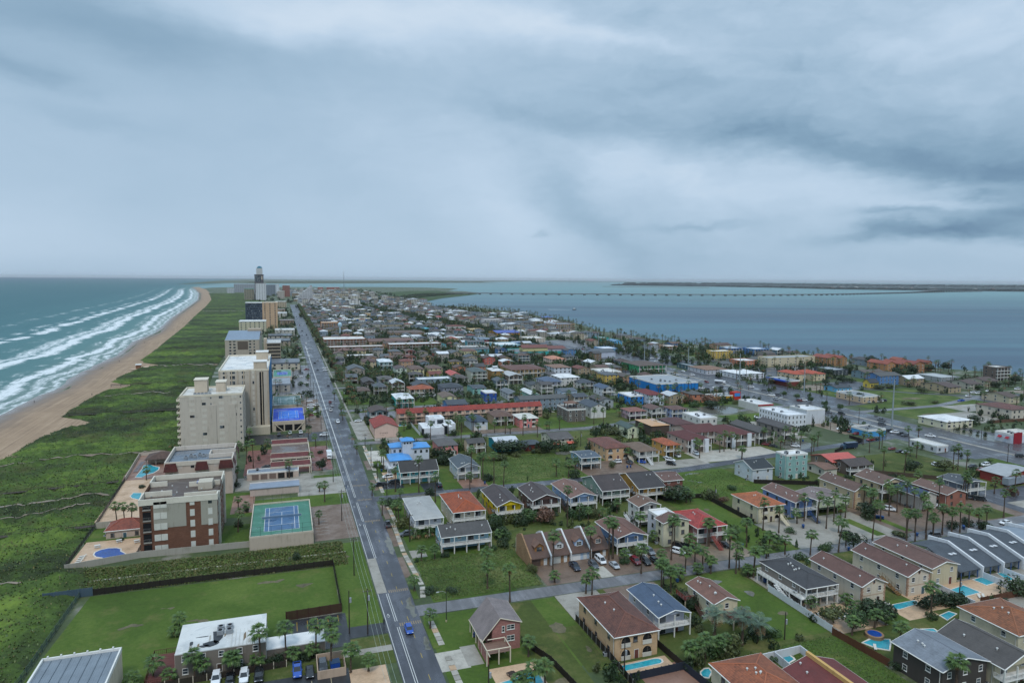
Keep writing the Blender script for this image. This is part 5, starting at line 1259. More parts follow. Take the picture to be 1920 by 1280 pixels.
def brick_rows():
 t=thing('row_house','four brown roofed row houses with dormers and white party walls','row house',(68.6,185.6,0),.028,HG);LAND.append((68,185,96,200,'brown row houses with white party walls'))
 W=6.65;cols=['p9a6c40','pcfd0d2','pb0c4e0','pb08a78']
 for i in range(4):
  x0=i*W; 
  ob('roof',MB().slab([(x0,-.4,2.6),(x0+W,-.4,2.6),(x0+W,7.3,7.4),(x0,7.3,7.4)],.2).slab([(x0,7.3,7.4),(x0+W,7.3,7.4),(x0+W,10.2,6.2),(x0,10.2,6.2)],.2).mesh('roof','s5f473c'),t)
  dz=ob('dormer',MB().add([(x0+2.2,1.8,3.6),(x0+5.0,1.8,3.6),(x0+5.0,1.8,5.5),(x0+3.6,1.8,6.5),(x0+2.2,1.8,5.5),(x0+2.2,5.6,5.5),(x0+5,5.6,5.5),(x0+3.6,6.2,6.5),(x0+2.2,5.6,4),(x0+5,5.6,4)],[(0,1,2,3,4),(8,0,4,5),(1,9,6,2)]).mesh('dormer',cols[i]),t)
  ob('dormer_roof',MB().slab([(x0+1.9,1.4,5.35),(x0+3.6,1.4,6.6),(x0+3.6,6.6,6.6),(x0+1.9,5.6,5.35)],.12).slab([(x0+3.6,1.4,6.6),(x0+5.3,1.4,5.35),(x0+5.3,5.6,5.35),(x0+3.6,6.6,6.6)],.12).mesh('dormer_roof','s75584a'),dz)
  ob('pane',pane_mesh(1.7,1.3),ob('window',frame_mesh(1.7,1.3,'pdadad4' if i else 'p4a4a48'),dz,(x0+2.75,1.79,3.95)),(0,0,0))
  ob('wall',MB().box(x0+.2,.3,0,x0+W-.2,9.8,2.55).mesh('wall',['brick_tan','brick_tan','kb8cce0','brick_tan'][i]),t)
  ob('garage_door',garage_mesh(2.6,2.1,['p5a4a42','pd8d4ca','pe8e8e6','p4a4440'][i]),t,(x0+.7,.29,0));ob('door',door_mesh(.9,2.0,'pd6d8d6'),t,(x0+4.6,.29,.02))
  ob('rear_parapet',MB().box(x0+.3,12.8,0,x0+W-.3,13.0,4.6).box(x0+.2,9.8,0,x0+.4,13,4.6).mesh('rear_parapet','kcfc4b0'),t)
 for i in range(4):
  x=i*W;m=MB()
  pts=[(-.6,0),(-.6,3.0),(7.3,7.9),(9.5,7.2),(11.5,6.0),(11.5,0)]
  V=[(x-.22,a,c) for a,c in pts]+[(x+.22,a,c) for a,c in pts];n=len(pts)
  ob('party_wall',m.add(V,[tuple(range(n)),tuple(range(2*n-1,n-1,-1))]+[((k+1) % n,k,n+k,n+(k+1) % n) for k in range(n)]).mesh('party_wall','kdcdcda' if i else 'brick_tan'),t)
brick_rows()
def slate_rows():
 t=thing('row_house','slate roofed row houses with stepped white parapets beside pools','row house',(183.5,140,0),.028,HG);LAND.append((183,139,236,156,'slate row houses with white parapets'))
 W=8.8
 for i in range(6):
  x0=i*W;z=.05*i;col='s4c5259' if i<4 else 'm84909c'
  rf=ob('roof',MB().slab([(x0,-1.0,2.7+z),(x0+W,-1.0,2.7+z),(x0+W,9.6,6.3+z),(x0,9.6,6.3+z)],.2).slab([(x0,9.6,6.3+z),(x0+W,9.6,6.3+z),(x0+W,15.2,5.5+z),(x0,15.2,5.5+z)],.2).mesh('roof',col),t)
  ob('wall',MB().box(x0+.2,1.2,0,x0+W-.2,14.8,2.9).mesh('wall','kc8c6c0'),t)
  for k in range(2):ob('skylight',cached('skl',lambda:MB().box(-.5,-.6,0,.5,.6,.12).mesh('skylight','lamp_white')),rf,(x0+4.6+k*1.5,5.6,4.98+z),0)
  for k in range(3):ob('post',cached('rp',lambda:MB().box(-.12,-.12,0,.12,.12,2.6).mesh('post','p3f5a86')),t,(x0+.8+k*3.4,-.8,0))
  ob('sliding_door',simple_window(2.6,2.1,'pe0e0dc'),t,(x0+2.2,1.19,.05))
  ob('yard_fence',MB().box(x0+W-.1,-11,0,x0+W+.1,-.6,1.9).mesh('yard_fence','kd9dde2'),t)
  if i: 
   m=MB();x=x0;pts=[(-1.6,0),(-1.6,3.4+z),(9.6,7.1+z),(16.2,6.4+z),(16.2,0)];n=5
   V=[(x-.3,a,c) for a,c in pts]+[(x+.3,a,c) for a,c in pts]
   ob('party_wall',m.add(V,[tuple(range(n)),tuple(range(2*n-1,n-1,-1))]+[((k+1) % n,k,n+k,n+(k+1) % n) for k in range(n)]).mesh('party_wall','ke0e2e4'),t)
slate_rows()
# ---------------------------------------------------------------- beach condominiums
CG='condominium towers along the beach'
def tower(x0,y0,x1,y1,h,floors,wall,label,roofc='wdcd8cf',front=(),side=4,balc=None,trim='pd8cdb8',sidecol=None,name='condominium_tower',blockh=0,wcol='pcfc6b6'):
 t=thing(name,label,'condominium',((x0+x1)/2,(y0+y1)/2,0),0,CG);LAND.append((x0,y0,x1,y1,label));W,D=x1-x0,y1-y0;fh=h/floors
 ob('wall',wall_mesh(W,D,0,h,'f',0,wall).mesh('wall',wall),t)
 rf=ob('roof',MB().slab([(-W/2+.3,-D/2+.3,h-.7),(W/2-.3,-D/2+.3,h-.7),(W/2-.3,D/2-.3,h-.7),(-W/2+.3,D/2-.3,h-.7)],.2).mesh('roof',roofc),t)
 m=MB()
 for a in ((-W/2,-D/2,W/2,-D/2+.4),(-W/2,D/2-.4,W/2,D/2),(-W/2,-D/2+.4,-W/2+.4,D/2-.4),(W/2-.4,-D/2+.4,W/2,D/2-.4)):m.box(a[0]-.12*(a[0]<0) ,a[1]-.12,h-.9,a[2]+.12,a[3]+.12,h+.1,True)
 ob('parapet',m.mesh('parapet',trim),t)
 for sx,ww,wh,kind in front:
  for k in range(floors):
   z=k*fh+fh*.28
   g='pc9c2b4' if kind=='s' and (k*7+int(sx)) % 5 else 'glass'
   ob('window',simple_window(ww,wh,wcol,g),t,(-W/2+sx-ww/2,-D/2-.002,z))
 for k in range(floors):
  for i in range(side):
   ob('window',simple_window(1.4,1.5,wcol,'glass'),t,(W/2+.002,-D/2+D*(i+.5)/side-.7,k*fh+fh*.3),math.pi/2)
 if balc:
  for k in range(1,floors+1):
   z=(k-1)*fh+.1;b_=ob('balcony',cached(('bc',W,D),lambda:MB().box(-1.6,0,0,0,D*.86,.25,True).box(-1.6,0,.25,-1.5,D*.86,1.1).box(-1.5,0,.25,0,.1,1.1).mesh('balcony',trim)),t,(-W/2,-D/2+.2,z))
 return t,rf,W,D
# brick condominium with grey infill panels
def brick_condo():
 h=17.3;fh=h/5
 t=thing('condominium','five storey red brick condominium with grey wall panels and wet roof','condominium',(-32.3,244.3,0),0,CG);LAND.append((-43.4,230.4,-21.2,258,'red brick beach condominium'))
 W,D=22.2,27.4
 ob('wall',wall_mesh(W,D,0,h,'f',0,'brick').mesh('wall','brick'),t)
 p=lambda x0,x1,z0,z1:ob('wall_panel',MB().box(x0,-D/2-.09,z0,x1,-D/2-.003,z1,True).mesh('wall_panel','kaaa698'),t)
 p(-7.2,2.0,6.9+1.2,h-.4);p(6.3,11.1,6.9+1.0,h-.4)
 rf=ob('roof',MB().slab([(-W/2+.3,-D/2+.3,h-1.4),(W/2-.3,-D/2+.3,h-1.4),(W/2-.3,D/2-.3,h-1.4),(-W/2+.3,D/2-.3,h-1.4)],.2).mesh('roof','w5a4d45'),t)
 mm=(MB(),MB());q=lambda a,b_,c,d:mm[b_+d>0].box(min(a,c)-.2,min(b_,d)-.2,h-1.6,max(a,c)+.2,max(b_,d)+.2,h+.25,True)
 e=.1
 for s_ in ((-W/2,-D/2,W/2,-D/2),(W/2,-D/2+.5,W/2,-D/2+3.5),(W/2,D/2-10,W/2,D/2-.5),(-W/2,D/2,W/2,D/2),(-W/2,-D/2+.5,-W/2,-D/2+8),(-W/2,D/2-8,-W/2,D/2-.5),(-W/2+.5,-D/2+8,-W/2+8,-D/2+8),(-W/2+.5,D/2-8,-W/2+5,D/2-8)):q(*s_)
 for m in mm:ob('parapet',m.mesh('parapet','pd9d2c2'),t)
 for y in (-D/2+4,D/2-11):ob('roof_wall',MB().box(W/2-10,y-.2,h-1.6,W/2-.4,y+.2,h+.2,True).mesh('roof_wall','pd9d2c2'),t)
 ob('stair_hut',MB().box(-2.2,-2.5,0,2.2,2.5,2.4).mesh('stair_hut','kc8bfae'),rf,(6.5,.5,h-1.4));ob('roof_tarp',MB().box(-1.6,-1.2,0,1.6,1.2,.1).mesh('roof_tarp','p2f74c8'),rf,(5.0,3.4,h-.2))
 for i in range(8):ob('roof_vent',vent_mesh(),rf,(-9+i*2.4,-6+(i*5) % 13,h-1.35))
 for k in range(5):
  z=k*fh
  ob('loggia',MB().box(-10.2,-D/2-.02,z+.6,-7.9,-D/2-.004,z+3.1).mesh('loggia','dark'),t);ob('loggia_floor',MB().box(-10.2,-D/2-.35,z+.2,-7.9,-D/2-.02,z+.55,True).mesh('loggia_floor','ka8a298'),t);railing(t,[(-10.1,-D/2-.3),(-8.0,-D/2-.3)],z+.55,'p5a5a58',.9,.25)  # dark plate paints the loggia's inner shade onto the flat wall
  for j in range(2):ob('shutter',MB().box(-7.1+j*1.9,-D/2-.2,z+.7,-5.3+j*1.9,-D/2-.1,z+2.7,True).mesh('shutter','pd2d0c4'),t)
  for x in (3.2,8.4):ob('window',simple_window(1.2,2.0,'pbab4a4','pd0cfc6' if k<4 or x<5 else 'glass'),t,(x,-D/2-(.10 if x>6 and k>1 else .004),z+.8))
  for i in range(6):ob('window',simple_window(1.3,1.9,'pd6d2c8','glass'),t,(W/2+.003,-D/2+1.5+i*4.4,z+.8),math.pi/2)
  for y in (-10,10):ob('side_column',cached('sc',lambda:MB().box(0,-.8,0,.5,.8,fh).mesh('side_column','kd6d0c2')),t,(W/2,y,z))
brick_condo()
def stucco_condo():
 t=thing('condominium','pink stucco four storey condominium with maroon mansards and grey roof','condominium',(-32.7,302,0),0,CG);LAND.append((-45,288.6,-20.4,315,'pink stucco beach condominium'))
 W,D,h=24.2,26.4,14.0;fh=3.5
 ob('wall',wall_mesh(W,D,0,h-1,'f',0,'x').mesh('wall','kc9b6a8'),t);rf=ob('roof',MB().slab([(-W/2+.3,-D/2+.3,h-1.6),(W/2-.3,-D/2+.3,h-1.6),(W/2-.3,D/2-.3,h-1.6),(-W/2+.3,D/2-.3,h-1.6)],.2).mesh('roof','w707c88'),t)
 m=MB()
 for a in ((-W/2,-D/2,W/2,-D/2),(-W/2,D/2,W/2,D/2),(-W/2,-D/2+.4,-W/2,D/2-.4),(W/2,-D/2+.4,W/2,-D/2+9),(W/2,D/2-9,W/2,D/2-.4),(3,-D/2+9.4,W/2,-D/2+9.4),(3,D/2-9.4,W/2,D/2-9.4),(3,-D/2+9.8,3,D/2-9.8)):m.box(a[0]-.25,a[1]-.25,h-1.4,a[2]+.25,a[3]+.25,h+.3,True)
 ob('parapet',m.mesh('parapet','kd6cabc'),t)
 for x0,x1 in ((-W/2-.5,-W/2+4.5),(-1.5,3.5),(W/2-5,W/2+.5)):
  ob('mansard',MB().add([(x0,-D/2-1.1,h-3.4),(x1,-D/2-1.1,h-3.4),(x1-.6,-D/2-.26,h-.2),(x0+.6,-D/2-.26,h-.2),(x0,-D/2-.1,h-3.4),(x1,-D/2-.1,h-3.4)],[(0,1,2,3),(4,0,3),(1,5,2),(4,5,1,0)]).mesh('mansard','t5e2e2a'),t)
 for y0 in (-D/2,D/2-6):ob('mansard',MB().add([(W/2+1.1,y0,h-3.0),(W/2+1.1,y0+6,h-3.0),(W/2+.27,y0+6,h-.2),(W/2+.27,y0,h-.2)],[(0,1,2,3)]).mesh('mansard','t5e2e2a'),t)
 for k in range(4):
  z=k*fh
  for x in (-7.5,-3.0,1.0,5.5):ob('window',simple_window(1.3,1.4,'pcdbdb2','pc0b2a8' if (k+int(x)) % 3 else 'glass'),t,(x,-D/2-.003,z+1))
  ob('archway',arch_mesh(2.2,2.6,'kc9b6a8'),t,(-W/2+.9,-D/2-.02,z+.2)); 
  for i in range(7):ob('window',simple_window(1.2,1.5,'pe4e0dc','glass' if i % 2 else 'pd8d4d0'),t,(W/2+.003,-D/2+1+i*3.7,z+1),math.pi/2)
 for i in range(5):ob('rooftop_unit',ac_mesh(),rf,(-6+i*1.6,(i*3) % 5-2,h-1.58))
stucco_condo()
t,rf,W,D=tower(-49.5,369,-20.5,397,27.5,9,'kc9bfb0','beige nine storey condominium tower with corner balconies',front=((5.5,2.2,1.3,'s'),(11,2.0,1.3,'s'),(14.2,.6,.9,'w'),(19,2.2,1.4,'s'),(25,2.2,1.4,'s'),(28,.7,.9,'w')),side=5,balc=1)
for x,w,hh in ((-6,6.0,6.5),(3.5,4.6,5.0)):pe=ob('penthouse',MB().box(-w/2,-4,0,w/2,4,hh).mesh('penthouse','kcdbda8'),rf,(x,2,26.7));ob('cap',MB().box(-w/2-.3,-4.3,0,w/2+.3,4.3,.4).mesh('cap','pdcd2c0'),pe,(0,0,hh))
for i in range(5):ob('rooftop_unit',ac_mesh(),rf,(-8+i*1.7,-9,26.8))
for x in (-1.2,8.0):ob('pilaster',MB().box(0,-.35,0,3.2,0,22).mesh('pilaster','kc4baab'),t,(x,-D/2,0))
t,rf,W,D=tower(-34,400,-8.3,478,35.5,12,'kc3b8a8','tall beige condominium with broad white roof and dark stair strip','we6e4df',front=((3,1.8,1.9,'w'),(7,2.6,1.9,'w'),(12.5,1.5,1.8,'w'),(17.6,.9,1.6,'s')),side=12)
ob('stair_glazing',MB().box(0,-.12,3,2.0,-.004,34).mesh('stair_glazing','dark'),t,(8.0,-D/2,0));ob('blue_wall',MB().box(.004,-D/2+2,3,.5,D/2-8,35.0,True).mesh('blue_wall','k2f6f9e'),t,(W/2,0,0))
for y,hh in ((-33,4.5),(10,5.5)):pe=ob('penthouse',MB().box(-3.4,-4,0,3.4,4,hh).mesh('penthouse','kc9b9a3'),rf,(8.4,y,34.8));ob('cap',MB().box(-3.7,-4.3,0,3.7,4.3,.4).mesh('cap','pe4e2dc'),pe,(0,0,hh))
for i in range(9):ob('pilaster',cached('pil',lambda:MB().box(0,-.3,0,.5,0,35).mesh('pilaster','kbeae98')),t,(-W/2+.1+i*3.1,-D/2,0))
ob('annex',MB().box(-6,-6,0,6,0,4.2).mesh('annex','kc9bda6'),t,(7,-D/2,0))
t,rf,W,D=tower(-57,752,-24,862,22,7,'kbaae9e','beige condominium with slate mansard roof behind the white roof','w8b96a2',front=((5,2,1.8,'w'),(9,2.4,1.8,'w'),(24,2.4,1.8,'w'),(28,1.4,1.8,'w')),side=0)
ob('recess_shade',MB().box(-4.5,-.1,12,5.5,-.004,20.5).mesh('recess_shade','k6a5f55'),t,(0,-D/2,0));ob('mansard',MB().add([(-W/2,-D/2-.5,21.9),(W/2,-D/2-.5,21.9),(W/2,-D/2+60,27.5),(-W/2,-D/2+60,27.5)],[(0,1,2,3)]).mesh('mansard','m7f90a2'),t);ob('roof_block',MB().box(-9,-10,0,5,12,7).mesh('roof_block','kb09f8a'),rf,(12,10,22))  # darker plate on the flat wall paints a recess in shade
t2=thing('condominium','stepped beige wing with dark open galleries beside the avenue','condominium',(-9.5,735,0),0,CG);LAND.append((-16,718,-3,752,'beige gallery wing'))
ob('wall',MB().box(-6.5,-17,0,6.5,17,21).mesh('wall','kb7a792'),t2);ob('stair_tower',MB().box(-9.5,-10,0,-6.6,4,25).mesh('stair_tower','kbcac97'),t2);ob('roof',MB().box(-6.8,-17.4,21,6.8,17.4,21.5).mesh('roof','wc9c7c2'),t2)
for k in range(6):ob('gallery',MB().box(-6.2,-17.12,1+k*3.4,6.2,-17.004,3.2+k*3.4).mesh('gallery','dark'),t2);railing(t2,[(-6.2,-17.3),(6.2,-17.3)],.9+k*3.4,'pb8ac9a',1.0,.8)  # dark plates paint the shade inside the open galleries
# court decks
def court(x0,y0,x1,y1,z,green,blue,label,base='kc4b5a2',lines=True,net=True):
 t=thing('tennis_court',label,'tennis court',((x0+x1)/2,(y0+y1)/2,0),0,'rooftop tennis courts');LAND.append((x0,y0,x1,y1,label));W,D=x1-x0,y1-y0
 ob('podium',MB().box(-W/2,-D/2,0,W/2,D/2,z-.05).mesh('podium',base),t)
 ob('playing_surface',MB().poly([(-W/2+.3,-D/2+.3,z),(W/2-.3,-D/2+.3,z),(W/2-.3,D/2-.3,z),(-W/2+.3,D/2-.3,z)]).mesh('playing_surface',green),t)
 k=min(1,W/19.5,D/33.5) if not lines else min(1.0,(W-6)/11.6,(D-8)/24.5);a,b_=5.485*k,11.885*k
 ob('court_surface',MB().poly([(-a,-b_,z+.012),(a,-b_,z+.012),(a,b_,z+.012),(-a,b_,z+.012)]).mesh('court_surface',blue),t)
 m=MB();s=4.115*k;v=6.4*k;l=.07
 for xx in (-a,a,-s,s):m.box(xx-l,-b_,z+.016,xx+l,b_,z+.024)
 for yy in (-b_,b_):m.box(-a,yy-l,z+.0165,a,yy+l,z+.0245)
 for yy in (-v,v):m.box(-s,yy-l,z+.0165,s,yy+l,z+.0245)
 m.box(-l,-v,z+.0168,l,v,z+.0248);ob('court_line',m.mesh('court_line','pd4d8d8'),t)
 if net: 
  q=MB();q.box(-a-.9,-.02,z+.25,a+.9,.02,z+.85);q.mi=1;q.box(-a-.95,-.05,z,-a-.85,.05,z+1.1).box(a+.85,-.05,z,a+.95,.05,z+1.1).box(-a-.9,-.04,z+.95,a+.9,.04,z+1.02);ob('net',q.mesh('net','p5d7890','p9aa0a4'),t)
 ob('kerb',MB().box(-W/2,-D/2,z-.06,W/2,-D/2+.3,z+.5).box(-W/2,-D/2+.3,z-.06,-W/2+.3,D/2,z+.5).box(W/2-.3,-D/2+.3,z-.06,W/2,D/2,z+.5).box(-W/2+.3,D/2-.3,z-.06,W/2-.3,D/2,z+.5).mesh('kerb','pc9bdaa'),t)
 f=MB();n=7
 for i in range(n):
  x=-W/2+.15+(W-.3)*i/(n-1)
  for y in (-D/2+.15,D/2-.15):f.cyl(x,y,z+.4,z+3.4,.045,5)
 for y in (-D/2+.15,D/2-.15):
  for zz in (1.9,3.4):f.tube([(-W/2,y,z+zz),(W/2,y,z+zz)],.035,4)
 ob('fence_frame',f.mesh('fence_frame','p2d4a44'),t);return t
court(-11.7,224.2,7.8,257.8,4.0,'w467f6a','w4a6c90','green tennis court with blue playing area on a raised podium')
t=court(-7.1,399,10.6,440,5.5,'w2350cf','w2f7ce6','vivid blue rooftop tennis court above a parking podium',net=False)
for x in (-4.5,.2,5.2):ob('parking_opening',MB().box(-2.0,-20.62,.4,2.0,-20.504,3.8).mesh('parking_opening','dark'),t,(x-.3,0,0))  # dark plates on the solid podium paint the openings' shade
for x0,x1 in ((-7.6,-3.0),(4.0,8.2)):ob('brace',MB().tube([(x0,-20.8,4.6),(x1,-20.8,.2)] if x0<0 else [(x1,-20.8,4.6),(x0,-20.8,.2)],.25,4).mesh('brace','kcdbfa8'),t)
court(-7.8,458,10.4,497,4.0,'w54706a','w5d7d7c','faded grey green tennis courts on a podium',net=False)
court(-9.2,592,5.8,640,4.0,'w4d8f7c','w2d55b4','green and blue tennis court beside the galleries',net=False)
# garages, car ports, pool houses on the beach side
GB=building(-16,304.5,4.9,311,3.2,'f',.3,'m7e8a98','kc9b5a6','w0','long pinkish garage block with five doors','garage_block','garage',HG)
gt=thing('garage_block','pinkish garage with grey metal roof beside tennis court','garage',(-4.7,285,0),0,HG);LAND.append((-14,281,4.7,289,'pinkish garage beside tennis court'))
ob('wall',MB().box(-9.2,-3.6,0,9.2,3.6,2.9).mesh('wall','kcbb9ae'),gt);ob('roof',MB().box(-9.5,-3.9,2.9,9.5,3.9,3.15).mesh('roof','m8a96a6'),gt);ob('parapet',MB().box(-9.6,3.7,2.9,9.6,4,3.5).mesh('parapet','pddd3ca'),gt)
for i in range(5):ob('garage_door',garage_mesh(2.4,2.2,'p7d6a60' if i<3 else 'p23211f'),GB,(-8.4+i*3.5,-3.27,.02))
cp=thing('car_port','tiered car port with maroon tile strips and beige frames','car port',(1.4,332,0),0,HG);LAND.append((-7.2,309.6,10,356,'tiered car port with maroon strips'))
for i,(y,z) in enumerate(((-20,3.6),(-8,4.4),(18,4.8))):
 ob('roof',MB().slab([(-8,y-2,z),(8.6,y-2,z),(8.6,y+2,z+1.2),(-8,y+2,z+1.2)],.2).mesh('roof','t6a2f2c'),cp);ob('frame',MB().box(-8.3,y-2.4,z-.7,8.9,y-2.0,z+.1,True).box(-8.3,y+2.0,z+.5,8.9,y+2.4,z+1.4,True).mesh('frame','kcfc2b0'),cp)
 for k in range(4):ob('post',cached(('cpp',i),lambda:MB().box(-.2,-.2,0,.2,.2,z-.6).mesh('post','kcfc2b0')),cp,(-7.9+k*5.4,y-2.2,0))
ob('deck_roof',MB().box(-8,-5.4,4.0,8.6,15,4.3,True).mesh('deck_roof','w6a5a52'),cp);ob('dark_bay',MB().box(-7.6,-5.3,.05,8.2,14.8,3.9).mesh('dark_bay','dark'),cp);ob('side_wall',MB().box(8.8,-22,0,9.2,22,4.6).mesh('side_wall','kd0c2b0'),cp)  # solid dark box painted in place of the shade under the deck roof
building(-61,340,-48,352,3.4,'h',2.2,'t5a4236','kcbbba4','s w0','brown hip roofed pavilion beside the aqua pool','pavilion','pavilion',None)
building(-57,247,-45,256,3.2,'h',2.4,'t8a4a38','kc9b4a4','','pink pool house with red hip roof by three palms','pool_house','pool house',None)
# taller blocks farther along the beach: x0 y0 x1 y1 h floors wall roof label
FAR=[(-66.7,1374,-36.1,1405,38,9,'k3f4d63','wdcdcd8',99,'blue grey glassy hotel slab on the beach'),(-36,1376,-27,1400,37,9,'k8fa4bc','wc8ccd0',0,'pale blue end wall of the glassy hotel'),(-33,1231,-8.6,1262,43,14,'kcbab8c','wd8bfa0',3,'sand coloured slender tower beside the glassy hotel'),(-65.3,1140,-26,1175,17,5,'kc9c2a8','wdfe0dc',6,'cream four storey block with white roof'),(-94.7,2730,-58.2,2765,63,16,'kd0d2d4','wc8c8c8',4,'white slab tower before the tallest tower'),(-264,4238,-146,4290,48,12,'k9aa0a6','wc0c4c8',12,'wide grey hotel far down the beach'),(-136.8,2758,-102.6,2800,43,12,'k8f8a78','w5fa08a',4,'olive brown block with green roof edge'),(-75,3460,-31,3500,52,14,'k7f8892','wb8bcc0',6,'dark grey pair of slabs far down the beach'),(-35.3,3810,-16,3840,51,14,'kd0d6da','wd8dcde',2,'slim white rounded tower'),(0.3,3274,32,3310,51,14,'k8f5f52','wdcd8d0',4,'brick red tower with pale rear wing'),(-118.5,2797,-99.3,2830,24,6,'kd2cec4','wd8d6ce',3,'small cream block in front of the green edged block'),(-283,3973,-248,4010,26,6,'kb8bcc0','wd0d4d6',4,'low white block at the dune end'),(240,5065,275,5100,20,5,'ka0604e','wd8cfc4',3,'red bayside block with white dome roof'),(300,5065,389,5100,20,5,'k9c5a4a','wd8cfc4',6,'long red bayside block with white dome roofs'),(-20,2100,10,2140,16,5,'kb8a890','wc8c4bc',5,'tan low block by the avenue'),(-66,1500,-40,1530,9,3,'k9ab0bc','m4f9ac0',4,'beach houses with bright blue roofs'),(-22,540,4,572,5,2,'kb0aaa0','w8f959c',4,'low grey roofed car park block by the galleries'),(-18,668,14,700,6,2,'kc4bba8','m6a7078',5,'low cream block with slate roof near the gallery wing'),(-24,905,8,940,6,2,'ka89c8c','w5f6468',5,'tan motel with dark roof beside the avenue'),(-20,985,12,1020,6,2,'kb8b0a4','w54585c',5,'pale motel with charcoal roof beside the avenue'),(-12,1080,16,1112,7,2,'kc8c4bc','wd4d4d0',5,'small white roofed block before the slender tower'),(-6,1300,18,1340,8,3,'k9c8a78','w7a6a60',4,'brown low block behind the slender tower'),(-30,1560,8,1600,9,3,'kc4c0b8','wd8d8d4',5,'white low hotel beyond the glassy hotel'),(-25,1760,5,1800,8,3,'kb09c88','w8a7a6c',4,'tan low hotel along the far avenue'),(120,3000,160,3040,16,5,'kc8beb0','wd8d4cc',5,'cream mid rise in the far town'),(210,3300,250,3330,14,4,'kb4a090','wc8c4bc',5,'tan mid rise in the far town'),(60,2750,84,2780,22,7,'kc9c4bc','wd8d4cc',4,'pale mid rise behind the stepped tower'),(-20,3000,8,3040,30,9,'kb9b0a6','wd0ccc4',4,'grey cream slab left of the far avenue')]
for x0,y0,x1,y1,h,fl,wall,roofc,nw,label in FAR:
 t=thing('tower_block',label,'tower block',((x0+x1)/2,(y0+y1)/2,0),0,CG);LAND.append((x0,y0,x1,y1,label));W,D=x1-x0,y1-y0
 ob('wall',wall_mesh(W,D,0,h,'f',0,wall).mesh('wall',wall),t);ob('roof',MB().box(-W/2-.3,-D/2-.3,h,W/2+.3,D/2+.3,h+1.2,True).mesh('roof',roofc),t)
 if nw>0:
  fh=h/fl;band=nw >= 90
  for k in range(fl):
   if band:ob('window',cached(('bw',round(W,1),round(fh,1)),lambda:MB().box(-W/2+1,-.3,0,W/2-1,-.02,fh*.5,True).mesh('window','glass')),t,(0,-D/2,k*fh+fh*.3))
   else:
    for i in range(nw):ob('window',simple_window(1.8,1.8,wall,'glass'),t,(-W/2+W*(i+.5)/nw-.9,-D/2-.01,k*fh+fh*.3))
  if x1<30:
   ns=3
   for k in range(fl):
    for i in range(ns):ob('window',simple_window(1.8,1.8,wall,'glass'),t,(W/2+.01,-D/2+D*(i+.5)/ns,k*fh+fh*.3),math.pi/2)

def blue_house():
 t=thing('house','white beach house with sky blue roofs and square tower','house',(51,304,0),0,HG);LAND.append((43,295,63,316,'white beach house with sky blue roofs'))
 for x0,y0,x1,y1,h,rise in ((-7.5,-8,1.5,4,6.2,1.3),(-5.5,4,2,11,9.2,1.4),(3.6,1,11.5,10,9.0,1.5)):
  o=ob('wing',wall_mesh(x1-x0,y1-y0,0,h,'f',0,'x').mesh('wing','kd3d8e0'),t,((x0+x1)/2,(y0+y1)/2,0));roof_parts(o,x1-x0+1.2,y1-y0+1.2,h,'h',rise,'m4f98da','pdfe3e8',False,None)
  for i in range(3):ob('window',simple_window(1.1,1.4,'pe8eaec'),t,(x0+1+i*2.6,y0-.01,h-2.6));ob('window',simple_window(1.1,1.4,'pe8eaec'),t,(x0-.01,y1-1.5-i*2.6,h-2.6),-math.pi/2)
 o=ob('tower',wall_mesh(4.6,4.6,0,12.6,'f',0,'x').mesh('tower','kd3d8e0'),t,(1.6,3,0));roof_parts(o,6.2,6.2,12.6,'h',1.2,'m4f98da','pdfe3e8',False,None)
 for i in range(3):ob('window',simple_window(.8,.8,'pe8eaec'),t,(-.2+i*1.3,.68,11.0))
 ob('balcony',MB().box(-9.2,-9.6,3.0,1.8,-8,3.25,True).box(-9.2,-8,3.0,-7.5,4,3.25,True).mesh('balcony','pdfe3e8'),t);railing(t,[(-9.1,4),(-9.1,-9.5),(1.7,-9.5)],3.25,'pe4e8ec')
 for x in (-9,-5,-1.5,1.6):ob('post',cached('bhp',lambda:MB().box(-.14,-.14,0,.14,.14,3).mesh('post','pdfe3e8')),t,(x,-9.4,0))
blue_house()
def cube_house():
 t=thing('house','modern white house with stacked cubes and dark panels','house',(80,374,0),0,HG);LAND.append((71.5,364,92,384,'modern white house with stacked cubes'))
 for x0,y0,x1,y1,z0,z1,mm in ((-8,-8,8.5,8,0,3.7,'ke2e4e8'),(-3.5,0,5.5,9.5,3.7,7.4,'ke2e4e8'),(5.5,-4,11,7,0,4.6,'ke2e4e8'),(3.6,-8.6,5.4,-2,0,4.8,'k23262b'),(-8.6,-8.6,-7.9,-5,0,3.9,'k23262b'),(-3.6,.8,-.4,5,7.4,8.0,'ke8eaec')):
  o=ob('cube',wall_mesh(x1-x0,y1-y0,z0,z1,'f',0,'x').mesh('cube',mm),t,((x0+x1)/2,(y0+y1)/2,0));ob('roof',MB().box(-(x1-x0)/2,-(y1-y0)/2,z1,(x1-x0)/2,(y1-y0)/2,z1+.25,True).mesh('roof','we8e9ea'),o)
 ob('garage_door',garage_mesh(5.2,2.4,'pd6d9dc'),t,(-3.2,-8.02,.02));ob('window',simple_window(2.6,1.6,'pe4e6e8'),t,(-2.6,-.02,4.6));ob('window',simple_window(3.4,2.2,'p6a7078'),t,(1.4,-.02,4.4));ob('window',simple_window(2.4,2.2,'pe4e6e8'),t,(6.6,-4.02,1.2))
cube_house()

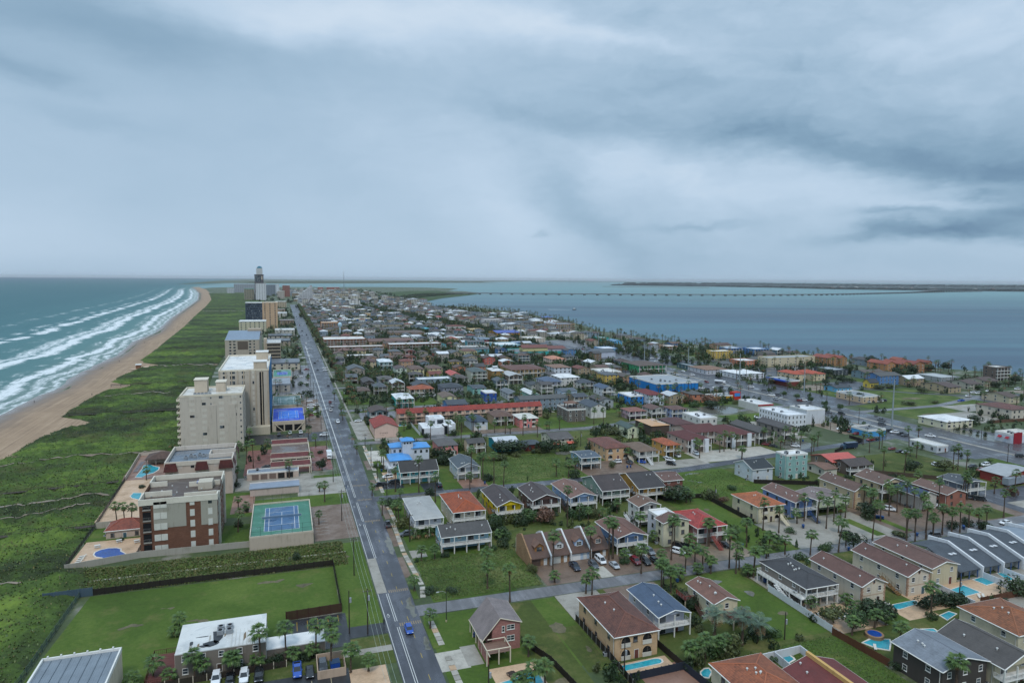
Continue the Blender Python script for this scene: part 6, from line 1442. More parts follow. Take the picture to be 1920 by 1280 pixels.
HOUSE={o['label']:o for o in bpy.data.objects if o.parent is None and o.get('label')}
def at_house(label,fn):
 o=HOUSE.get(label)
 if o is None:return
 L=[l for l in LAND if l[4]==label][0];fn(o,L[2]-L[0],L[3]-L[1])
def dk(o,W,D):   # red railed deck in front of the cream house, and a small one at its back corner
 ob('deck',MB().box(-W/2+3,-D/2-4,2.5,W/2+.6,-D/2,2.7,True).mesh('deck','d5d5048'),o);railing(o,[(-W/2+3,-D/2),(-W/2+3,-D/2-4),(W/2+.6,-D/2-4),(W/2+.6,-D/2+.4)],2.7,'d8e322c',1.0,.22);ob('deck',MB().box(-W/2-2.6,D/2-4,2.5,-W/2+.4,D/2+.5,2.7,True).mesh('deck','d5d5048'),o);railing(o,[(-W/2-2.5,D/2+.4),(-W/2-2.5,D/2-3.9),(-W/2+.3,D/2-3.9)],2.7,'d8e322c',1.0,.22);stair(o,-W/2-.3,D/2-9,2.6,0,5,10,1.1,'d5a4038')
 for x,y in ((-W/2+3.1,-D/2-3.9),(W/2+.5,-D/2-3.9),(-W/2-2.4,D/2-3.8)):ob('post',cached('rdp',lambda:MB().box(-.12,-.12,0,.12,.12,2.6).mesh('post','pc8b8a0')),o,(x,y,0))
at_house('cream house with brown gable roof and red railings',dk)
def side_balcony(o,W,D):
 ob('balcony',MB().box(-W/2-1.4,-D/2,2.4,-W/2+.3,D/2-1,2.65,True).mesh('balcony','pe2e0da'),o);railing(o,[(-W/2+.2,D/2-1),(-W/2-1.3,D/2-1),(-W/2-1.3,-D/2+.1)],2.65,'pe4e4e0',1.0,.22);stair(o,-W/2-1.9,-D/2+3.5,2.6,0,6,11,1.0,'pdcdcd8')
 for k in range(5):ob('post',cached('sbp',lambda:MB().box(-.12,-.12,0,.12,.12,2.5).mesh('post','pe2e0da')),o,(-W/2-1.25,-D/2+.3+k*(D-1.6)/4,0))
at_house('taupe house with charcoal roof and white wraparound balcony',side_balcony)
for lab,sx,col,hh in (('blue house with brown gable roof and white stair',.15,'pdedede',2.7),('cornflower blue house with brown gable roof',.1,'p2a4a78',3.1),('cream arcaded house with orange tile hip roof',.25,'pdcd0b4',3.0),('red brick house with red tile hip roof',.0,'p9a5048',3.0),('white house with brown roof and double stairs',-.1,'pdcdcda',2.7),('peach house with brown tile hip roof and arches',.38,'pe0d4c0',3.0),('tan house with brown roof and back stair',.3,'p5a4638',3.4)):
 at_house(lab,lambda o,W,D:stair(o,W*sx,-D/2-5.2,hh,0,5.1,12,1.3,col))
for lab,col in (('vivid yellow house with dark brown roof','d8a6038'),('chocolate brown house with stepped dark roofs','d5a3c30'),('baby blue house with pinkish brown roof','d4a3a34'),('white stilt house with brown roof and double balconies','pdedede'),('cream quoined house with outside staircase by the pool','d8a6840')):
 at_house(lab,lambda o,W,D:stair(o,-W/2-.8 if 'quoined' not in lab else-W/2-.9,-D/2+1.5,2.8,0,6.5,12,1.1,col))
def pavilion(o,W,D):
 for x in (-3,3):
  for y in (-2.5,2.5):ob('post',cached('pvp',lambda:MB().box(-.2,-.2,0,.2,.2,3.2).mesh('post','p5a4a40')),o,(x,y+1,7.0))
 roof_parts(o,8,7,10.2,'h',1.2,'s7a5c4c','pd8c8b0',False,None).location=(0,1,0);railing(o,[(-W/2+.3,-D/2+.3),(W/2-.3,-D/2+.3),(W/2-.3,D/2-.3)],7.4,'p3a3432',1.0,.4);railing(o,[(-W/2+.3,-D/2+.3),(-W/2+.3,D/2-.3)],7.4,'p3a3432',1.0,.4)
at_house('unfinished grey concrete house with rooftop pavilion',pavilion)
def plaza(o,W,D):
 u=ob('upper_storey',wall_mesh(30,12,5.4,9.2,'f',0,'x').mesh('upper_storey','kd8cf96'),o,(-10,-6,0));roof_parts(u,32,14,9.2,'gx',3.0,'s7a4c44','pd8cfa0',False,None);ob('roof_wing',MB().slab([(4,4,5.8),(36,4,5.8),(36,18,8.0),(4,18,8.0)],.3).mesh('roof_wing','s7a4c44'),o)
at_house('large turquoise plaza building',plaza)
at_house('ochre tower house with white roof and cupola',lambda o,W,D:(ob('cupola',MB().box(-1.6,-1.6,9.4,1.6,1.6,11.6).mesh('cupola','kc8ccd0'),o),ob('cupola_roof',MB().slab([(-2.2,-2.2,11.6),(2.2,-2.2,11.6),(2.2,2.2,11.9),(-2.2,2.2,11.9)],.2).mesh('cupola_roof','we0e0e0'),o)))
at_house('white restaurant with red awnings and red entrance',lambda o,W,D:(ob('entrance_block',MB().box(-W/2-.05,-D/2-.4,0,-W/2+6,-D/2-.02,6.0).mesh('entrance_block','k9a2230'),o),[ob('awning',MB().slab([(-W/2-1.2,y,2.4),(-W/2-.02,y,3.4),(-W/2-.02,y+2,3.4),(-W/2-1.2,y+2,2.4)],.08).mesh('awning','pa02432'),o) for y in (-3,1)]))
at_house('white shop with red roof stripe',lambda o,W,D:ob('stripe',MB().box(-W/2-.08,-D/2-.2,3.9,W/2+.1,-D/2-.065,4.8,True).mesh('stripe','pb02030'),o))
at_house('large bright blue store with flat grey roof',lambda o,W,D:[ob('pilaster',cached('bsp',lambda:MB().box(-.25,-.12,0,.25,-.002,6.3).mesh('pilaster','p1a5a98')),o,(-W/2+W*i/12,-D/2,0)) for i in range(1,12)])
at_house('long low yellow restaurant',lambda o,W,D:(ob('sign_tower',MB().box(W/2-5,-D/2-.8,0,W/2+1,-D/2+4,5.6).mesh('sign_tower','kc03a2a'),o),ob('sign_board',MB().box(W/2-4.4,-D/2-.95,2.6,W/2+.4,-D/2-.81,5.0,True).mesh('sign_board','p3f8ed0'),o)))
at_house('brick store with blue canopy',lambda o,W,D:ob('canopy',MB().box(-W/2-2.5,-D/2-1,3.8,-W/2-.02,D/2,4.9,True).mesh('canopy','p2450b0'),o))
at_house('cream bungalow with grey gable roof and coral awnings',lambda o,W,D:[ob('awning',MB().slab([(x,-D/2-2.2,2.3),(x+4,-D/2-2.2,2.3),(x+4,-D/2+.4,2.9),(x,-D/2+.4,2.9)],.08).mesh('awning','pc86450'),o) for x in (-6,2)])
def motel_fronts(o,W,D):
 for k in range(3):
  z=k*2.2;ob('gallery',MB().box(-W/2+.6,-D/2-1.3,z-.1,W/2-.6,-D/2+.45,z+.1,True).mesh('gallery','pd6bca8'),o); 
  if k:railing(o,[(-W/2+.6,-D/2-1.25),(W/2-.6,-D/2-1.25)],z+.1,'pd2b8a4',.9,.7)
  for i in range(18):ob('sliding_door',cached('msd',lambda:simple_window(2.2,1.7,'pd0c4b8')),o,(-W/2+2+i*5.0,-D/2+.44,z+.12))
 for i in range(19):ob('gallery_wall',cached('mgw',lambda:MB().box(-.12,-1.7,0,.12,0,6.5).mesh('gallery_wall','kd9b9a4')),o,(-W/2+.7+i*5.02,-D/2+.4,0))
at_house('long three level motel with red roof',motel_fronts)
def apt(o,W,D):
 for x in (-W*.28,W*.28):ob('stair_bay',MB().box(x-1.2,-D/2-.4,0,x+1.2,-D/2+.4,6.9).mesh('stair_bay','kd6dade'),o)
for l in ('maroon roofed apartment block, wing beside the orange cottage','maroon roofed apartment block, wing with striped car park'):at_house(l,apt)
building(200,303,219,322,6.6,'gx',2.4,'s5f302c','cdb5a6','b','recessed middle wing of the maroon roofed apartment block','apartment_house','apartment house',HG)
at_house('dark red roofed duplex with yellow parapet wall',lambda o,W,D:ob('parapet_wall',MB().box(-.35,-D/2-.2,5.0,.35,D/2+.2,7.9).mesh('parapet_wall','kd0a868'),o))
def seams(o,W,D):
 for i in range(1,8):ob('roof_seam',cached('rsm',lambda:MB().box(-.05,-9.8,0,.05,9.8,.07).mesh('roof_seam','p5a6670')),o,(-W/2+W*i/8,0,6.52))
 for i in range(6):ob('bracket',cached('rbk',lambda:MB().box(-.15,-.25,0,.15,.25,.4).mesh('bracket','pd8d6d0')),o,(-W/2+1+i*2.4,D/2,6.9))
at_house('beige block with flat grey metal roof',seams)
# the unfinished dark tower with its blue cap, and the stepped white tower
t=thing('skyscraper','tallest dark tower with pale crown and blue green cap','skyscraper',(-85.5,2850,0),0,CG);LAND.append((-102,2830,-69,2870,'tallest dark tower'))
ob('shaft',MB().box(-16,-15,0,16,15,98).mesh('shaft','k5a5558'),t);ob('glazing',MB().box(-15,-15.6,70,7,-15.05,95,True).mesh('glazing','glass'),t);ob('light_panel',MB().box(8.5,-15.6,78,13,-15.05,92,True).mesh('light_panel','kc8b8a6'),t)
ob('ledge',MB().box(-17.5,-16.5,94,17.5,16.5,97,True).mesh('ledge','k3d3c42'),t);ob('crown',MB().box(-9.5,-10,98,13,10,122).box(-7,-11,98,-4,-10.1,120).box(2,-11,98,5,-10.1,120).mesh('crown','kc6c6c4'),t);ob('cap',MB().box(-6.5,-9,122,11.5,9,127).box(-2,-4,127,7,4,130).mesh('cap','p2f7f96'),t)
t=thing('tower_block','stepped white tower climbing towards the avenue','tower block',(70,2362,0),0,CG);LAND.append((47,2345,94,2380,'stepped white tower'))
for i in range(6):
 h=26+i*7;x0=-23+i*7.7;ob('wall',MB().box(x0,-12,0,x0+7.6,12,h).mesh('wall','kd8d8d8'),t);ob('roof',MB().box(x0-.1,-12.2,h,x0+7.7,12.2,h+.8).mesh('roof','wc8c8c4'),t)
 for k in range(int(h/4)):
  for j in range(2):ob('window',cached('stw',lambda:simple_window(2.4,2.2,'pd4d4d2')),t,(x0+.7+j*3.6,-12.05,2+k*4))
# ---------------------------------------------------------------- pools and yards on the town side
for pts,m,lab in (([(42.4,132.2),(45.7,132.7),(48.6,134.4),(50.4,134.3),(51.3,132.5),(51.1,129.4),(47.2,129.7)],'pool_aqua','turquoise pool under the palms by the pink house'),
 ([(70.0,130.0),(78.3,130.3),(79.4,130.1),(79.8,129.5),(79.5,128.7),(78.8,128.3),(69.8,128.0)],'pool_aqua','long rectangular turquoise pool behind the dark fence'),
 ([(106.5,122.6),(108.8,122.9),(109.0,121.0),(108.8,120.3),(106.2,119.4),(106.0,121.0)],'pool_aqua','turquoise pool enclosed by white walls'),
 ([(85.5,122.3),(87.0,123.2),(88.0,123.1),(87.8,121.8),(86.0,120.2),(85.0,120.9)],'pool_aqua','small teal pool half under the orange roof'),
 ([(151.9,133.2),(153.3,133.8),(160.1,134.0),(160.7,133.5),(159.9,132.2),(152.6,131.3),(151.4,132.0)],'pool_aqua','turquoise pool in front of the quoined houses'),
 ([(175.7,135.6),(182.0,136.6),(182.4,132.0),(175.1,131.4)],'pool_aqua','large square turquoise pool with loungers'),
 ([(188.4,138.5),(193.4,139.2),(193.2,135.2),(188.6,134.7)],'pool_aqua','turquoise pool inside the slate row fence'),
 ([(199.3,139.5),(201.5,139.5),(200.1,135.1),(197.7,134.9)],'pool_aqua','narrow turquoise pool on grey terrace'),
 ([(159.8,125.5),(163.7,126.3),(164.4,124.8),(159.3,123.1)],'pool_aqua','small turquoise pool beside the big orange roof'),
 ([(129.8,121.1),(132.8,121.7),(137.0,120.3),(135.9,119.1),(133.0,116.7),(131.0,118.3)],'pool_aqua','turquoise pool with raised round spa'),
 ([(129.7,135.9),(132.1,136.4),(132.9,135.7),(135.8,136.7),(137.1,135.6),(137.0,133.6),(134.2,132.1),(130.9,133.6)],'pool_dark','dark bottomed curvy pool behind white fence'),
 ([(146.8,121.0),(148.9,121.5),(151.8,120.9),(151.5,119.5),(148.3,119.5)],'pool_aqua','round ended pool between the charcoal roofs'),
 ([(181.8,123.4),(183.8,123.6),(182.7,120.2),(180.7,119.6)],'pool_aqua','sliver of turquoise pool behind the orange roof'),
 ([(63.1,397.3),(65.1,398.4),(67.9,397.6),(67.0,393.8),(62.8,393.4)],'pool_aqua','motel pool between the red roofed wings')):
 pool(pts,m,lab)
ob('spa',MB().prism(ell(0,0,2.1,2.1),0,.9).mesh('spa','brick_tan'),None,(*[(134.7,122.5)][0],0));tag(bpy.data.objects['spa'],'raised round brick spa at the edge of turquoise pool','spa');ob('spa_water',MB().poly([(x,y,.92) for x,y in ell(0,0,1.6,1.6)]).mesh('spa_water','pool_blue'),bpy.data.objects['spa'])
for i,(x,y,rz,wh) in enumerate([(-59.8,227+k*1.6,.35,1) for k in range(5)]+[(-63,331+k*2.3,.2,0) for k in range(8)]+[(*p,.9,1) for p in [(150.7,134.2),(151.0,133.3),(173.6,135.3),(173.5,134.4),(179.3,129.8),(180.6,129.6),(130.4,118.2)]]):
 z=.52 if x<-40 else .06
 if x<-40 and y>300:z=.57
 o=thing('sun_lounger','sun lounger','sun lounger',(x,y,z),rz,'sun loungers around the pools');cc='pd0ccc2' if wh else 'p7f8790'
 ob('seat',cached(('ls',cc),lambda:MB().box(-.95,-.32,.28,.45,.32,.36,True).mesh('seat',cc)),o);ob('backrest',cached(('lb',cc),lambda:MB().slab([(.45,-.32,.36),(1.0,-.32,.72),(1.0,.32,.72),(.45,.32,.36)],.06).mesh('backrest',cc)),o)
 for sx in (-.8,.4):
  for sy in (-.26,.26):ob('leg',cached('ll',lambda:MB().box(-.04,-.04,0,.04,.04,.28).mesh('leg','p8a8a88')),o,(sx,sy,0))
# ---------------------------------------------------------------- fences and walls
def fence(pts,h,col,label,step=2.4,z=0.0,name='fence',cat='fence',post='',cap=False,see=False):
 x0,y0=pts[0];t=thing(name,label,cat,(x0,y0,z),0,'fences and boundary walls')
 for (xa,ya),(xb,yb) in zip(pts[:-1],pts[1:]):
  L=math.hypot(xb-xa,yb-ya);n=max(1,round(L/step));a=math.atan2(yb-ya,xb-xa);st=L/n
  for i in range(n):
   def pm():
    m=MB()
    if see:
     for zz in (.1,h*.5,h-.06):m.box(.05,-.025,zz,st-.05,.025,zz+.06,True)
     for k in range(int(st/.32)):m.box(.1+k*.32,-.02,.1,.14+k*.32,.02,h)
    elif name=='wall' :m.box(0.0,-.12,0,st-.02,.12,h)
    else:
     nb=max(2,int(st/.3))
     for k in range(nb):m.box(.05+(st-.1)*k/nb,-.03-.012*(k % 2),.04,.05+(st-.1)*(k+1)/nb-.02,.03,h-.02*((k*7) % 3))
    return m.mesh('fence_panel',col)
   ob('fence_panel',cached(('fp',col,round(st,2),h,see,name),pm),t,(xa-x0+(xb-xa)*i/n,ya-y0+(yb-ya)*i/n,0),a)
  for i in range(n+1):ob('post',cached(('fpo',post or col,h),lambda:MB().box(-.08,-.08,0,.08,.08,h+.12).mesh('post',post or col)),t,(xa-x0+(xb-xa)*i/n,ya-y0+(yb-ya)*i/n,0))
 return t
DK,BR,WH,NV,GY='d2b2420','d6b4430','pd2d6da','d2b3442','p8f8b84'
fence([(-50.4,204.6),(-31.5,205.2),(-9.5,205.0),(12.6,205)],1.8,DK,'dark brown board fence along the top of the big lawn',2.6)
fence([(-62,204.2),(-50.6,204.5)],2.4,'m4d5f6e','blue grey corrugated fence at the dune edge',2.9)
fence([(12.6,204.9),(12.7,175.2)],2.0,DK,'dark board fence between big lawn and roadside lawn',2.6)
fence([(12.6,174.8),(-1,174.3)],2.4,'d4a3026','reddish brown fence behind the motel car park',2.6)
fence([(-53.6,204),(-54.6,164),(-56,140)],1.6,'p4c5f58','chain link fence between lawn and dunes',3.0,see=True)
fence([(-62.3,224.4),(-43.5,228.7),(-12.0,227.6)],2.0,'ka8a296','low grey concrete wall below the brick condominium',4.0,name='wall',cat='wall')
fence([(-62.4,224.6),(-62.6,262),(-64.6,318)],1.5,'p2f3134','black metal fence along the pool terraces',2.6,z=.5,see=True)
fence([(-64.6,318),(-66.6,361),(-56,361)],1.6,'kc4b8aa','pale stepped wall around the heart shaped pool',3.0,z=.5,name='wall',cat='wall')
fence([(-44.2,229),(-44.1,244)],1.6,'p2f3134','black metal fence beside the brick condominium pool',2.6,z=.5,see=True)
fence([(-62,259),(-45,260.4)],2.2,'kb8aea0','grey wall between lawn and pool house',4.0,z=.4,name='wall',cat='wall')
fence([(126.5,150.8),(126.3,127.3)],1.9,WH,'long white fence beside the taupe house',2.4)
fence([(125.6,126.4),(127.2,111.4)],1.9,BR,'brown board fence with posts along the weedy lot',2.3)
fence([(68.6,152),(68.9,131),(68.6,120)],1.8,DK,'black fence beside the tan stucco house',2.4,post='p8a8a88')
fence([(52,146),(55.5,136),(57,124)],1.7,DK,'dark fence between pink house and long lawn',2.4)
fence([(69,124.2),(82.6,124.6)],1.9,NV,'navy panel fence in front of the long pool',2.0)
fence([(82.6,124.6),(84,112)],1.9,NV,'navy panel fence by the cabbage palms',2.4)
fence([(82.0,135),(82.6,125)],1.8,DK,'dark fence beside the long pool terrace',2.4)
fence([(97,121.5),(112,122)],2.0,'kd6d8da','tall white wall with the utility pole',3.0,name='wall',cat='wall')
fence([(112,122),(111.5,104)],2.0,'kd2d5d8','white wall facing the weedy lot',3.0,name='wall',cat='wall')
fence([(104.5,121.6),(104,106)],2.0,'kcdd0d4','white dividing wall beside the enclosed pool',3.0,name='wall',cat='wall')
fence([(69,119),(61,117)],2.0,'kd6d8da','white wall at the bottom of the long lawn',3.0,name='wall',cat='wall')
fence([(157.4,226),(157.0,196)],1.8,DK,'black fence beside the cream arcaded house',2.6)
fence([(139.5,258),(140,228),(157,227)],1.8,DK,'dark fence around the flooded lot',2.6)
fence([(189,237),(215,226)],1.8,DK,'dark fence below the white duplex',2.6)
fence([(172.5,138),(172.5,126)],1.9,'kd0d4d8','pale wall beside the square pool',2.6,name='wall',cat='wall')
fence([(176,127),(193,127)],1.9,BR,'orange brown board fence below the row house pools',2.4)
fence([(70,366),(70,398)],1.8,WH,'white fence beside the modern white house',2.4)
fence([(83,483),(105,487)],1.8,WH,'white fence behind the aqua house',2.6)
fence([(262,268),(295,283),(295,292)],1.8,DK,'black fence around the crowded shop yard',2.6)
fence([(246,236),(262,224),(276,212)],1.8,'d5a4a40','brown fence behind the tan houses',2.6)
fence([(-1,152.8),(-28,152.2)],1.5,'d3a302a','dark picket fence in front of the motel',2.6,post='kc8bca6')
fence([(410,298),(440,296),(452,285)],1.9,'d6e5040','brown fence below the cream two storey house',3.0)
# motel deck, bin enclosure
t=thing('timber_deck','reddish timber deck with rails beside the stained roof motel','deck',(-26.6,160,0),0)
for i in range(16):ob('deck_plank',cached('mdp',lambda:MB().box(-2.6,-.36,1.0,2.6,.36,1.1,True).mesh('deck_plank','d6d3f38')),t,(0,-7+i*.76,.008*(i % 3)))
railing(t,[(-2.6,-7.3),(-2.6,5),(2.6,5)],1.1,'d5a3028',1.0,.4);railing(t,[(-2.6,-7.3),(2.6,-7.3)],1.1,'d5a3028',1.0,.4)
t=thing('bin_enclosure','beige walled bin enclosure with blue skip by the motel drive','bin enclosure',(8.3,149,0),0)
ob('wall',MB().box(-3,-3.6,0,3,-3.4,1.9).box(-3,-3.4,0,-2.8,3.6,1.9).box(2.8,-3.4,0,3,3.6,1.9).box(-2.8,3.4,0,2.8,3.6,1.9).mesh('wall','kbfa690'),t)
t=thing('skip','blue rubbish skip inside the beige enclosure','skip',(9.2,149.4,.05),.1);ob('bin',MB().prism([(-1,-.8),(1,-.8),(1,.8),(-1,.8)],.1,1.3).mesh('bin','p1f4fa8'),t);ob('lid',MB().slab([(-1.05,-.85,1.3),(1.05,-.85,1.3),(1.05,.85,1.5),(-1.05,.85,1.5)],.06).mesh('lid','p27405e'),t)
mt=bpy.data.objects.get('motel')   # roof repairs and units of the stained motel roof
M('p34383c');M('w8a6a4a')
for o in list(bpy.data.objects):
 if o.get('label')=='taupe motel with stained white roof':
  rf=[c for c in o.children if c.name.startswith('roof')][0];rr=random.Random(4)
  for x,y,w,d in ((-1.0,.4,2.2,7.5),(-2.2,-3.9,2.6,2.0),(-5,2.2,1.8,.35),(-4.2,-.4,2.2,.3),(-4.4,4.6,2.0,.35),(-6.3,-2.8,.7,1.6),(-3.4,-4.6,1.8,.7)):
   n=11;pts=[(x+w*.5*rr.uniform(.75,1.2)*math.cos(6.283*k/n)*1.2,y+d*.5*rr.uniform(.7,1.2)*math.sin(6.283*k/n)*1.2) for k in range(n)]
   ob('roof_patch',MB().prism(pts,5.62,5.78).mesh('roof_patch','p3a3e42'),rf)
  for k in range(26):
   x,y,w,d=rr.uniform(-8.5,8.5),rr.uniform(-5.8,5.8),rr.uniform(.15,.5),rr.uniform(.4,2.2);ob('roof_stain',MB().prism([(x,y-d),(x+w,y-d*.3),(x+w*.7,y+d),(x-w*.3,y+d*.4)],5.6,5.745+.0006*k).mesh('roof_stain',rr.choice(['p9a968c','p8a7a60','paaa69c','p7c6a52'])),rf)
  for k in range(4):ob('rooftop_unit',ac_mesh(),rf,(-.6+.0+(k % 2)*1.9,-.3+(k // 2)*2.0,5.75))
  for k in range(9):ob('roof_rib',cached('rrib',lambda:MB().box(-.05,-6.3,0,.05,6.3,.09).mesh('roof_rib','pc4c2ba')),rf,(2.0+k*.8,0,5.68))
# ---------------------------------------------------------------- boardwalks over the dunes
for (xa,ya),(xb,yb),lab in (((-125,474),(-52,477.5),'dark timber boardwalk ending near the beach lobe'),((-128,597),(-62,606),'timber boardwalk crossing the middle dunes'),((-130,305),(-66,313),'boardwalk with blue gate beside the heart pool'),((-110,254),(-62,258.3),'railed boardwalk leaving the black fenced lawn'),((-133,893),(-70,912),'short boardwalk with shelters beyond the sand path'),((-120,1090),(-52,1100),'thin boardwalk before the blue hotel'),((-130,1270),(-62,1280),'far boardwalk below the glassy hotel'),((-126,690),(-62,700),'dark boardwalk beside the sandy path')):
 t=thing('boardwalk',lab,'boardwalk',(xa,ya,0),math.atan2(yb-ya,xb-xa),'boardwalks over the dunes');L=math.hypot(xb-xa,yb-ya)
 n=max(6,int(L/2.2))
 for i in range(n):ob('deck_board',cached(('bwd',round(L/n,2)),lambda:MB().box(0,-.9,1.7,L/n-.03,.9,1.82,True).mesh('deck_board','d5d5348')),t,(L*i/n,0,0))
 railing(t,[(0,-.9),(L,-.9)],1.8,'d3c3630',.9,1.1);railing(t,[(0,.9),(L,.9)],1.8,'d3c3630',.9,1.1)
 for i in range(0,n,3):ob('post',cached('bwp',lambda:MB().box(-.1,-.9,-.3,.1,-.7,1.75).box(-.1,.7,-.3,.1,.9,1.75).mesh('post','d3c3630')),t,(L*i/n,0,0))
sheet('sand_path','deck_tan',[(interp(DUNE,712)-10,700),(-95,712),(-62,720),(-62,724),(-95,718),(interp(DUNE,730)-10,728)],.95)
# lifeguard hut and people on the beach
t=thing('lifeguard_hut','small wooden lifeguard hut on the sand beside the dune path','hut',(*[(-128.7,708.8)][0],.4),0);ob('cabin',MB().box(-2,-2,1,2,2,4.2).mesh('cabin','d8a6248'),t);ob('roof',MB().slab([(-2.5,-2.5,4.2),(2.5,-2.5,4.2),(2.5,2.5,4.7),(-2.5,2.5,4.7)],.2).mesh('roof','we0ddd6'),t)
for x in (-1.7,1.7):
 for y in (-1.7,1.7):ob('leg',cached('hl',lambda:MB().box(-.15,-.15,-.4,.15,.15,1.05).mesh('leg','d6a4a38')),t,(x,y,0))
# ---------------------------------------------------------------- poles and power lines
def pole(x,y,h,label,arm=True,tr=True,wood='d3f3630'):
 t=thing('utility_pole',label,'utility pole',(x,y,0),0,'utility poles');ob('pole',cached(('up',h,wood),lambda:MB().tube([(0,0,0),(0,0,h)],[.17,.11],7).mesh('pole',wood)),t)
 if arm:
  ob('crossarm',cached('ua',lambda:MB().box(-1.1,-.07,-.07,1.1,.07,.07,True).mesh('crossarm','d5a4e44')),t,(0,0,h-.7))
  for dx in (-.95,0,.95):ob('insulator',cached('ui',lambda:MB().cyl(0,0,0,.28,.06,6).mesh('insulator','p9aa0a4')),t,(dx,0,h-.64))
 if tr:ob('transformer',cached('ut',lambda:MB().cyl(.34,0,-.6,.55,.27,9).mesh('transformer','p9a9ea2')),t,(0,0,h-2.4))
 return t
LP=[(17.6,121),(17.8,161.5),(17.9,196),(18.2,243),(18.6,292),(19,345),(19.2,398),(19.3,452),(19.5,505),(19.6,560),(19.8,620),(20,690)]
for i,(x,y) in enumerate(LP):pole(x,y,11.5,'utility pole',True,i in (1,3,6))
pole(13.6,163.2,10.8,'utility pole',False,True)
def wire(a,c,sag,label,r=.022):
 t=thing('power_line',label,'power line',a,0,'power lines beside the avenue');n=10;m=MB()
 m.tube([((c[0]-a[0])*i/n,(c[1]-a[1])*i/n,(c[2]-a[2])*i/n-sag*4*(i/n)*(1-i/n)) for i in range(n+1)],r,4,False);ob('cable',m.mesh('cable','pa8b4ac'),t)
for i in range(len(LP)-1):
 for k,dx in enumerate((-.95,0,.95)):
  wire((LP[i][0]+dx,LP[i][1],11.15),(LP[i+1][0]+dx,LP[i+1][1],11.15),.7,'power line')
for x,y,h in [(*p,q) for p,q in (((37.3,161.5),8.7),)]:
 t=thing('street_lamp','black street lamp with curved arm at the first corner','street lamp',(x,y,0),0);ob('pole',MB().tube([(0,0,0),(0,0,8.6)],[.12,.07],7).mesh('pole','p2c2c2c'),t);ob('arm',MB().tube([(0,0,7.6),(-.8,0,8.1),(-2.0,0,8.1)],.045,5).mesh('arm','p9a9c9c'),t);ob('lamp_head',MB().box(-.45,-.14,-.1,.25,.14,.06,True).mesh('lamp_head','pb8bab8'),t,(-2.1,0,8.08));ob('base',MB().cyl(0,0,0,.5,.22,8).mesh('base','pb4a888'),t)
POLES=[(112.9,128.2,6.9),(171.6,129.7,7.3),(147.0,133.3,3.6)]+[(39.1,130.2,6.0),(69.5,127.7,6.9)]+[(37.6,267.0,8.6),(37.8,216.5,9.6),(36.9,290.5,8.8)]+[(158.2,220.9,6.8)]+[(293.4,248.4,8.0),(328.6,229.0,9.1),(365.4,269.8,6.0),(243.1,193.8,11.1)]+[(301.1,312.2,10.8),(330.2,320.3,9.7),(295.5,320.9,7.8)]+[(100.3,319.6,7.4),(145.0,318.5,8.1),(159.1,395.7,10.7),(93.3,316.6,10.4)]+[(37.8,344.0,8.1),(36.7,310.6,10.9),(38.3,476.7,9.9),(53.7,571.1,8.3)]
for i,(x,y,h) in enumerate(POLES):
 if 3<h<18:pole(x,y,round(h,1),'utility pole',h>8,h<10 or i % 3==0)
for i,(x,y,h) in enumerate([(362.8,403.3,22.9),(337.8,303.4,28.9)]+[(358.9,473.1,26.5),(381.9,584.6,16.7),(367.7,646.6,12.6)]+[(317.5,905.8,27.6),(375.0,775.4,21.3)]):
 t=thing('transmission_pole','transmission pole','utility pole',(x,y,0),0,'tall steel poles along the boulevard');hh=max(20,min(30,h));ob('pole',cached(('tp',round(hh)),lambda:MB().tube([(0,0,0),(0,0,round(hh))],[.5,.26],8).mesh('pole','p8f9a9e')),t)
 ob('insulator',cached('tpi',lambda:MB().box(-1.4,-.08,-.1,0,.08,.1,True).mesh('insulator','p6f777a')),t,(0,0,hh-2));ob('base',cached('tpb',lambda:MB().cyl(0,0,0,.5,.8,8).mesh('base','concrete')),t)
# ---------------------------------------------------------------- causeway across the bay
BR_=[(872.6,3747.0),(1110.8,3689.3),(1335.9,3605.8),(1677.7,3493.4),(2053.3,3379.2),(2396.0,3314.2),(2714.3,3298.4),(3100.6,3383.4),(3429.7,3509.8),(3941.5,3744.6),(4551.0,4024.1),(5408.1,4410.4),(6273.5,4730.9)]
t=thing('causeway_bridge','long low causeway bridge on many piers crossing the bay','bridge',(0,0,0),0)
dk=MB();acc=0;piers=[]
for (xa,ya),(xb,yb) in zip(BR_[:-1],BR_[1:]):
 L=math.hypot(xb-xa,yb-ya);n=max(2,int(L/60))
 for i in range(n):piers.append((xa+(xb-xa)*i/n,ya+(yb-ya)*i/n))
piers.append(BR_[-1]);NP=len(piers)
def bz(i):
 f=i/NP;return 9.5+15*math.exp(-((f-.80)/.07) ** 2)
for i in range(NP-1):
 (xa,ya),(xb,yb)=piers[i],piers[i+1];L=math.hypot(xb-xa,yb-ya);nx,ny=-(yb-ya)/L*9,(xb-xa)/L*9;za,zb=bz(i),bz(i+1)
 dk.slab([(xa-nx,ya-ny,za),(xb-nx,yb-ny,zb),(xb+nx,yb+ny,zb),(xa+nx,ya+ny,za)],5.0)
ob('deck',dk.mesh('deck','k77787a'),t)
st_=max(1,NP // 190)
for i in range(0,NP,st_):ob('pier',cached(('pier',round(bz(i))),lambda:MB().box(-5,-7,-1,5,7,bz(i)-2).mesh('pier','k6f706c')),t,(*piers[i],0),0)
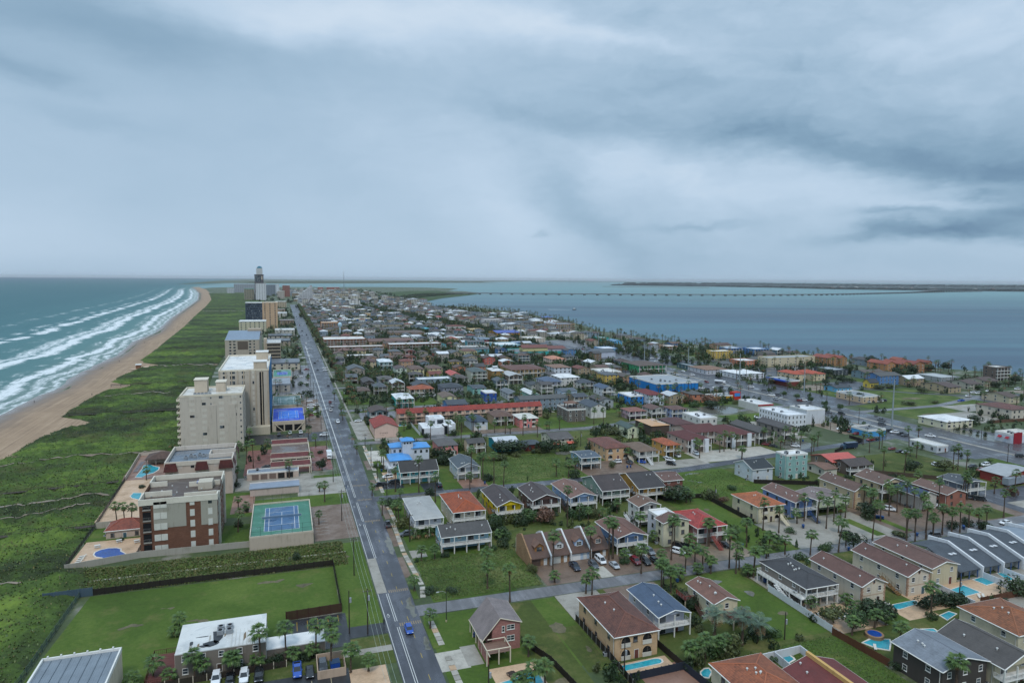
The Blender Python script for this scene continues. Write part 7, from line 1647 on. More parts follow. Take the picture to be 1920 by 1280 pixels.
# boat with its wake
bx,by=[(791.1,1797.2)][0]
t=thing('motor_boat','tiny motor boat trailing a long white wake on the bay','boat',(bx,by,-.2),0);ob('hull',MB().add([(-5,-2,0),(4,-2,0),(7,0,1.2),(4,2,0),(-5,2,0),(-5,-2.2,2),(4,-2.2,2.1),(8,0,2.6),(4,2.2,2.1),(-5,2.2,2)],[(5,6,7,8,9),(0,1,6,5),(1,2,7,6),(2,3,8,7),(3,4,9,8),(4,0,5,9)]).mesh('hull','p4a4f54'),t);ob('cabin',MB().box(-2,-1.5,2,2,1.5,5).mesh('cabin','pd8d8d4'),t)
wx,wy=[(732.0,1848.2)][0]
sheet('wake','pd0dadc',[(bx-4,by-1.5),(bx-4,by+1.5),(wx,wy+9),(wx,wy-9)],-.38,'stuff')
# ---------------------------------------------------------------- far shores
def landmass(name,m,pts,z=.25,bump=0):
 sheet(name,m,pts,z)
landmass('far_land','marsh',[(-1167.4,8759.3),(-838.6,11249.7),(-440.1,10757.9),(232.5,10740.7),(1477.4,11870.7),(2777.6,13729.9),(4275.3,15046.5),(5141.1,16384.4),(5233.9,18420.6),(7852.6,23421.1),(11746.4,30982.5),(13104.8,39087.7),(6370.8,31489.2),(662.8,30464.5),(-1618.6,34035.1),(-1488.8,16974.9),(-1251.2,10983.6)])
landmass('far_land','mainland',[(4966.6,9954.8),(5404.0,8901.0),(5866.6,8500.4),(6002.5,7300.4),(5697.8,5985.0),(5958.9,5595.6),(6354.9,5125.0),(6826.7,4645.2),(29854.1,20335.3),(22528.3,19943.6),(18851.3,21431.0),(18295.4,23893.4),(11396.7,18467.0),(7205.1,13406.4)])
landmass('far_land','mangrove',[(9590.1,25900.2),(13171.4,26919.3),(15062.9,24818.0),(18163.1,35730.1),(17818.8,43889.1)]);landmass('far_land','marsh',[(3861.4,7889.2),(4244.1,7355.2),(4828.9,6996.0),(5131.5,7434.7),(4479.6,7763.5),(4019.3,8211.9)])
landmass('mangrove_flat','mangrove',[(418.9,3271.9),(400.3,2521.1),(433.4,2377.8),(519.0,2567.2),(675.4,2983.7),(939.0,3510.7),(1161.0,4025.9),(1033.3,4118.4),(1059.3,4852.7),(790.8,4634.9),(558.6,4115.3)],.3)
def treeline(name,pts,n,h,w,m='mangrove',seed=0):
 """a far wood that reads as one dark line: clumps joined into one object"""
 rg=np.random.RandomState(seed);V=[];F=[]
 seg=[(pts[i],pts[i+1]) for i in range(len(pts)-1)]
 for k in range(n):
  a,c=seg[rg.randint(len(seg))];t=rg.uniform();x,y=a[0]+(c[0]-a[0])*t,a[1]+(c[1]-a[1])*t;s=w*rg.uniform(.6,1.6);hh=h*rg.uniform(.5,1.4);o=len(V)
  V+=[(x-s,y,0),(x+s,y,0),(x+s*.6,y,hh),(x-s*.5,y,hh*.9),(x,y+s,0),(x,y+s,hh*.8)];F+=[(o,o+1,o+2,o+3),(o+1,o+4,o+5,o+2),(o,o+3,o+5,o+4)]
 me=bpy.data.meshes.new(name);me.from_pydata(V,[],F);me.materials.append(M(m));struct(name,me,'stuff')
treeline('far_woods',[(5186.1,10199.3),(6084.5,8816.3),(6200.1,7540.8),(5938.5,6238.1),(6117.9,5745.1),(6516.7,5255.7),(6999.1,4813.7)],520,17,50,'mainland',1)
treeline('far_woods',[(6346.5,11808.4),(10188.6,13303.8),(10774.9,10764.7),(12805.1,8812.0)],380,32,130,'mainland',2);treeline('far_woods',[(-493.6,12072.5),(1070.6,13456.1),(3269.4,16161.0),(5519.5,19425.7)],160,12,90,'marsh',3)
rr=random.Random(5)
for i in range(26):
 px_=rr.uniform(0,1);a=[(6200.2,7045.0),(7364.9,5092.7)];x,y=a[0][0]+(a[1][0]-a[0][0])*px_,a[0][1]+(a[1][1]-a[0][1])*px_;y+=rr.uniform(0,500)
 t=thing('distant_building','pale distant waterfront building across the bay','building',(x,y,0),0,'buildings of the town across the bay');w,h=rr.uniform(14,40),rr.uniform(8,20)
 ob('wall',MB().box(-w,-10,0,w,10,h).mesh('wall',rr.choice(['kb8b4ae','ka89c90','kc8c8c8','k9a7a68'])),t);ob('roof',MB().slab([(-w-1,-11,h),(w+1,-11,h),(w+1,0,h+5),(-w-1,0,h+5)],.4).slab([(-w-1,0,h+5),(w+1,0,h+5),(w+1,11,h),(-w-1,11,h)],.4).mesh('roof',rr.choice(['p7a5a50','p8a8a88','pc0bcb4'])),t)
for i,(px_,py_) in enumerate([(399.7,4811.3),(4520.3,10474.2),(9178.0,10293.2)]):
 t=thing('radio_mast','thin radio mast','mast',(px_,py_,0),0,'radio masts on the horizon');ob('mast',MB().tube([(0,0,0),(0,0,132 if i==0 else 110)],[2.2,1.0],4).mesh('mast','p8a8f94'),t)
# ferris wheel and white tent by the bay
wx,wy=[(391.2,979.0)][0]
t=thing('ferris_wheel','thin ferris wheel beside the white tent','ferris wheel',(wx,wy,0),0);m=MB();m.tube([(11*math.cos(6.2832*k/24),0,13+11*math.sin(6.2832*k/24)) for k in range(25)],.2,4,False);ob('rim',m.mesh('rim','p8f979c'),t)
for k in range(8):ob('spoke',cached('spk',lambda:MB().tube([(-11,0,0),(11,0,0)],.1,4).mesh('spoke','p8f979c')),t,(0,0,13)).rotation_euler=(0,k*math.pi/8,0)
for k in range(12):ob('gondola',cached('gnd',lambda:MB().box(-.7,-.7,-2,.7,.7,-.4,True).mesh('gondola','p9a5a50')),t,(11*math.cos(6.2832*k/12),0,13+11*math.sin(6.2832*k/12)))
ob('support',MB().tube([(-5,2,0),(0,1,13),(5,2,0)],.3,4).mesh('support','p8f979c'),t)
wx,wy=[(413.4,980.5)][0]
t=thing('tent','white peaked event tent by the bay car park','tent',(wx,wy,0),0);ob('canopy',MB().add([(-11,-8,3.5),(11,-8,3.5),(11,8,3.5),(-11,8,3.5),(-4,0,7),(4,0,7)],[(0,1,5,4),(1,2,5),(2,3,4,5),(3,0,4)]).mesh('canopy','pe8ebec'),t)
for x in (-10.5,0,10.5):
 for y in (-7.5,7.5):ob('post',cached('tnp',lambda:MB().cyl(0,0,0,3.6,.12,6).mesh('post','pc8c8c4')),t,(x,y,0))
wx,wy=[(80.4,1050.4)][0]
t=thing('water_tower','pale blue water tower bulb behind the brick condominium block','water tower',(wx,wy,0),0);ob('stem',MB().tube([(0,0,0),(0,0,15)],[1.4,1.0],10).mesh('stem','pb8ccd4'),t);ob('tank',MB().tube([(0,0,13),(0,0,14.5),(0,0,17),(0,0,19),(0,0,20)],[1.0,2.6,3.2,2.4,.6],14).mesh('tank','pb4d0dc'),t)
# lettering on the motel gable
for o in list(bpy.data.objects):   # two short lines of dark lettering, too small to read even in the photograph
 if o.get('label')=='peach motel wing with red roof facing the road':
  rr=random.Random(2)
  for row,(z,h,x,words) in enumerate(((4.9,.62,-5.3,(3,8)),(4.1,.34,-4.7,(2,7)))):
   for n in words:
    for k in range(n):
     m=MB();w=h*.55;m.box(0,-.05,0,w*.22,0,h)
     if rr.random()<.7:m.box(w*.22,-.05,h*.8,w*.8,0,h)
     if rr.random()<.5:m.box(w*.22,-.05,h*.4,w*.7,0,h*.58)
     if rr.random()<.5:m.box(w*.22,-.05,0,w*.8,0,h*.18)
     ob('letter',m.mesh('letter','p3a2f2c'),o,(x,-23.19,z));x+=h*.62
    x+=h*.5
# ---------------------------------------------------------------- free space test
ROADS=[(21,-100,43,2300),(36,165,345,173.5),(36,260.5,172,267.5),(170,262,345,292),(36,353,345,386),(322,-100,368,900)]+[(36,yy-4,345,yy+18) for yy in (449,546,641,736,830,925,1020)]
OPEN=[(61,133,68,166),(110,128,126,166),(110,100,126,126),(140,203,157,230),(82,270,125,300),(84,100,110,120),(157,222,190,260),(36,172,69,201),(189,270,236,292),(44,416,70,443),(36,361,46,416),(322,205,342,236),(377,300,425,370),(405,335,480,420)]
def free(x,y,m=1.0,roads=True,opens=False):
 for a,b_,c,d,_l in LAND:
  if a-m<x<c+m and b_-m<y<d+m:return False
 if roads:
  for a,b_,c,d in ROADS:
   if a-m*.3<x<c+m*.3 and b_<y<d:return False
 if opens:
  for a,b_,c,d in OPEN:
   if a<x<c and b_<y<d:return False
 return True
NHAND=len(LAND)
HAND=list(LAND)
# ---------------------------------------------------------------- filler houses deeper in the town
WALLC=['b8ac94','a89c88','a8967c','cfccc6','94856f','a9afb4','8797a3','b8957a','9aa08c','7f6a58','b48a70','7c939d','a39c92','c4bfb2','c98468','5fa4ac','d0b05a','bf665c','5c86b8']
ROOFC=['s5e4840','s54443d','s4d4b4b','s54504f','s6b544a','s565c62','s5a5a58','mc9cdd0','s4a4f56','s655248','s5c524c','we0e2e2','t7c463a','me0e2e4','s5f6468']
NAMEC=dict(zip(WALLC,('cream','beige','tan','white','khaki','pale grey','blue grey','peach','sage','brown','salmon','blue','grey','off white','coral','turquoise','mustard','brick red','azure')))
ROOFN={'s5e4840':'brown','s54443d':'dark brown','s4d4b4b':'charcoal','s54504f':'dark grey','s6b544a':'reddish brown','s565c62':'slate','s5a5a58':'dusty grey','mc9cdd0':'pale metal','s4a4f56':'blue grey','s655248':'tan brown','s5c524c':'grey brown','we0e2e2':'white','t7c463a':'red tile','me0e2e4':'pale tin','s5f6468':'mid grey'}
rr=random.Random(11);cand=[]
rows=[(yy+s) for yy in range(404,2300,94) for s in (5,35,64)]
for yy in rows:
 x=46+rr.uniform(0,5);xm=min(interp(sorted(BAY,key=lambda p:p[1]),yy)-30,325 if yy<900 else 420)
 while x<xm:
  w,d=rr.uniform(9.5,13.5),rr.uniform(13,18);w=w if rr.random()<.85 else rr.uniform(20,34);y0=yy+rr.uniform(0,5)
  bl=346 if yy<700 else float(np.interp(yy,[700,1100,1800,2600],[346,313,249,225]))
  ok=all(not (a-2.5<x+w and x<c+2.5 and b_-3<y0+d and y0<e+3) for a,b_,c,e,_l in HAND) and free(x+w/2,y0+d/2,2) and abs(x+w/2-bl)>22 and rr.random()<(.93 if yy<600 else .84)
  if ok:cand.append((x,y0,x+w,y0+d))
  x+=w+rr.uniform(2.5,7)
for i in range(210):   # scattered buildings between the boulevard and the bay
 x,y0=rr.uniform(372,600),rr.uniform(280,1600);w,d=rr.uniform(10,26),rr.uniform(12,26)
 xm=interp(sorted(BAY,key=lambda p:p[1]),y0)-25
 if x+w<xm and all(not (a-5<x+w and x<c+5 and b_-6<y0+d and y0<e+6) for a,b_,c,e,_l in HAND) and not any(a<x<c and b_<y0<d_ for a,b_,c,d_ in ((377,300,425,370),(405,335,480,420),(380,400,410,440),(355,640,420,700),(340,600,420,800),(385,480,470,560),(360,240,400,300))):cand.append((x,y0,x+w,y0+d))
cand.sort(key=lambda c:view(c[0],c[1])[1])
fill,far_=cand[:125],cand[125:]
FILL=[]
for k,(x0,y0,x1,y1) in enumerate(fill):
 wc,rc=rr.choice(WALLC),rr.choice(ROOFC);roof=rr.choice(['h','h','gy','gx','gy']) if rc[0] in 'stm' else 'f'
 if x1-x0>18:roof=rr.choice(['gx','f','f']);rc='we0e2e2' if roof=='f' else rc
 h=rr.choice([3.6,5.4,5.6,6.0,8.0]);st={3.6:'one storey',8.0:'three storey'}.get(h,'two storey');rn={'h':'hip','gy':'gable','gx':'gable','f':'flat'}[roof]
 o=building(x0,y0,x1,y1,h,roof,rr.uniform(1.4,2.4) if roof != 'f' else .4,rc,wc,rr.choice(['','b','','b s','']) if h>4 else '','x','house','house',HG,lod=2 if y0>520 else 1)
 LAND.pop();LAND.append((x0,y0,x1,y1,''))
 FILL.append((o,f'{NAMEC[wc]} {st} house with {ROOFN[rc]} {rn} roof',f'{NAMEC[wc]} house with {ROOFN[rc]} {rn} roof'))
q=MB()
for x0,y0,x1,y1 in cand:   # driveways and yards of paving round the far houses
 if rr.random()<.8:xa=rr.uniform(x0-2,x1-4);q.poly([(xa,y0-rr.uniform(5,10),.03),(xa+rr.uniform(4,8),y0-7,.03),(xa+6,y0+1,.03),(xa,y0+1,.03)])
struct('driveways',q.mesh('driveways','concrete'))
for k in range(330):
 y0=2200+2500*rr.random();x=rr.uniform(34,440) if y0<3600 else rr.uniform(-90,430);w=rr.uniform(12,34)
 if free(x,y0,12,False):far_.append((x,y0,x+w,y0+rr.uniform(12,26)))
m=MB();mats=['k'+w for w in ('b8ac94','a9afb4','cfccc6','d4d2cc','8797a3','a39c92','94856f','c4bfb2')]+['s5a4a42','s4d4b4b','s54504f','s565c62','mc9cdd0','s4a4f56','s5c524c','we0e2e2','t7c463a','s5f6468']
for x0,y0,x1,y1 in far_:   # the rest of the far town, past the count of single houses
 h=rr.choice([4,5.5,6,8,9]) if y0<2100 else rr.choice([5,7,9,12,18]);m.mi=rr.randrange(8);m.box(x0,y0,0,x1,y1,h)
 m.mi=8+rr.randrange(10);x,y,w,d,z=(x0+x1)/2,(y0+y1)/2,x1-x0,y1-y0,h
 m.add([(x0-.4,y0-.4,z),(x1+.4,y0-.4,z),(x1+.4,y1+.4,z),(x0-.4,y1+.4,z),(x,y-d*.2,z+2),(x,y+d*.2,z+2)],[(0,1,4),(1,2,5,4),(2,3,5),(3,0,4,5)])
 LAND.append((x0,y0,x1,y1,''))
 for kz in range(int(h/3)):
  m.mi=18
  for i in range(3):m.box(x0+(x1-x0)*(i+.35)/3,y0-.06,1+kz*3,x0+(x1-x0)*(i+.7)/3,y0-.01,2.3+kz*3,True)
struct('far_town_houses',m.mesh('far_town_houses',*mats,'glass'),'stuff')
# ---------------------------------------------------------------- palms
PP=[(-6.4,153.8,9.5),(-1.1,154.9,8.8),(5.4,155.7,8.4),(9.1,159.3,5.9),(8.4,149.6,8.0),(0.5,157.8,3.0),(4.5,157.1,3.1),(-12.4,153.1,5.2),(-7.4,154.1,2.8),(12.3,146.1,6.0),(16.1,145.5,3.5),(32.8,180.8,4.0),(32.8,159.5,4.3),(38.5,200.2,4.6),(42.7,200.5,4.2),(-25.3,174.8,4.9),(-26.3,174.5,2.5),(-28.1,156.0,5.1),(-19.7,158.1,6.0),(-18.0,157.6,4.0),(-12.4,154.7,4.3),(-24.8,154.5,2.2),(-32.1,155.8,2.7),(-21.5,345.0,7.6),(-17.7,366.8,8.8),(-17.6,332.2,10.0),(-14.3,324.6,12.7),(-20.0,304.2,5.9),(1.0,322.0,7.6),(-8.9,364.2,3.2),(1.2,378.3,3.7),(11.6,381.2,4.1),(14.4,357.1,5.9),(10.4,323.5,5.0),(12.4,279.8,3.6),(13.6,266.4,7.7),(10.3,241.9,4.5),(-17.4,267.1,4.3),(-14.5,263.3,3.5),(-16.1,242.8,7.4),(33.8,439.4,5.2),(32.9,419.6,4.6),(32.8,359.8,4.0),(32.9,335.6,5.0),(32.0,268.7,4.3),(11.3,414.8,6.0),(13.5,425.4,5.4),(-56.3,316.4,5.7),(-56.1,260.9,8.0),(-53.9,261.5,7.6),(-51.8,262.1,6.5),(-54.1,371.2,3.8),(50.5,267.5,14.3),(41.6,270.8,9.3),(54.1,252.8,10.9),(41.5,258.8,4.6),(32.7,244.8,6.2),(71.2,265.1,6.3),(74.1,273.9,15.1),(80.5,278.3,10.7),(83.0,269.8,12.8),(85.5,264.2,10.3),(37.4,237.0,7.0),(37.1,240.7,5.6),(41.5,304.6,8.6),(40.1,221.1,2.0),(44.4,221.3,2.3),(79.8,279.8,10.0),(112.0,271.1,7.2),(116.5,268.2,7.3),(122.1,273.1,6.5),(92.6,213.5,13.8),(73.7,180.2,12.5),(87.7,184.8,10.6),(54.5,183.7,8.0),(95.4,186.7,12.1),(95.1,183.9,12.6),(80.7,221.1,4.7),(82.9,221.3,3.7),(68.6,219.3,3.9),(66.5,209.4,3.1),(100.4,220.8,4.8),(108.4,218.3,2.7),(102.8,218.0,4.1),(55.9,166.7,10.0),(52.3,175.8,7.7),(77.4,165.0,4.8),(78.6,163.6,7.1),(51.6,140.2,4.7),(44.9,130.4,3.3),(46.8,129.4,3.7),(48.8,128.7,5.4),(51.1,129.3,5.0),(71.8,174.1,3.0),(112.1,177.7,13.7),(118.1,185.7,9.4),(129.7,193.7,8.3),(128.0,181.8,9.3),(110.3,193.9,9.7),(114.2,191.8,3.4),(93.7,183.6,13.4),(107.0,175.1,4.6),(104.7,169.7,4.7),(110.7,167.8,7.3),(117.5,173.1,6.1),(121.9,182.1,5.1),(117.5,169.0,6.5),(119.9,168.9,3.7),(125.5,167.1,11.4),(125.0,163.2,9.1),(127.6,165.1,4.8),(141.0,179.2,9.0),(156.0,189.9,10.8),(130.5,162.1,7.3),(141.2,169.9,4.1),(128.1,161.6,2.7),(146.9,223.3,6.2),(149.1,223.8,4.2),(98.3,171.7,8.4),(98.3,182.1,2.9),(115.7,221.1,5.2),(138.8,184.8,5.0),(142.1,186.3,3.8),(117.9,165.5,4.8),(113.7,166.2,3.1),(107.9,167.3,1.9),(105.9,167.6,2.4),(97.7,134.7,6.6),(101.3,129.0,8.0),(106.0,129.6,5.6),(99.9,158.1,6.8),(100.0,162.1,6.8),(106.5,163.8,3.5),(126.8,160.0,3.4),(86.3,125.0,5.7),(88.5,125.2,6.3),(95.3,126.9,4.6),(93.2,126.6,4.3),(84.9,125.5,5.2),(99.1,161.7,7.4),(128.3,159.5,8.7),(148.9,170.6,5.4),(142.7,170.8,7.7),(156.2,167.7,7.5),(166.5,166.8,10.7),(173.0,170.4,3.9),(185.0,171.2,13.6),(195.9,167.7,9.9),(197.0,165.4,10.6),(203.3,166.7,12.2),(206.3,166.5,7.8),(212.3,168.0,9.9),(214.6,166.6,9.1),(220.0,167.7,9.7),(222.9,166.8,9.2),(230.3,168.7,6.3),(235.1,169.5,7.1),(156.4,125.4,8.9),(135.5,116.2,6.4),(130.6,107.8,8.8),(130.3,104.5,9.2),(141.1,137.7,2.6),(140.8,133.6,2.4),(130.1,124.8,4.6),(138.3,125.8,4.5),(130.3,139.5,2.0),(142.1,126.1,3.4),(159.7,186.4,9.1),(149.0,189.8,4.7),(172.1,191.8,5.2),(176.4,193.1,9.5),(179.0,189.6,11.1),(178.4,184.7,10.5),(186.0,189.2,11.2),(193.4,191.4,8.0),(191.0,191.2,5.0),(207.9,197.3,9.1),(206.8,192.8,8.3),(203.1,188.3,10.0),(228.1,211.3,6.3),(225.3,205.5,6.1),(179.5,180.2,5.0),(202.9,184.8,6.5),(209.1,271.6,6.2),(239.3,293.9,8.7),(242.9,292.8,3.1),(247.4,295.3,5.4),(241.2,283.0,5.9),(249.6,289.8,9.6),(249.8,285.0,6.4),(256.6,290.5,8.1),(255.7,285.1,7.6),(248.5,269.4,9.7),(264.4,282.4,7.1),(253.4,273.1,7.3),(307.8,265.3,11.1),(335.2,283.4,5.3),(290.1,277.8,6.7),(279.5,263.5,9.6),(290.4,267.7,9.8),(291.7,267.3,8.9),(255.4,232.6,11.5),(266.0,230.8,10.7),(275.4,237.2,4.2),(293.4,251.9,4.5),(293.4,248.4,7.6),(291.5,227.5,10.4),(292.3,225.8,11.6),(296.1,224.6,9.2),(249.2,209.8,6.8),(234.9,194.1,11.5),(227.1,210.5,6.9),(210.5,188.1,12.8),(221.2,197.3,6.3),(216.7,190.3,9.9),(224.8,196.2,6.7),(242.9,211.8,5.3),(223.7,192.2,10.4),(224.6,189.9,8.6),(209.0,194.7,7.6),(210.5,195.3,7.3),(255.0,195.8,9.8),(254.1,193.8,10.8),(256.2,194.3,9.1),(274.5,195.7,6.7),(277.9,191.0,4.1),(278.9,190.7,10.7),(202.0,173.1,7.9),(204.8,172.2,7.6),(208.5,171.1,10.4),(210.8,170.3,6.0),(213.9,169.4,8.8),(217.0,168.4,8.5),(249.6,173.9,9.9),(272.1,480.0,6.1),(279.0,473.6,5.7),(287.3,480.0,6.5),(272.4,442.9,6.9),(259.9,417.5,11.3),(286.0,446.8,4.8),(274.9,420.1,9.1),(296.4,435.9,9.2),(213.9,405.0,7.9),(227.7,413.6,5.2),(214.0,381.5,7.5),(234.9,392.7,11.2),(237.7,394.9,7.3),(199.3,380.4,4.8),(183.1,324.0,7.8),(194.7,306.7,4.5),(193.9,292.3,7.5),(190.7,279.8,8.5),(207.1,286.5,8.1),(210.2,287.4,9.9),(215.8,289.2,8.5),(217.2,287.0,8.2),(210.6,273.7,5.4),(155.3,293.9,5.0),(157.3,290.0,3.7),(181.5,290.9,3.8),(186.9,292.7,3.8),(272.6,537.7,11.1),(298.2,558.1,5.4),(348.7,462.3,4.8),(349.4,448.9,6.4),(206.9,389.3,4.9),(255.9,418.7,4.8),(249.1,420.7,4.2),(124.5,350.5,11.2),(130.8,344.4,8.1),(119.1,356.4,5.2),(116.4,357.2,8.8),(111.3,361.0,7.1),(102.0,361.6,5.2),(100.3,368.7,9.6),(88.0,345.4,13.0),(149.6,358.3,7.3),(174.5,365.1,9.6),(174.9,353.0,11.8),(114.0,423.3,8.2),(119.7,415.8,9.2),(131.3,427.1,6.2),(138.7,424.9,6.2),(140.5,415.4,8.2),(145.2,419.9,5.6),(146.6,416.5,7.7),(152.8,420.7,7.3),(159.1,418.8,7.3),(157.1,473.6,6.2),(155.6,474.0,5.6),(166.9,470.7,8.1),(172.3,472.9,4.4),(176.9,453.1,6.7),(92.5,303.9,3.6),(81.9,304.1,7.6),(88.7,305.1,3.6),(117.8,285.5,3.1),(122.8,282.5,3.1),(125.1,280.4,4.7),(142.7,360.4,3.9),(143.1,358.0,4.4),(157.5,466.0,6.1),(159.8,465.3,5.5),(221.5,482.6,4.6),(198.4,461.5,4.4),(192.2,448.6,3.6),(34.1,447.0,4.4),(33.4,425.2,3.6),(40.1,469.7,5.2),(33.3,495.2,6.0),(57.3,560.7,4.8),(46.3,533.4,5.2),(84.9,522.2,11.0),(103.9,561.5,5.6),(119.3,552.3,7.0),(87.0,469.1,6.2),(72.1,463.5,6.4),(77.0,431.4,5.2),(79.1,403.7,8.7),(69.7,409.1,6.2),(68.6,396.9,8.3),(69.2,391.9,7.9),(72.2,400.7,5.1),(63.5,379.8,5.7),(73.7,355.6,9.3),(101.0,433.1,5.0),(101.9,407.3,3.7),(84.7,360.5,8.8),(93.4,375.3,6.8),(94.3,368.3,8.1),(55.7,349.4,6.2),(42.2,316.3,5.6),(56.0,301.7,5.0),(101.1,373.0,8.7),(122.9,551.2,7.0),(94.6,384.3,6.9),(96.9,383.6,6.0),(98.1,378.5,5.9)]
DATE={(round(p[0]),round(p[1])) for p in [(97.7,134.7),(101.3,129.0),(106.0,129.6)]}
PP.sort(key=lambda p:-p[2]/view(p[0],p[1])[1]);PALMREC=[]
NPALM=292;extra=[]
for i,(x,y,h) in enumerate(PP):
 for k in range(8):
  hit=[L for L in HAND if L[0]-.3<x<L[2]+.3 and L[1]-.3<y<L[3]+.3 and 'court' not in L[4]]
  if not hit:break
  y=hit[0][1]-.9
 h=max(2.6,min(16.5,h));d=dist(x,y)
 if i<NPALM:
  kind='date' if (round(x),round(y)) in DATE else 'fan'
  PALMREC.append((palm(x,y,h,None,kind,(.95 if h<5 else 1.12)*(1.0 if kind=='fan' else 1.05),d<230,i),h,kind))
 else:extra.append((x,y,h))
rr=random.Random(3)
sh=sorted(BAY,key=lambda p:p[1])
for k in range(5200):
 y=180+1950*rr.random() ** 1.15
 if rr.random()<.35:x=rr.choice([40,42,44,46])+rr.uniform(-2,2)
 elif rr.random()<.13:x=interp(sh,y)-rr.uniform(8,50)
 elif rr.random()<.06:x=rr.uniform(-20,18);y=rr.uniform(360,1500)
 else:x=rr.uniform(44,interp(sh,y)-8)
 if y<400 and x<330:continue
 if len(extra)<1900 and (x<21 or x>36) and free(x,y,.5,True,True):extra.append((x,y,rr.uniform(5,11.5)))
def merge_palms(pts):
 rg=np.random.RandomState(2);base=[]
 for s in range(4):
  r2=random.Random(s);V=[];F=[];MI=[]
  for i in range(22):
   e=math.radians(70-100*(i/22)+r2.uniform(-10,10));a=i*2.39996
   v,f=fan_frond(1.9,4,e,.5,r2);v=rotz(v,a);o=len(V);V+=v;F+=[tuple(q+o for q in ff) for ff in f];MI+=[0 if i<18 else 1]*len(f)
  base.append((np.array(V),np.array(F),np.array(MI)))
 VV,FF,MM=[],[],[];o=0
 for k,(x,y,h) in enumerate(pts):
  V,F,MI=base[k % 4];a=k*1.1;c,s=math.cos(a),math.sin(a);sc=1.28
  P=V*sc;P=np.stack([P[:,0]*c-P[:,1]*s+x,P[:,0]*s+P[:,1]*c+y,P[:,2]+h-.6],1)
  VV.append(P);FF.append(F+o);MM.append(MI);o+=len(P)
  r=.17;T=np.array([[x-r,y-r,0],[x+r,y-r,0],[x+r,y+r,0],[x-r,y+r,0],[x-r*.7,y-r*.7,h-.5],[x+r*.7,y-r*.7,h-.5],[x+r*.7,y+r*.7,h-.5],[x-r*.7,y+r*.7,h-.5]])
  VV.append(T);FF.append(np.array([[0,1,5,4],[1,2,6,5],[2,3,7,6],[3,0,4,7]])+o);MM.append(np.full(4,2));o+=8
 struct('distant_palm_groves',big_mesh('distant_palm_groves',np.concatenate(VV),np.concatenate(FF),['palm_leaf','palm_dead','bark'],np.concatenate(MM)),'stuff')
merge_palms(extra)
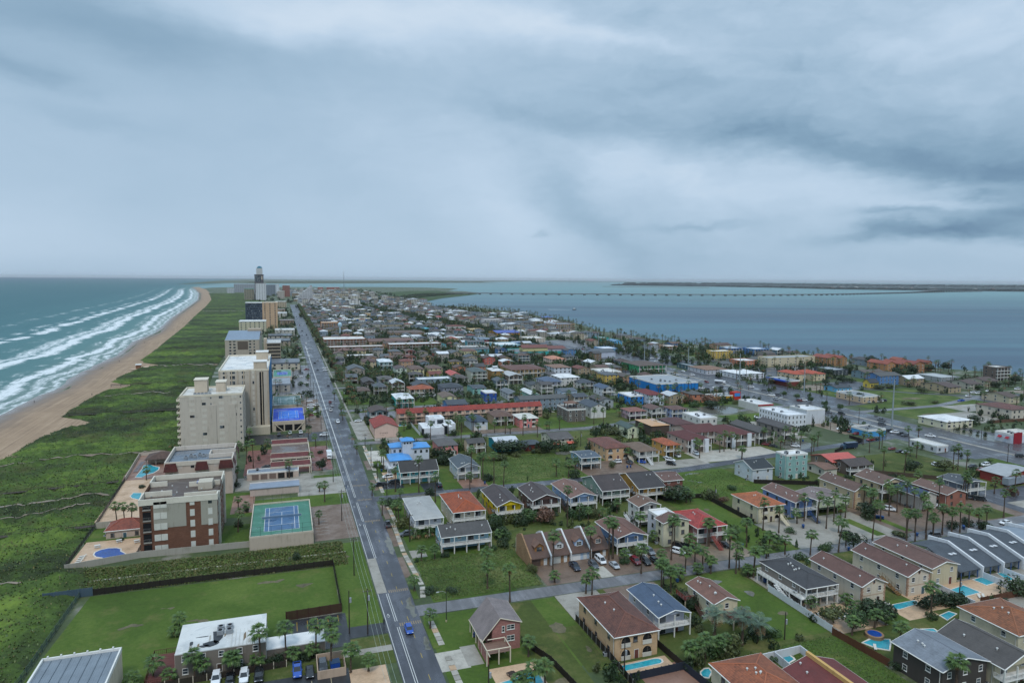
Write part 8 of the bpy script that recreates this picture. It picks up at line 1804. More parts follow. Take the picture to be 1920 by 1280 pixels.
# ---------------------------------------------------------------- trees and shrubs
BUSH=[]
for t_,x,y,r,h,m_,tree in [('dark bushy tree',86.9,220.1,4.2,4.5,'leaf_bloom',1),('bushy green tree',81.6,221.7,3.2,4.0,'leaf',1),('round green shrub',97.8,220.6,2.8,3.2,'leaf',0),('broad green shrub',102.0,220.3,3.0,3.2,'leaf',0),('leafy green shrub',105.8,219.1,3.2,3.0,'leaf_olive',0),('dense green shrub',68.3,218.4,3.2,4.0,'leaf_dark',0),('dense green shrub',67.1,209.2,2.8,3.0,'leaf',0),('round green shrub',65.7,203.1,2.4,2.4,'leaf_dark',0),('leafy green shrub',75.8,222.6,3.0,3.0,'leaf_olive',0),('dark green shrub',77.6,220.1,3.0,3.4,'leaf_dark',0),('low green shrub',62.2,201.8,1.6,1.2,'leaf',0),('dark round shrub',81.1,275.6,2.4,2.6,'leaf_dark',0),('pale scrubby shrub',67.7,183.5,1.6,1.8,'leaf_olive',0),('pale scrubby shrub',68.8,181.8,1.4,1.6,'leaf_olive',0),('dark green shrub',119.4,268.0,3.0,2.6,'leaf_dark',0),('large round dark tree',143.3,225.6,6.0,5.5,'leaf_dark',1),('bright green shrub',158.7,224.3,3.4,3.8,'leaf_olive',0),('reddish shrub',161.8,221.0,2.6,1.6,'leaf_bloom',0),('garden shrub',102.9,183.6,2.6,2.4,'leaf_olive',0),('garden shrub',97.0,179.6,1.8,1.6,'leaf',0),('dark green shrub',115.9,224.2,2.6,2.4,'leaf_dark',0),('yellowish green shrub',143.0,188.6,2.4,2.4,'leaf_olive',0),('low green shrub',174.4,231.8,2.4,1.8,'leaf',0),('pale scrubby shrub',142.3,277.8,2.4,2.4,'leaf_olive',0),('dark bushy tree',69.4,304.0,3.2,4.2,'leaf_dark',1),('dark green shrub',71.8,309.3,2.6,3.0,'leaf_dark',0),('dark green shrub',53.8,262.5,2.2,2.6,'leaf_dark',0),('dense green shrub',38.5,249.6,3.0,3.4,'leaf',0),('bright green shrub',37.0,229.4,2.6,3.0,'leaf_olive',0),('bright green shrub',39.9,232.7,2.2,2.6,'leaf_olive',0),('dense green shrub',68.3,220.4,3.6,4.0,'leaf',0),('dense green shrub',67.4,212.5,3.0,3.0,'leaf_dark',0),('round dark shrub',82.2,273.9,2.0,2.2,'leaf_dark',0),('dark bushy tree',105.7,325.7,5.0,4.5,'leaf_dark',1),('low green shrub',38.3,309.2,1.6,1.4,'leaf',0),('low green shrub',40.7,307.0,1.6,1.4,'leaf_dark',0),('dense green shrub',37.6,253.9,2.6,3.0,'leaf_dark',0),('large dark tree',106.5,316.0,8.5,5.5,'leaf_dark',1),('dark bushy tree',101.8,317.4,5.0,5.0,'leaf_dark',1),('dark bushy tree',124.4,310.5,5.0,6.0,'leaf_dark',1),('leafy green shrub',133.5,312.9,4.0,3.0,'leaf',0),('bright green shrub',154.9,391.5,3.0,2.8,'leaf_olive',0),('dark bushy tree',185.0,506.0,5.0,6.0,'leaf_dark',1),('dark bushy tree',192.0,531.4,5.0,6.0,'leaf_dark',1),('leafy green shrub',197.8,502.3,4.0,4.0,'leaf_olive',0),('olive shrub',97.1,304.1,4.0,2.6,'leaf_olive',0),('olive shrub',105.5,307.9,2.4,2.0,'leaf_olive',0),('flowering pale shrub',173.3,337.9,5.0,3.4,'leaf_olive',0),('olive shrub',119.3,312.1,3.0,2.0,'leaf_olive',0),('leafy green shrub',125.3,447.8,3.0,3.0,'leaf',0),('round green tree',83.1,531.1,3.6,4.4,'leaf',1),('bright green shrub',68.1,535.4,2.6,2.6,'leaf_olive',0),('dark green shrub',49.9,501.2,3.4,2.6,'leaf_dark',0),('dark green shrub',40.1,482.9,2.4,2.4,'leaf_dark',0),('dark green shrub',65.1,472.1,2.6,3.0,'leaf_dark',0),('dark bushy tree',69.1,315.9,3.4,4.6,'leaf_dark',1),('dense green shrub',69.0,306.5,3.0,3.4,'leaf_dark',0),('dark green shrub',72.4,360.1,2.4,2.4,'leaf_dark',0),('dense green shrub',87.6,359.6,2.6,3.0,'leaf_dark',0),('dark bushy tree',112.0,514.3,4.0,5.0,'leaf_dark',1),('leafy green shrub',67.3,385.5,2.4,2.6,'leaf',0),('dark bushy tree',69.8,460.9,2.6,4.0,'leaf_dark',1),('dark green shrub',38.3,580.2,3.0,3.0,'leaf_dark',0),('low green shrub',71.8,346.4,2.0,1.4,'leaf_olive',0),('dark green shrub',100.8,152.1,2.4,3.0,'leaf_dark',0),('dark green shrub',100.6,147.6,2.4,3.4,'leaf_dark',0),('dense green shrub',95.4,140.2,1.8,2.6,'leaf_dark',0),('bright green shrub',95.4,137.3,1.4,1.6,'leaf_olive',0),('banana leaf shrub',111.0,130.1,1.8,2.0,'leaf',0),('low green shrub',109.4,130.6,1.4,1.2,'leaf_dark',0),('bushy palmetto clump',86.3,125.0,3.2,4.4,'leaf_olive',0),('bushy palmetto clump',95.5,126.8,3.4,4.4,'leaf_olive',0),('bushy palmetto clump',91.8,127.1,2.8,3.6,'leaf',0),('dark green shrub',83.9,124.4,1.6,1.8,'leaf_dark',0),('dark green shrub',100.5,154.8,1.8,2.0,'leaf_dark',0),('long dark hedge',165.2,130.0,3.6,3.0,'leaf_dark',0),('long dark hedge',169.7,129.4,3.4,3.0,'leaf_dark',0),('dark green shrub',160.0,129.9,3.0,3.0,'leaf_dark',0),('large round shrub',190.9,127.1,4.5,4.0,'leaf_dark',0),('spreading green tree',130.6,131.3,3.6,4.0,'leaf_olive',1),('bushy green tree',133.2,127.4,3.2,4.4,'leaf',1),('bushy green tree',141.8,128.5,4.0,4.6,'leaf_dark',1),('dark green shrub',146.5,129.4,3.0,3.0,'leaf_dark',0),('olive shrub',140.4,131.3,2.4,2.6,'leaf_olive',0),('round green tree',174.5,168.7,4.0,4.4,'leaf_dark',1),('round green shrub',163.2,168.5,2.6,2.4,'leaf',0),('round green shrub',150.3,165.5,2.0,1.8,'leaf',0),('low green shrub',163.6,185.4,2.2,1.4,'leaf',0),('low green shrub',128.2,109.8,1.8,1.6,'leaf_dark',0),('leafy green shrub',155.9,124.8,1.6,1.8,'leaf',0),('dry scrub',197.6,171.2,3.4,1.2,'leaf_olive',0),('dark green shrub',200.4,188.8,3.0,3.0,'leaf_dark',0),('dark green shrub',221.2,171.6,2.4,2.2,'leaf_dark',0),('dark green shrub',231.1,167.0,3.2,2.4,'leaf_dark',0),('bushy dark tree',202.5,190.7,3.6,4.4,'leaf_dark',1),('bushy dark shrub',231.1,193.2,3.4,3.6,'leaf_dark',0),('dark green shrub',247.5,192.4,2.6,2.2,'leaf_dark',0),('dark green shrub',246.6,195.0,2.0,2.0,'leaf_dark',0),('dark bushy tree',271.4,230.7,3.4,4.0,'leaf_dark',1),('olive scrub tree',286.5,227.5,4.4,4.4,'leaf_olive',1),('autumn brown shrub',279.9,192.8,3.0,2.4,'leaf_bloom',0),('leafy green shrub',229.4,171.6,2.6,2.4,'leaf_dark',0),('low green shrub',233.8,168.4,3.0,1.4,'leaf_dark',0),('large dark tree',278.1,398.8,8.0,6.0,'leaf_bloom',1),('dark bushy tree',274.1,387.2,6.0,5.0,'leaf_dark',1),('leafy green shrub',265.6,396.0,4.5,3.6,'leaf',0),('dark bushy tree',267.7,408.4,3.6,4.0,'leaf_bloom',1),('flowering pale shrub',177.9,338.2,4.5,3.4,'leaf_olive',0),('dark bushy tree',177.6,329.8,4.0,4.0,'leaf_dark',1),('dark bushy tree',200.1,342.7,4.2,4.6,'leaf_dark',1),('dark bushy tree',200.8,335.7,3.6,4.0,'leaf_dark',1),('leafy green shrub',183.4,330.1,3.0,3.4,'leaf',0),('olive shrub',299.5,399.1,2.6,2.4,'leaf_olive',0),('dark bushy tree',262.4,500.8,5.0,5.0,'leaf_dark',1),('round green tree',311.4,584.7,4.0,5.0,'leaf',1),('round green tree',379.1,606.1,3.0,4.0,'leaf',1),('pale scrubby shrub',184.7,319.5,2.4,2.0,'leaf_olive',0),('round dark tree',397.7,387.6,4.6,4.6,'leaf_dark',1),('bushy green tree',334.4,351.3,2.4,5.0,'leaf',1),('dark bushy tree',276.4,306.2,3.6,5.0,'leaf_dark',1),('bushy green tree',443.6,478.5,3.0,4.0,'leaf',1),('dark bushy tree',429.5,452.8,3.4,4.0,'leaf_dark',1),('dark bushy tree',454.3,460.2,6.0,4.0,'leaf_dark',1),('dark bushy tree',466.3,488.1,5.0,6.0,'leaf_dark',1),('dark bushy tree',501.7,500.8,5.0,7.0,'leaf_dark',1),('dark bushy tree',469.8,588.3,4.0,5.0,'leaf_dark',1),('dark bushy tree',569.1,539.5,7.0,9.0,'leaf_dark',1),('median tree',354.4,430.9,2.4,3.4,'leaf',1),('median tree',354.5,415.1,2.4,3.4,'leaf',1),('median tree',356.5,403.4,2.4,3.4,'leaf',1),('median tree',356.5,389.1,2.4,3.4,'leaf',1),('median tree',353.5,373.2,2.4,3.4,'leaf',1),('median tree',354.7,360.2,2.4,3.4,'leaf',1),('olive scrub tree',455.0,422.7,6.0,3.0,'leaf_olive',1),('olive scrub tree',465.9,424.0,6.0,3.0,'leaf_olive',1),('olive scrub tree',473.0,399.6,5.0,3.4,'leaf_olive',1),('olive scrub tree',416.0,360.7,4.6,2.4,'leaf_olive',1),('olive shrub',439.8,360.4,3.4,1.8,'leaf_olive',0),('dark bushy tree',399.3,299.0,4.4,4.4,'leaf_dark',1),('dark bushy tree',391.2,296.5,4.0,3.6,'leaf_dark',1),('dark green shrub',376.4,300.9,2.4,2.0,'leaf_dark',0),('round dark shrub',496.9,392.7,3.0,2.6,'leaf_dark',0),('dark bushy tree',529.0,396.1,5.0,3.6,'leaf',1),('dark bushy tree',596.2,413.6,6.0,5.0,'leaf_dark',1),('tall dark tree',554.2,490.7,7.0,9.0,'leaf_dark',1),('tall dark tree',544.4,470.4,7.0,9.0,'leaf_dark',1),('tall dark tree',511.9,447.7,6.0,9.0,'leaf_dark',1),('dark bushy tree',525.4,470.2,6.0,8.0,'leaf_dark',1),('dark bushy tree',611.1,493.2,6.0,7.0,'leaf_dark',1),('dark bushy tree',590.2,492.8,6.0,6.0,'leaf_dark',1),('dark bushy tree',556.7,401.4,5.0,4.0,'leaf_dark',1),('dark bushy tree',570.8,401.9,5.0,4.0,'leaf_dark',1),('dark rounded shrub',1.9,211.8,1.9,2.2,'leaf_dark',0),('dark rounded shrub',-2.5,154.5,1.9,2.0,'leaf_dark',0),('flowering dark shrub',1.6,154.6,1.9,1.5,'leaf_dark',0),('flowering dark shrub',3.0,154.4,1.6,1.4,'leaf_dark',0),('flowering dark shrub',7.1,154.5,1.8,1.6,'leaf',0),('dark green shrub',-10.3,155.1,1.5,1.2,'leaf_dark',0),('dark green shrub',-4.6,154.6,1.6,1.3,'leaf_dark',0),('round dark shrub',46.1,200.9,1.6,1.4,'leaf_dark',0),('round dark shrub',37.0,200.1,1.0,1.0,'leaf',0),('dark weedy shrub',37.2,178.5,2.2,1.2,'leaf_dark',0),('dark weedy shrub',42.8,176.8,2.2,1.2,'leaf_dark',0),('dark bushy tree',15.1,311.2,2.2,4.6,'leaf_dark',1),('dark bushy tree',14.2,315.8,2.0,3.0,'leaf_dark',1),('dark rounded shrub',16.1,342.1,1.7,1.5,'leaf_dark',0),('dark rounded shrub',-16.5,247.9,1.6,2.0,'leaf_dark',0),('dark rounded shrub',-14.5,263.3,1.4,1.6,'leaf_dark',0),('dark rounded shrub',-19.8,296.8,1.6,1.8,'leaf_dark',0),('dark rounded shrub',12.4,403.9,2.0,1.6,'leaf_dark',0),('garden shrub',-56.1,305.4,2.0,1.4,'leaf_dark',0),('small dark shrub',-27.2,231.0,0.8,1.2,'leaf_dark',0),('small dark shrub',-51.9,245.3,1.4,1.0,'leaf_dark',0)]:
 BUSH.append((bush(x,y,r,h,'x',m_,'broadleaf_tree' if tree else 'shrub','tree' if tree else 'shrub',bool(tree),len(BUSH)),t_))
def scatter(pts,seed,size):
 """garden undergrowth: leaf clumps joined by the hundred"""
 tmpl=[leaf_ball(50+s,70,1.0,1.0,4,.24) for s in range(6)];VV,FF,MM=[],[],[];o=0;rg=np.random.RandomState(seed)
 for k,(x,y,r,h) in enumerate(pts):
  V,F=tmpl[k % 6];a=rg.uniform(0,6.28);c,s=math.cos(a),math.sin(a)
  VV.append(np.stack([(V[:,0]*c-V[:,1]*s)*r+x,(V[:,0]*s+V[:,1]*c)*r+y,V[:,2]*h],1));FF.append(F+o);MM.append(np.full(len(F),rg.randint(0,4)));o+=len(V)
 return big_mesh('garden_undergrowth',np.concatenate(VV),np.concatenate(FF),['leaf','leaf_dark','leaf_olive','leaf_dark'],np.concatenate(MM))
PAVED={'concrete','concrete_light','brown_lot','asphalt','asphalt_dark','asphalt_grey','paver','deck_tan','gravel_lot','sand_court'}
pts=[];rr=random.Random(9)
for k in range(52000):
 y=115+1950*rr.random() ** 1.25
 x=rr.uniform(38,min(interp(sh,y)-6,640)) if rr.random()<.98 else rr.uniform(-42,20)
 if x>interp(sh,y)-70 and rr.random()<.85:continue
 if x>335 and y>330 and rr.random()<.72:continue
 if x<22 and y<300:continue
 cl=mnoise.noise((x*.03,y*.03,5))+.5*mnoise.noise((x*.12,y*.12,8))
 if cl<(.05 if y<400 else-.38):continue
 if y<420 and any(m_ in PAVED and a<x<c and b_<y<d for m_,a,b_,c,d in LOTS):continue
 if free(x,y,.4,True,True):pts.append((x,y,rr.uniform(.6,1.8)*(1.0 if y<300 else 1.7 if y<500 else 2.5),rr.uniform(.7,2.4)*(1 if y<300 else 1.9 if y<500 else 2.5)))
 if len(pts)>11000:break
struct('garden_undergrowth',scatter(pts,1,.3),'stuff')
pts=[]
for k in range(2600):   # mangroves and far parkland
 p=[(400.3,2521.1),(523.6,2696.3),(896.7,3694.9),(729.4,4275.7)];t_=rr.random();x,y=(p[0][0]+(p[2][0]-p[0][0])*t_+rr.uniform(-120,120),p[0][1]+(p[2][1]-p[0][1])*t_+rr.uniform(-200,200));pts.append((x,y,rr.uniform(5,10),rr.uniform(3,6)))
for k in range(800):
 y=rr.uniform(1500,5200);x=rr.uniform(40,420) if y<2400 else rr.uniform(-120,560);pts.append((x,y,rr.uniform(4,11),rr.uniform(3,9)))
struct('far_scrub',scatter([p for p in pts if p[0]<interp(sh,p[1])-15],5,.5),'stuff')
struct('ground_cover',big_mesh('ground_cover',np.concatenate(TUFT_V),np.concatenate(TUFT_F),['tuft','tuft_dry'],np.concatenate(TUFT_M)),'stuff')
# ---------------------------------------------------------------- cars
CARL=[(27.5,159.5,3.14,'hatch','1f4fa8'),(-9.7,150.6,3.14,'suv','e4e6e8'),(-6.7,149.9,3.14,'suv','16181b'),(1.2,149.5,3.14,'pickup','1f4fa8'),(3.8,148.1,3.14,'sedan','16181b'),(6.6,149.3,3.14,'suv','4a4e54'),(-15.3,151.4,3.14,'suv','e4e6e8'),(-12.5,150.8,3.14,'sedan','16181b'),(29.7,413.8,3.14,'suv','e4e6e8'),(41.5,413.2,1.57,'sedan','e4e6e8'),(-3.5,389.5,0.0,'suv','4a4e54'),(2.1,391.6,0.0,'suv','e4e6e8'),(7.9,391.2,0.0,'suv','e4e6e8'),(15.7,465.9,1.57,'sedan','e4e6e8'),(14.9,454.5,1.57,'suv','6f747a'),(14.7,439.3,1.57,'sedan','7a2226'),(-8.7,322.8,1.57,'sedan','4a4e54'),(33.0,233.2,0.0,'pickup','4a4e54'),(37.7,222.3,1.57,'suv','4a4e54'),(36.5,280.0,1.57,'pickup','16181b'),(41.4,291.0,1.57,'suv','e4e6e8'),(42.5,281.8,1.57,'van','16181b'),(60.0,272.7,0.0,'suv','1a2436'),(81.1,180.9,3.14,'pickup','1a2436'),(90.5,182.8,3.14,'van','e4e6e8'),(86.9,180.1,3.14,'suv','4a4e54'),(92.9,178.2,3.14,'sedan','a9adb2'),(100.4,178.9,3.14,'suv','7a2226'),(103.2,177.7,3.14,'suv','16181b'),(108.3,184.1,3.14,'suv','6f747a'),(101.0,185.0,3.14,'sedan','a9adb2'),(117.0,181.4,-2.6,'suv','e4e6e8'),(120.0,185.5,-2.6,'suv','16181b'),(122.7,183.8,-2.6,'suv','16181b'),(134.0,181.5,-2.6,'suv','16181b'),(123.0,180.6,-2.6,'sedan','4a4e54'),(106.2,177.4,3.14,'hatch','16181b'),(147.8,283.6,1.4,'suv','e4e6e8'),(153.1,281.1,0.0,'suv','4a4e54'),(159.3,280.0,-2.5,'hatch','1f4fa8'),(174.0,278.9,-2.4,'suv','e4e6e8'),(170.9,273.1,-2.4,'suv','16181b'),(243.4,168.8,1.57,'sedan','e4e6e8'),(207.2,167.2,1.4,'suv','4a4e54'),(251.9,284.4,-2.2,'suv','e4e6e8'),(240.7,287.8,-2.4,'sedan','16181b'),(239.3,291.6,-2.4,'sedan','7a2226'),(215.8,192.6,-2.4,'suv','e4e6e8'),(229.7,196.3,-2.3,'van','a9adb2'),(236.1,191.3,-2.3,'suv','e4e6e8'),(260.1,191.0,-2.3,'van','16181b'),(258.7,193.3,-2.3,'suv','4a4e54'),(289.2,233.8,3.14,'suv','e4e6e8'),(280.4,238.1,1.57,'suv','16181b'),(296.1,256.9,1.57,'sedan','a9adb2'),(294.6,259.2,1.57,'sedan','16181b'),(295.4,264.7,1.57,'sedan','7a2226'),(300.9,283.5,1.57,'suv','7a2226'),(305.4,284.2,1.57,'suv','16181b'),(341.3,281.1,-2.5,'pickup','e4e6e8'),(345.0,234.3,-2.0,'suv','16181b'),(312.1,227.8,1.57,'suv','e4e6e8'),(301.4,221.4,1.57,'pickup','8a2f22'),(303.9,227.6,1.57,'sedan','16181b'),(328.7,298.2,1.2,'suv','16181b'),(329.7,294.3,1.2,'suv','e4e6e8'),(329.8,289.6,1.2,'pickup','16181b'),(328.8,286.5,1.2,'hatch','4a4e54'),(327.8,463.0,1.57,'sedan','e4e6e8'),(332.9,462.4,1.57,'suv','16181b'),(351.9,531.6,-2.4,'suv','e4e6e8'),(358.5,457.7,-2.4,'van','e4e6e8'),(315.9,463.8,1.2,'suv','e4e6e8'),(316.1,457.3,1.2,'suv','16181b'),(305.8,454.4,1.2,'sedan','a9adb2'),(284.8,453.1,0.3,'suv','16181b'),(292.3,450.9,0.3,'suv','6f747a'),(192.8,285.8,3.0,'suv','e4e6e8'),(181.8,285.0,3.0,'suv','e4e6e8'),(374.0,553.4,1.57,'suv','16181b'),(373.5,544.5,1.57,'sedan','e4e6e8'),(382.8,666.8,1.57,'sedan','16181b'),(383.6,658.3,1.57,'sedan','e4e6e8'),(300.2,452.7,0.3,'sedan','16181b'),(174.0,282.5,3.0,'sedan','e4e6e8'),(343.4,347.2,-2.5,'suv','16181b'),(347.2,419.2,-2.4,'pickup','e4e6e8'),(394.0,375.3,0.5,'sedan','a9adb2'),(398.2,375.8,0.5,'sedan','16181b'),(402.6,376.2,0.5,'sedan','e4e6e8'),(406.6,376.5,0.5,'suv','e4e6e8'),(409.6,376.3,0.5,'suv','16181b'),(341.6,313.8,-2.5,'suv','4a4e54'),(355.5,394.6,-2.4,'suv','e4e6e8'),(353.9,419.9,-2.4,'suv','4a4e54'),(357.3,440.3,-2.4,'sedan','4a4e54'),(405.6,459.7,1.57,'sedan','16181b'),(514.8,558.0,1.57,'suv','16181b'),(530.9,562.8,1.57,'sedan','e4e6e8'),(478.1,549.8,1.57,'suv','e4e6e8'),(487.5,594.6,1.57,'sedan','e4e6e8'),(306.5,310.5,1.5,'sedan','e4e6e8'),(307.2,306.9,1.5,'sedan','8a2f22'),(306.6,302.6,1.5,'suv','1a2436'),(305.6,297.4,1.5,'suv','7a2226'),(489.7,374.1,1.57,'suv','e4e6e8'),(508.4,384.4,1.57,'van','e4e6e8'),(509.9,381.6,1.57,'van','e4e6e8'),(465.4,360.6,1.57,'pickup','1f4fa8'),(527.9,387.0,1.57,'sedan','e4e6e8'),(561.2,387.6,1.57,'van','e4e6e8'),(513.3,472.5,1.57,'sedan','e4e6e8'),(562.7,469.7,1.57,'suv','e4e6e8'),(558.9,470.7,1.57,'sedan','a9adb2'),(28.8,1151.0,0.0,'suv','16181b'),(26.3,1063.7,0.0,'sedan','4a4e54'),(27.8,925.8,3.14,'sedan','e4e6e8'),(26.7,850.5,3.14,'sedan','e4e6e8'),(25.9,777.3,3.14,'suv','e4e6e8'),(29.2,712.2,0.0,'suv','16181b'),(29.4,658.1,0.0,'sedan','4a4e54'),(36.7,669.3,1.57,'suv','e4e6e8'),(36.2,653.0,1.57,'sedan','e4e6e8'),(29.5,482.7,0.0,'suv','7a2226'),(29.8,467.0,0.0,'sedan','a9adb2'),(12.8,615.7,1.57,'sedan','e4e6e8'),(10.8,679.7,1.57,'sedan','6f747a'),(7.1,525.1,1.57,'sedan','e4e6e8'),(16.0,490.1,1.57,'sedan','e4e6e8'),(16.3,475.3,1.57,'sedan','e4e6e8')]
CN={'e4e6e8':'white','16181b':'black','4a4e54':'dark grey','a9adb2':'silver','7a2226':'red','1f4fa8':'blue','1a2436':'navy','6f747a':'grey','8a2f22':'rust red'}
CARREC=[]
for x,y,rz,kind,col in CARL:
 o=car(x,y,rz,kind,col,'x',0 if dist(x,y)<330 else 1,.07)
 CARREC.append((o,f'{CN[col]} '+{'sedan':'sedan','hatch':'hatchback','suv':'SUV','van':'van','pickup':'pickup truck'}[kind]))
rr=random.Random(21);FREEC=[]
for a in range(150):   # cars in the far car parks and on the far streets
 p=rr.random()
 if p<.3:x,y,rz=rr.uniform(12,20),370+900*rr.random() ** 1.3,1.57
 elif p<.5:x,y,rz=rr.choice([28,33,30.5]),420+1300*rr.random(),0.0
 elif p<.8:x,y,rz=rr.choice([334,339,351,357,365]),rr.uniform(230,900),rr.choice([0,3.14])
 else:x,y,rz=rr.uniform(345,420),rr.uniform(600,800),1.57
 if y>700 and 330<x<362:x -= (y-700)*.085
 if len(FREEC)<62 and all(abs(x-u)>3.2 or abs(y-v)>6.5 for u,v in FREEC) and free(x,y,1,False) and all(abs(x-o.location.x)>3 or abs(y-o.location.y)>6 for o,_ in CARREC):
  FREEC.append((x,y));kind=rr.choice(['suv','sedan','suv','pickup','hatch']);col=rr.choice(['e4e6e8','e4e6e8','16181b','4a4e54','a9adb2','6f747a','7a2226'])
  CARREC.append((car(x,y,rz,kind,col,'x',1,.07),f'{CN[col]} '+{'sedan':'sedan','hatch':'hatchback','suv':'SUV','van':'van','pickup':'pickup truck'}[kind]))
def truck(x,y,rz,L,boxcol,cabcol,label,tank=False,name='box_truck'):
 t=thing(name,label,'truck',(x,y,.07),rz)
 if tank:ob('tank',MB().tube([(0,-L/2,1.9),(0,L/2-2.4,1.9)],1.05,12).mesh('tank',boxcol),t)
 else:ob('cargo_box',MB().box(-1.2,-L/2,.8,1.2,L/2-2.2,3.3,True).mesh('cargo_box',boxcol),t)
 ob('cab',MB().add([(-1.1,L/2-2.1,.6),(1.1,L/2-2.1,.6),(1.1,L/2,.6),(-1.1,L/2,.6),(-1.1,L/2-2.1,2.6),(1.1,L/2-2.1,2.6),(1.0,L/2-.9,2.6),(-1,L/2-.9,2.6),(-1.1,L/2,1.5),(1.1,L/2,1.5)],[(0,1,5,4),(4,5,6,7),(7,6,9,8),(8,9,2,3),(1,2,9,6,5),(0,4,7,8,3)]).mesh('cab',cabcol),t);ob('windscreen',MB().slab([(-.95,L/2-.84,2.5),(.95,L/2-.84,2.5),(1.0,L/2-.06,1.6),(-1.0,L/2-.06,1.6)],.04).mesh('windscreen','car_glass'),t)
 ob('chassis',MB().box(-.6,-L/2,.5,.6,L/2-.1,.8,True).mesh('chassis','dark'),t);w=cached('wheel',None)
 for sx in (-1,1):
  for yy in (-L/2+1.0,-L/2+2.0,L/2-1.2):ob('wheel',w,t,(sx*1.0,yy,.45),0,(1.4,1.35,1.35))
truck(*[(19.5,332.4)][0],3.14,7.0,'ce8eaec','ce8eaec','white box truck parked at the avenue kerb',False,'box_truck')
truck(*[(275.8,273.0)][0],1.57,9.5,'c1d2c48','c27435a','navy refuse truck on the wet side street',False,'refuse_truck')
truck(*[(347.5,483.5)][0],-2.6,9.5,'cd0d4d8','ce8eaec','white tanker truck on the flooded boulevard',True,'tanker_truck')
t=thing('semi_trailer','long grey box trailer behind the brick workshop','trailer',(*[(294.4,201.6)][0],0),.1);ob('box',MB().box(-6.5,-1.25,1.0,6.5,1.25,3.8,True).mesh('box','m8f979e'),t)
for x in (-5,-4): 
 for sy in (-1,1):ob('wheel',cached('wheel',None),t,(x,sy,.48),1.57,(1.3,)*3)
# bins, boat, mailboxes, signs
rr=random.Random(17)
for i,(x,y) in enumerate([(42.0,152.3)]+[(72.1,186.9),(82.8,187.4)]+[(40.2,301.5),(79.0,269.9)]+[(150.3,274.6),(139.7,179.6),(148.5,274.3)]+[(129.3,155.7),(170.6,166.8),(171.4,188.0),(204.2,187.6),(204.7,187.2),(205.4,186.5),(202.8,169.6),(225.1,170.4)]+[(171.0,187.4),(263.7,292.3),(204.1,187.5),(204.6,186.9),(205.4,186.2)]+[(203.9,187.3),(204.6,186.5),(205.2,185.9),(224.3,169.6)]+[(129.2,155.4),(105.3,163.4)]):
 t=thing('wheelie_bin','blue bin','bin',(x,y,.06),rr.uniform(0,6),'blue wheelie bins');ob('body',cached('wbb',lambda:MB().add([(-.25,-.28,.08),(.25,-.28,.08),(.25,.28,.08),(-.25,.28,.08),(-.34,-.36,1.0),(.34,-.36,1.0),(.34,.36,1.0),(-.34,.36,1.0)],[(0,1,5,4),(1,2,6,5),(2,3,7,6),(3,0,4,7),(4,5,6,7)]).mesh('body','p1f4476')),t);ob('lid',cached('wbl',lambda:MB().slab([(-.37,-.4,1.06),(.37,-.4,1.06),(.37,.4,1.12),(-.37,.4,1.12)],.06).mesh('lid','p24508a')),t)
 ob('wheel',cached('wbw',lambda:MB().tube([(-.3,.28,.1),(.3,.28,.1)],.1,8).mesh('wheel','tyre')),t)
t=thing('boat_on_trailer','white motor boat on a trailer beside the white warehouse','boat',(*[(278.6,349.2)][0],0),1.2);ob('hull',MB().add([(-2.6,-1,.8),(1.6,-1,.8),(3.4,0,1.2),(1.6,1,.8),(-2.6,1,.8),(-2.6,-1.15,1.7),(1.6,-1.15,1.75),(3.8,0,2.0),(1.6,1.15,1.75),(-2.6,1.15,1.7)],[(5,6,7,8,9),(0,1,6,5),(1,2,7,6),(2,3,8,7),(3,4,9,8),(4,0,5,9)]).mesh('hull','pe4e6e6'),t);ob('windscreen',MB().slab([(.2,-.8,2.5),(.2,.8,2.5),(.8,.8,1.75),(.8,-.8,1.75)],.04).mesh('windscreen','car_glass'),t)
for y in (-.8,.8):ob('wheel',cached('wheel',None),t,(-.6,y,.36),1.57)
def person(x,y,top,legs,label,z=.07,rz=0.0,cyc=False):
 me=bpy.data.meshes.new('body');J=[(0,0,.95),(0,0,1.15),(0,.02,1.42),(0,.03,1.55),(0,.05,1.70),(-.20,.0,1.42),(-.27,.05,1.15),(-.26,.16,.93),(.20,0,1.42),(.27,-.04,1.15),(.27,.06,.92),(-.10,0,.90),(-.11,.12,.50),(-.11,.06,.06),(.10,0,.90),(.11,-.05,.50),(.11,-.2,.08)]
 E=[(0,1),(1,2),(2,3),(3,4),(2,5),(5,6),(6,7),(2,8),(8,9),(9,10),(0,11),(11,12),(12,13),(0,14),(14,15),(15,16)]
 me.from_pydata(J,E,[]);t=thing('person',label,'person',(x,y,z),rz);o=ob('body',me,t)
 sk=o.modifiers.new('skin','SKIN');R_=[.15,.14,.17,.06,.11,.07,.05,.035,.07,.05,.035,.10,.075,.05,.10,.075,.05]
 for v,r in zip(me.skin_vertices[0].data,R_):v.radius=(r,r)
 me.skin_vertices[0].data[0].use_root=True;o.modifiers.new('sub','SUBSURF').levels=1;me.materials.append(M(top))
 ob('hair',MB().tube([(0,.03,1.70),(0,.03,1.80),(0,.03,1.83)],[.125,.11,.04],8).mesh('hair','p2a211c'),t)
 return t
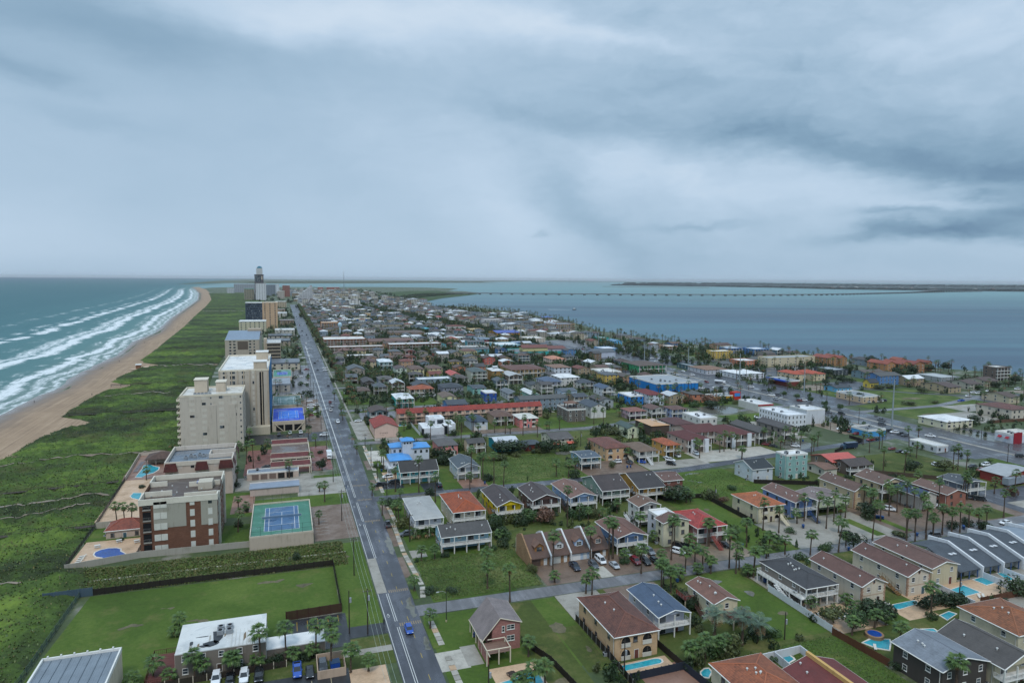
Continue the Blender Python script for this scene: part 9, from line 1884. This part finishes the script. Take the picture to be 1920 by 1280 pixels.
for x,y,hx,lab in ((212,134,'p4f7fc8','blue parasol on the grey terrace of the slate row houses'),(222,133,'pd08a80','salmon pink awning parasol at the slate row houses'),(64,110,'pa82a2a','red parasol inside the white walled patio'),(131,207,'pd8d8d4','white parasol behind the red brick house')):
 t=thing('parasol',lab,'parasol',(x,y,.05),0);ob('canopy',MB().add([(1.7*math.cos(a*.7854),1.7*math.sin(a*.7854),2.2) for a in range(8)]+[(0,0,2.9)],[(i,(i+1) % 8,8) for i in range(8)]).mesh('canopy',hx),t);ob('pole',MB().cyl(0,0,0,2.8,.05,6).mesh('pole','p8a8a86'),t);ob('base',MB().cyl(0,0,0,.15,.35,8).mesh('base','concrete'),t)
for x,y,lab in ((45.5,134,'dark picnic table on the brick patio below the pink house'),(47.6,133.6,'second dark picnic table nearer the pool by the pink house'),(-46.5,241.5,'white pool table beside the brick condominium fence'),(-57.5,240.5,'white table by the lawn edge of the kidney pool'),(-52,243.5,'white table group at the back of the kidney pool')):
 cc='d4a3a30' if x>0 else 'pd4d2cc';t=thing('table',lab,'table',(x,y,.06 if x>0 else .52),.3);ob('table_top',MB().box(-.8,-.5,.68,.8,.5,.75,True).mesh('table_top',cc),t)
 for sy in (-.95,.95):ob('bench',MB().box(-.8,sy-.16,.38,.8,sy+.16,.44,True).mesh('bench',cc),t)
 for sx in (-.6,.6):ob('leg',MB().box(sx-.05,-1.0,0,sx+.05,1.0,.1).box(sx-.05,-.1,.1,sx+.05,.1,.7).mesh('leg',cc),t)
person(*[(22.1,164.3)][0],'p2c3038','p2c3038','person in dark clothes walking along the painted cycle lane');person(*[(22.9,280.3)][0],'p35506e','p2c3038','person in blue riding clothes on the avenue cycle lane')
for i,(x,y) in enumerate([(-161.2,536.1),(-170.8,986.4),(-132.0,558.0),(-157.4,773.0)]):person(x,y,'p3a3a40','p2c3038',['person standing alone near the water on the beach','person walking on the narrow far beach','person beside the dune lobe on the sand','person in the middle of the wet beach'][i],.35)
# ---------------------------------------------------------------- labels that single things out
def short(l,n=8):
 w=l.split()
 if len(w) <= n:return l
 w=w[:n]
 while w[-1] in ('with','and','a','of','the','by','in','on','behind','beside','under','near','white','dark','grey','brown','pale','large','wide','gable','hip','metal','clay','red','orange','blue','broad','bright','steep','outside','black','long','curved','among','flat','slate','sky','navy','charcoal','off','wet','tile','double','stepped','front','open','before','maroon','above','inside','pinkish','worn','along','facing'):w.pop()
 return ' '.join(w)
MARKS=[((a+c)/2,(b_+d)/2,l) for a,b_,c,d,l in HAND if l]
ORD='first second third fourth fifth sixth seventh eighth ninth tenth eleventh twelfth thirteenth fourteenth fifteenth sixteenth seventeenth eighteenth nineteenth twentieth'.split()
ORD+=['twenty-'+o for o in ORD[:9]]+['thirtieth']+['thirty-'+o for o in ORD[:9]]
def settle(items,noun):
 """items: (object, look). look + where it stands + order, until every label is its own"""
 byl={}
 for o,look in items:
  x,y=o.location.x,o.location.y
  bx_,by_,ph=min(MARKS,key=lambda k:(k[0]-x) ** 2+(k[1]-y) ** 2)
  r,f=view(x-bx_,y-by_)
  rel=('right of' if r>0 else 'left of') if abs(r)>abs(f) else ('behind' if f>0 else 'in front of')
  byl.setdefault((look,rel,ph),[]).append(o)
 for (look,rel,ph),os in byl.items():
  os.sort(key=lambda o:view(o.location.x,o.location.y)[0]/view(o.location.x,o.location.y)[1])
  for i,o in enumerate(os):
   head=f'{look} {rel} the' if len(os)==1 else f'{ORD[min(i, len(ORD) - 1)]} {look} from left, {rel} the'
   o['label']=head+' '+short(ph,16-len(head.split()))
settle([(t,('short ' if h<5 else 'tall ' if h>9.5 else '')+('date palm' if k=='date' else 'fan palm')) for t,h,k in PALMREC],'palm')
settle([(t,l) for t,l in BUSH],'bush');settle(CARREC,'car')
def unique_fill():
 byl={}
 for o,l,s in FILL:byl.setdefault(l,[]).append((o,s))
 for l,os in byl.items():
  if len(os)==1:os[0][0]['label']=l
  else:settle([(o,s) for o,s in os],'house')
unique_fill()
lo={}
for o in bpy.data.objects:
 if o.parent is None and o.get('category') in ('sun lounger','bin','utility pole','power line','mast','building'):lo.setdefault(o['category'] ,[]).append(o)
settle([(o,'white sun lounger' if o.location.y<300 else 'grey sun lounger') for o in lo.get('sun lounger',[])],'');settle([(o,'blue wheelie bin') for o in lo.get('bin',[])],'')
settle([(o,('tall steel pole' if o.name.startswith('trans') else 'wooden utility pole')) for o in lo.get('utility pole',[])],''); 
for i,o in enumerate(sorted(lo.get('building',[]),key=lambda o:view(o.location.x,o.location.y)[0]/view(o.location.x,o.location.y)[1])):o['label']=ORD[i]+' pale waterfront building from left, across the bay'
settle([(o,'sagging power line') for o in lo.get('power line',[])],'');settle([(o,'thin radio mast on the horizon') for o in lo.get('mast',[])],'')
seen={}
for o in bpy.data.objects:
 if o.parent is None and o.get('label') and o.get('category') != 'building':seen.setdefault(o['label'],[]).append(o)
for l,os in seen.items():
 if len(os)>1:
  os.sort(key=lambda o:view(o.location.x,o.location.y)[1])
  for i,o in enumerate(os):o['label']=' '.join((f'{ORD[min(i, 13)]} from the camera, '+l).split()[:16])
# ---------------------------------------------------------------- air
hz=bpy.data.meshes.new('haze');hb=MB().box(-64000,-2000,-2.5,64000,63000,140,True);hz.from_pydata(hb.v,[],hb.f)
hm=bpy.data.materials.new('haze');hm.use_nodes=True;hm.node_tree.nodes.clear();b=NB(hm.node_tree);vo=b.n('ShaderNodeVolumePrincipled');vo.inputs['Density'].default_value=2.4e-05;vo.inputs['Color'].default_value=(.95,.97,1.0,1);vo.inputs['Anisotropy'].default_value=.2
oo=b.n('ShaderNodeOutputMaterial');b.l(vo.outputs[0],oo.inputs['Volume']);hz.materials.append(hm)
struct('haze',hz,'stuff')
print('objects',len(bpy.data.objects),'tris',sum(len(o.data.polygons) for o in bpy.data.objects if o.type=='MESH'),'unique',sum(len(m.polygons) for m in bpy.data.meshes))
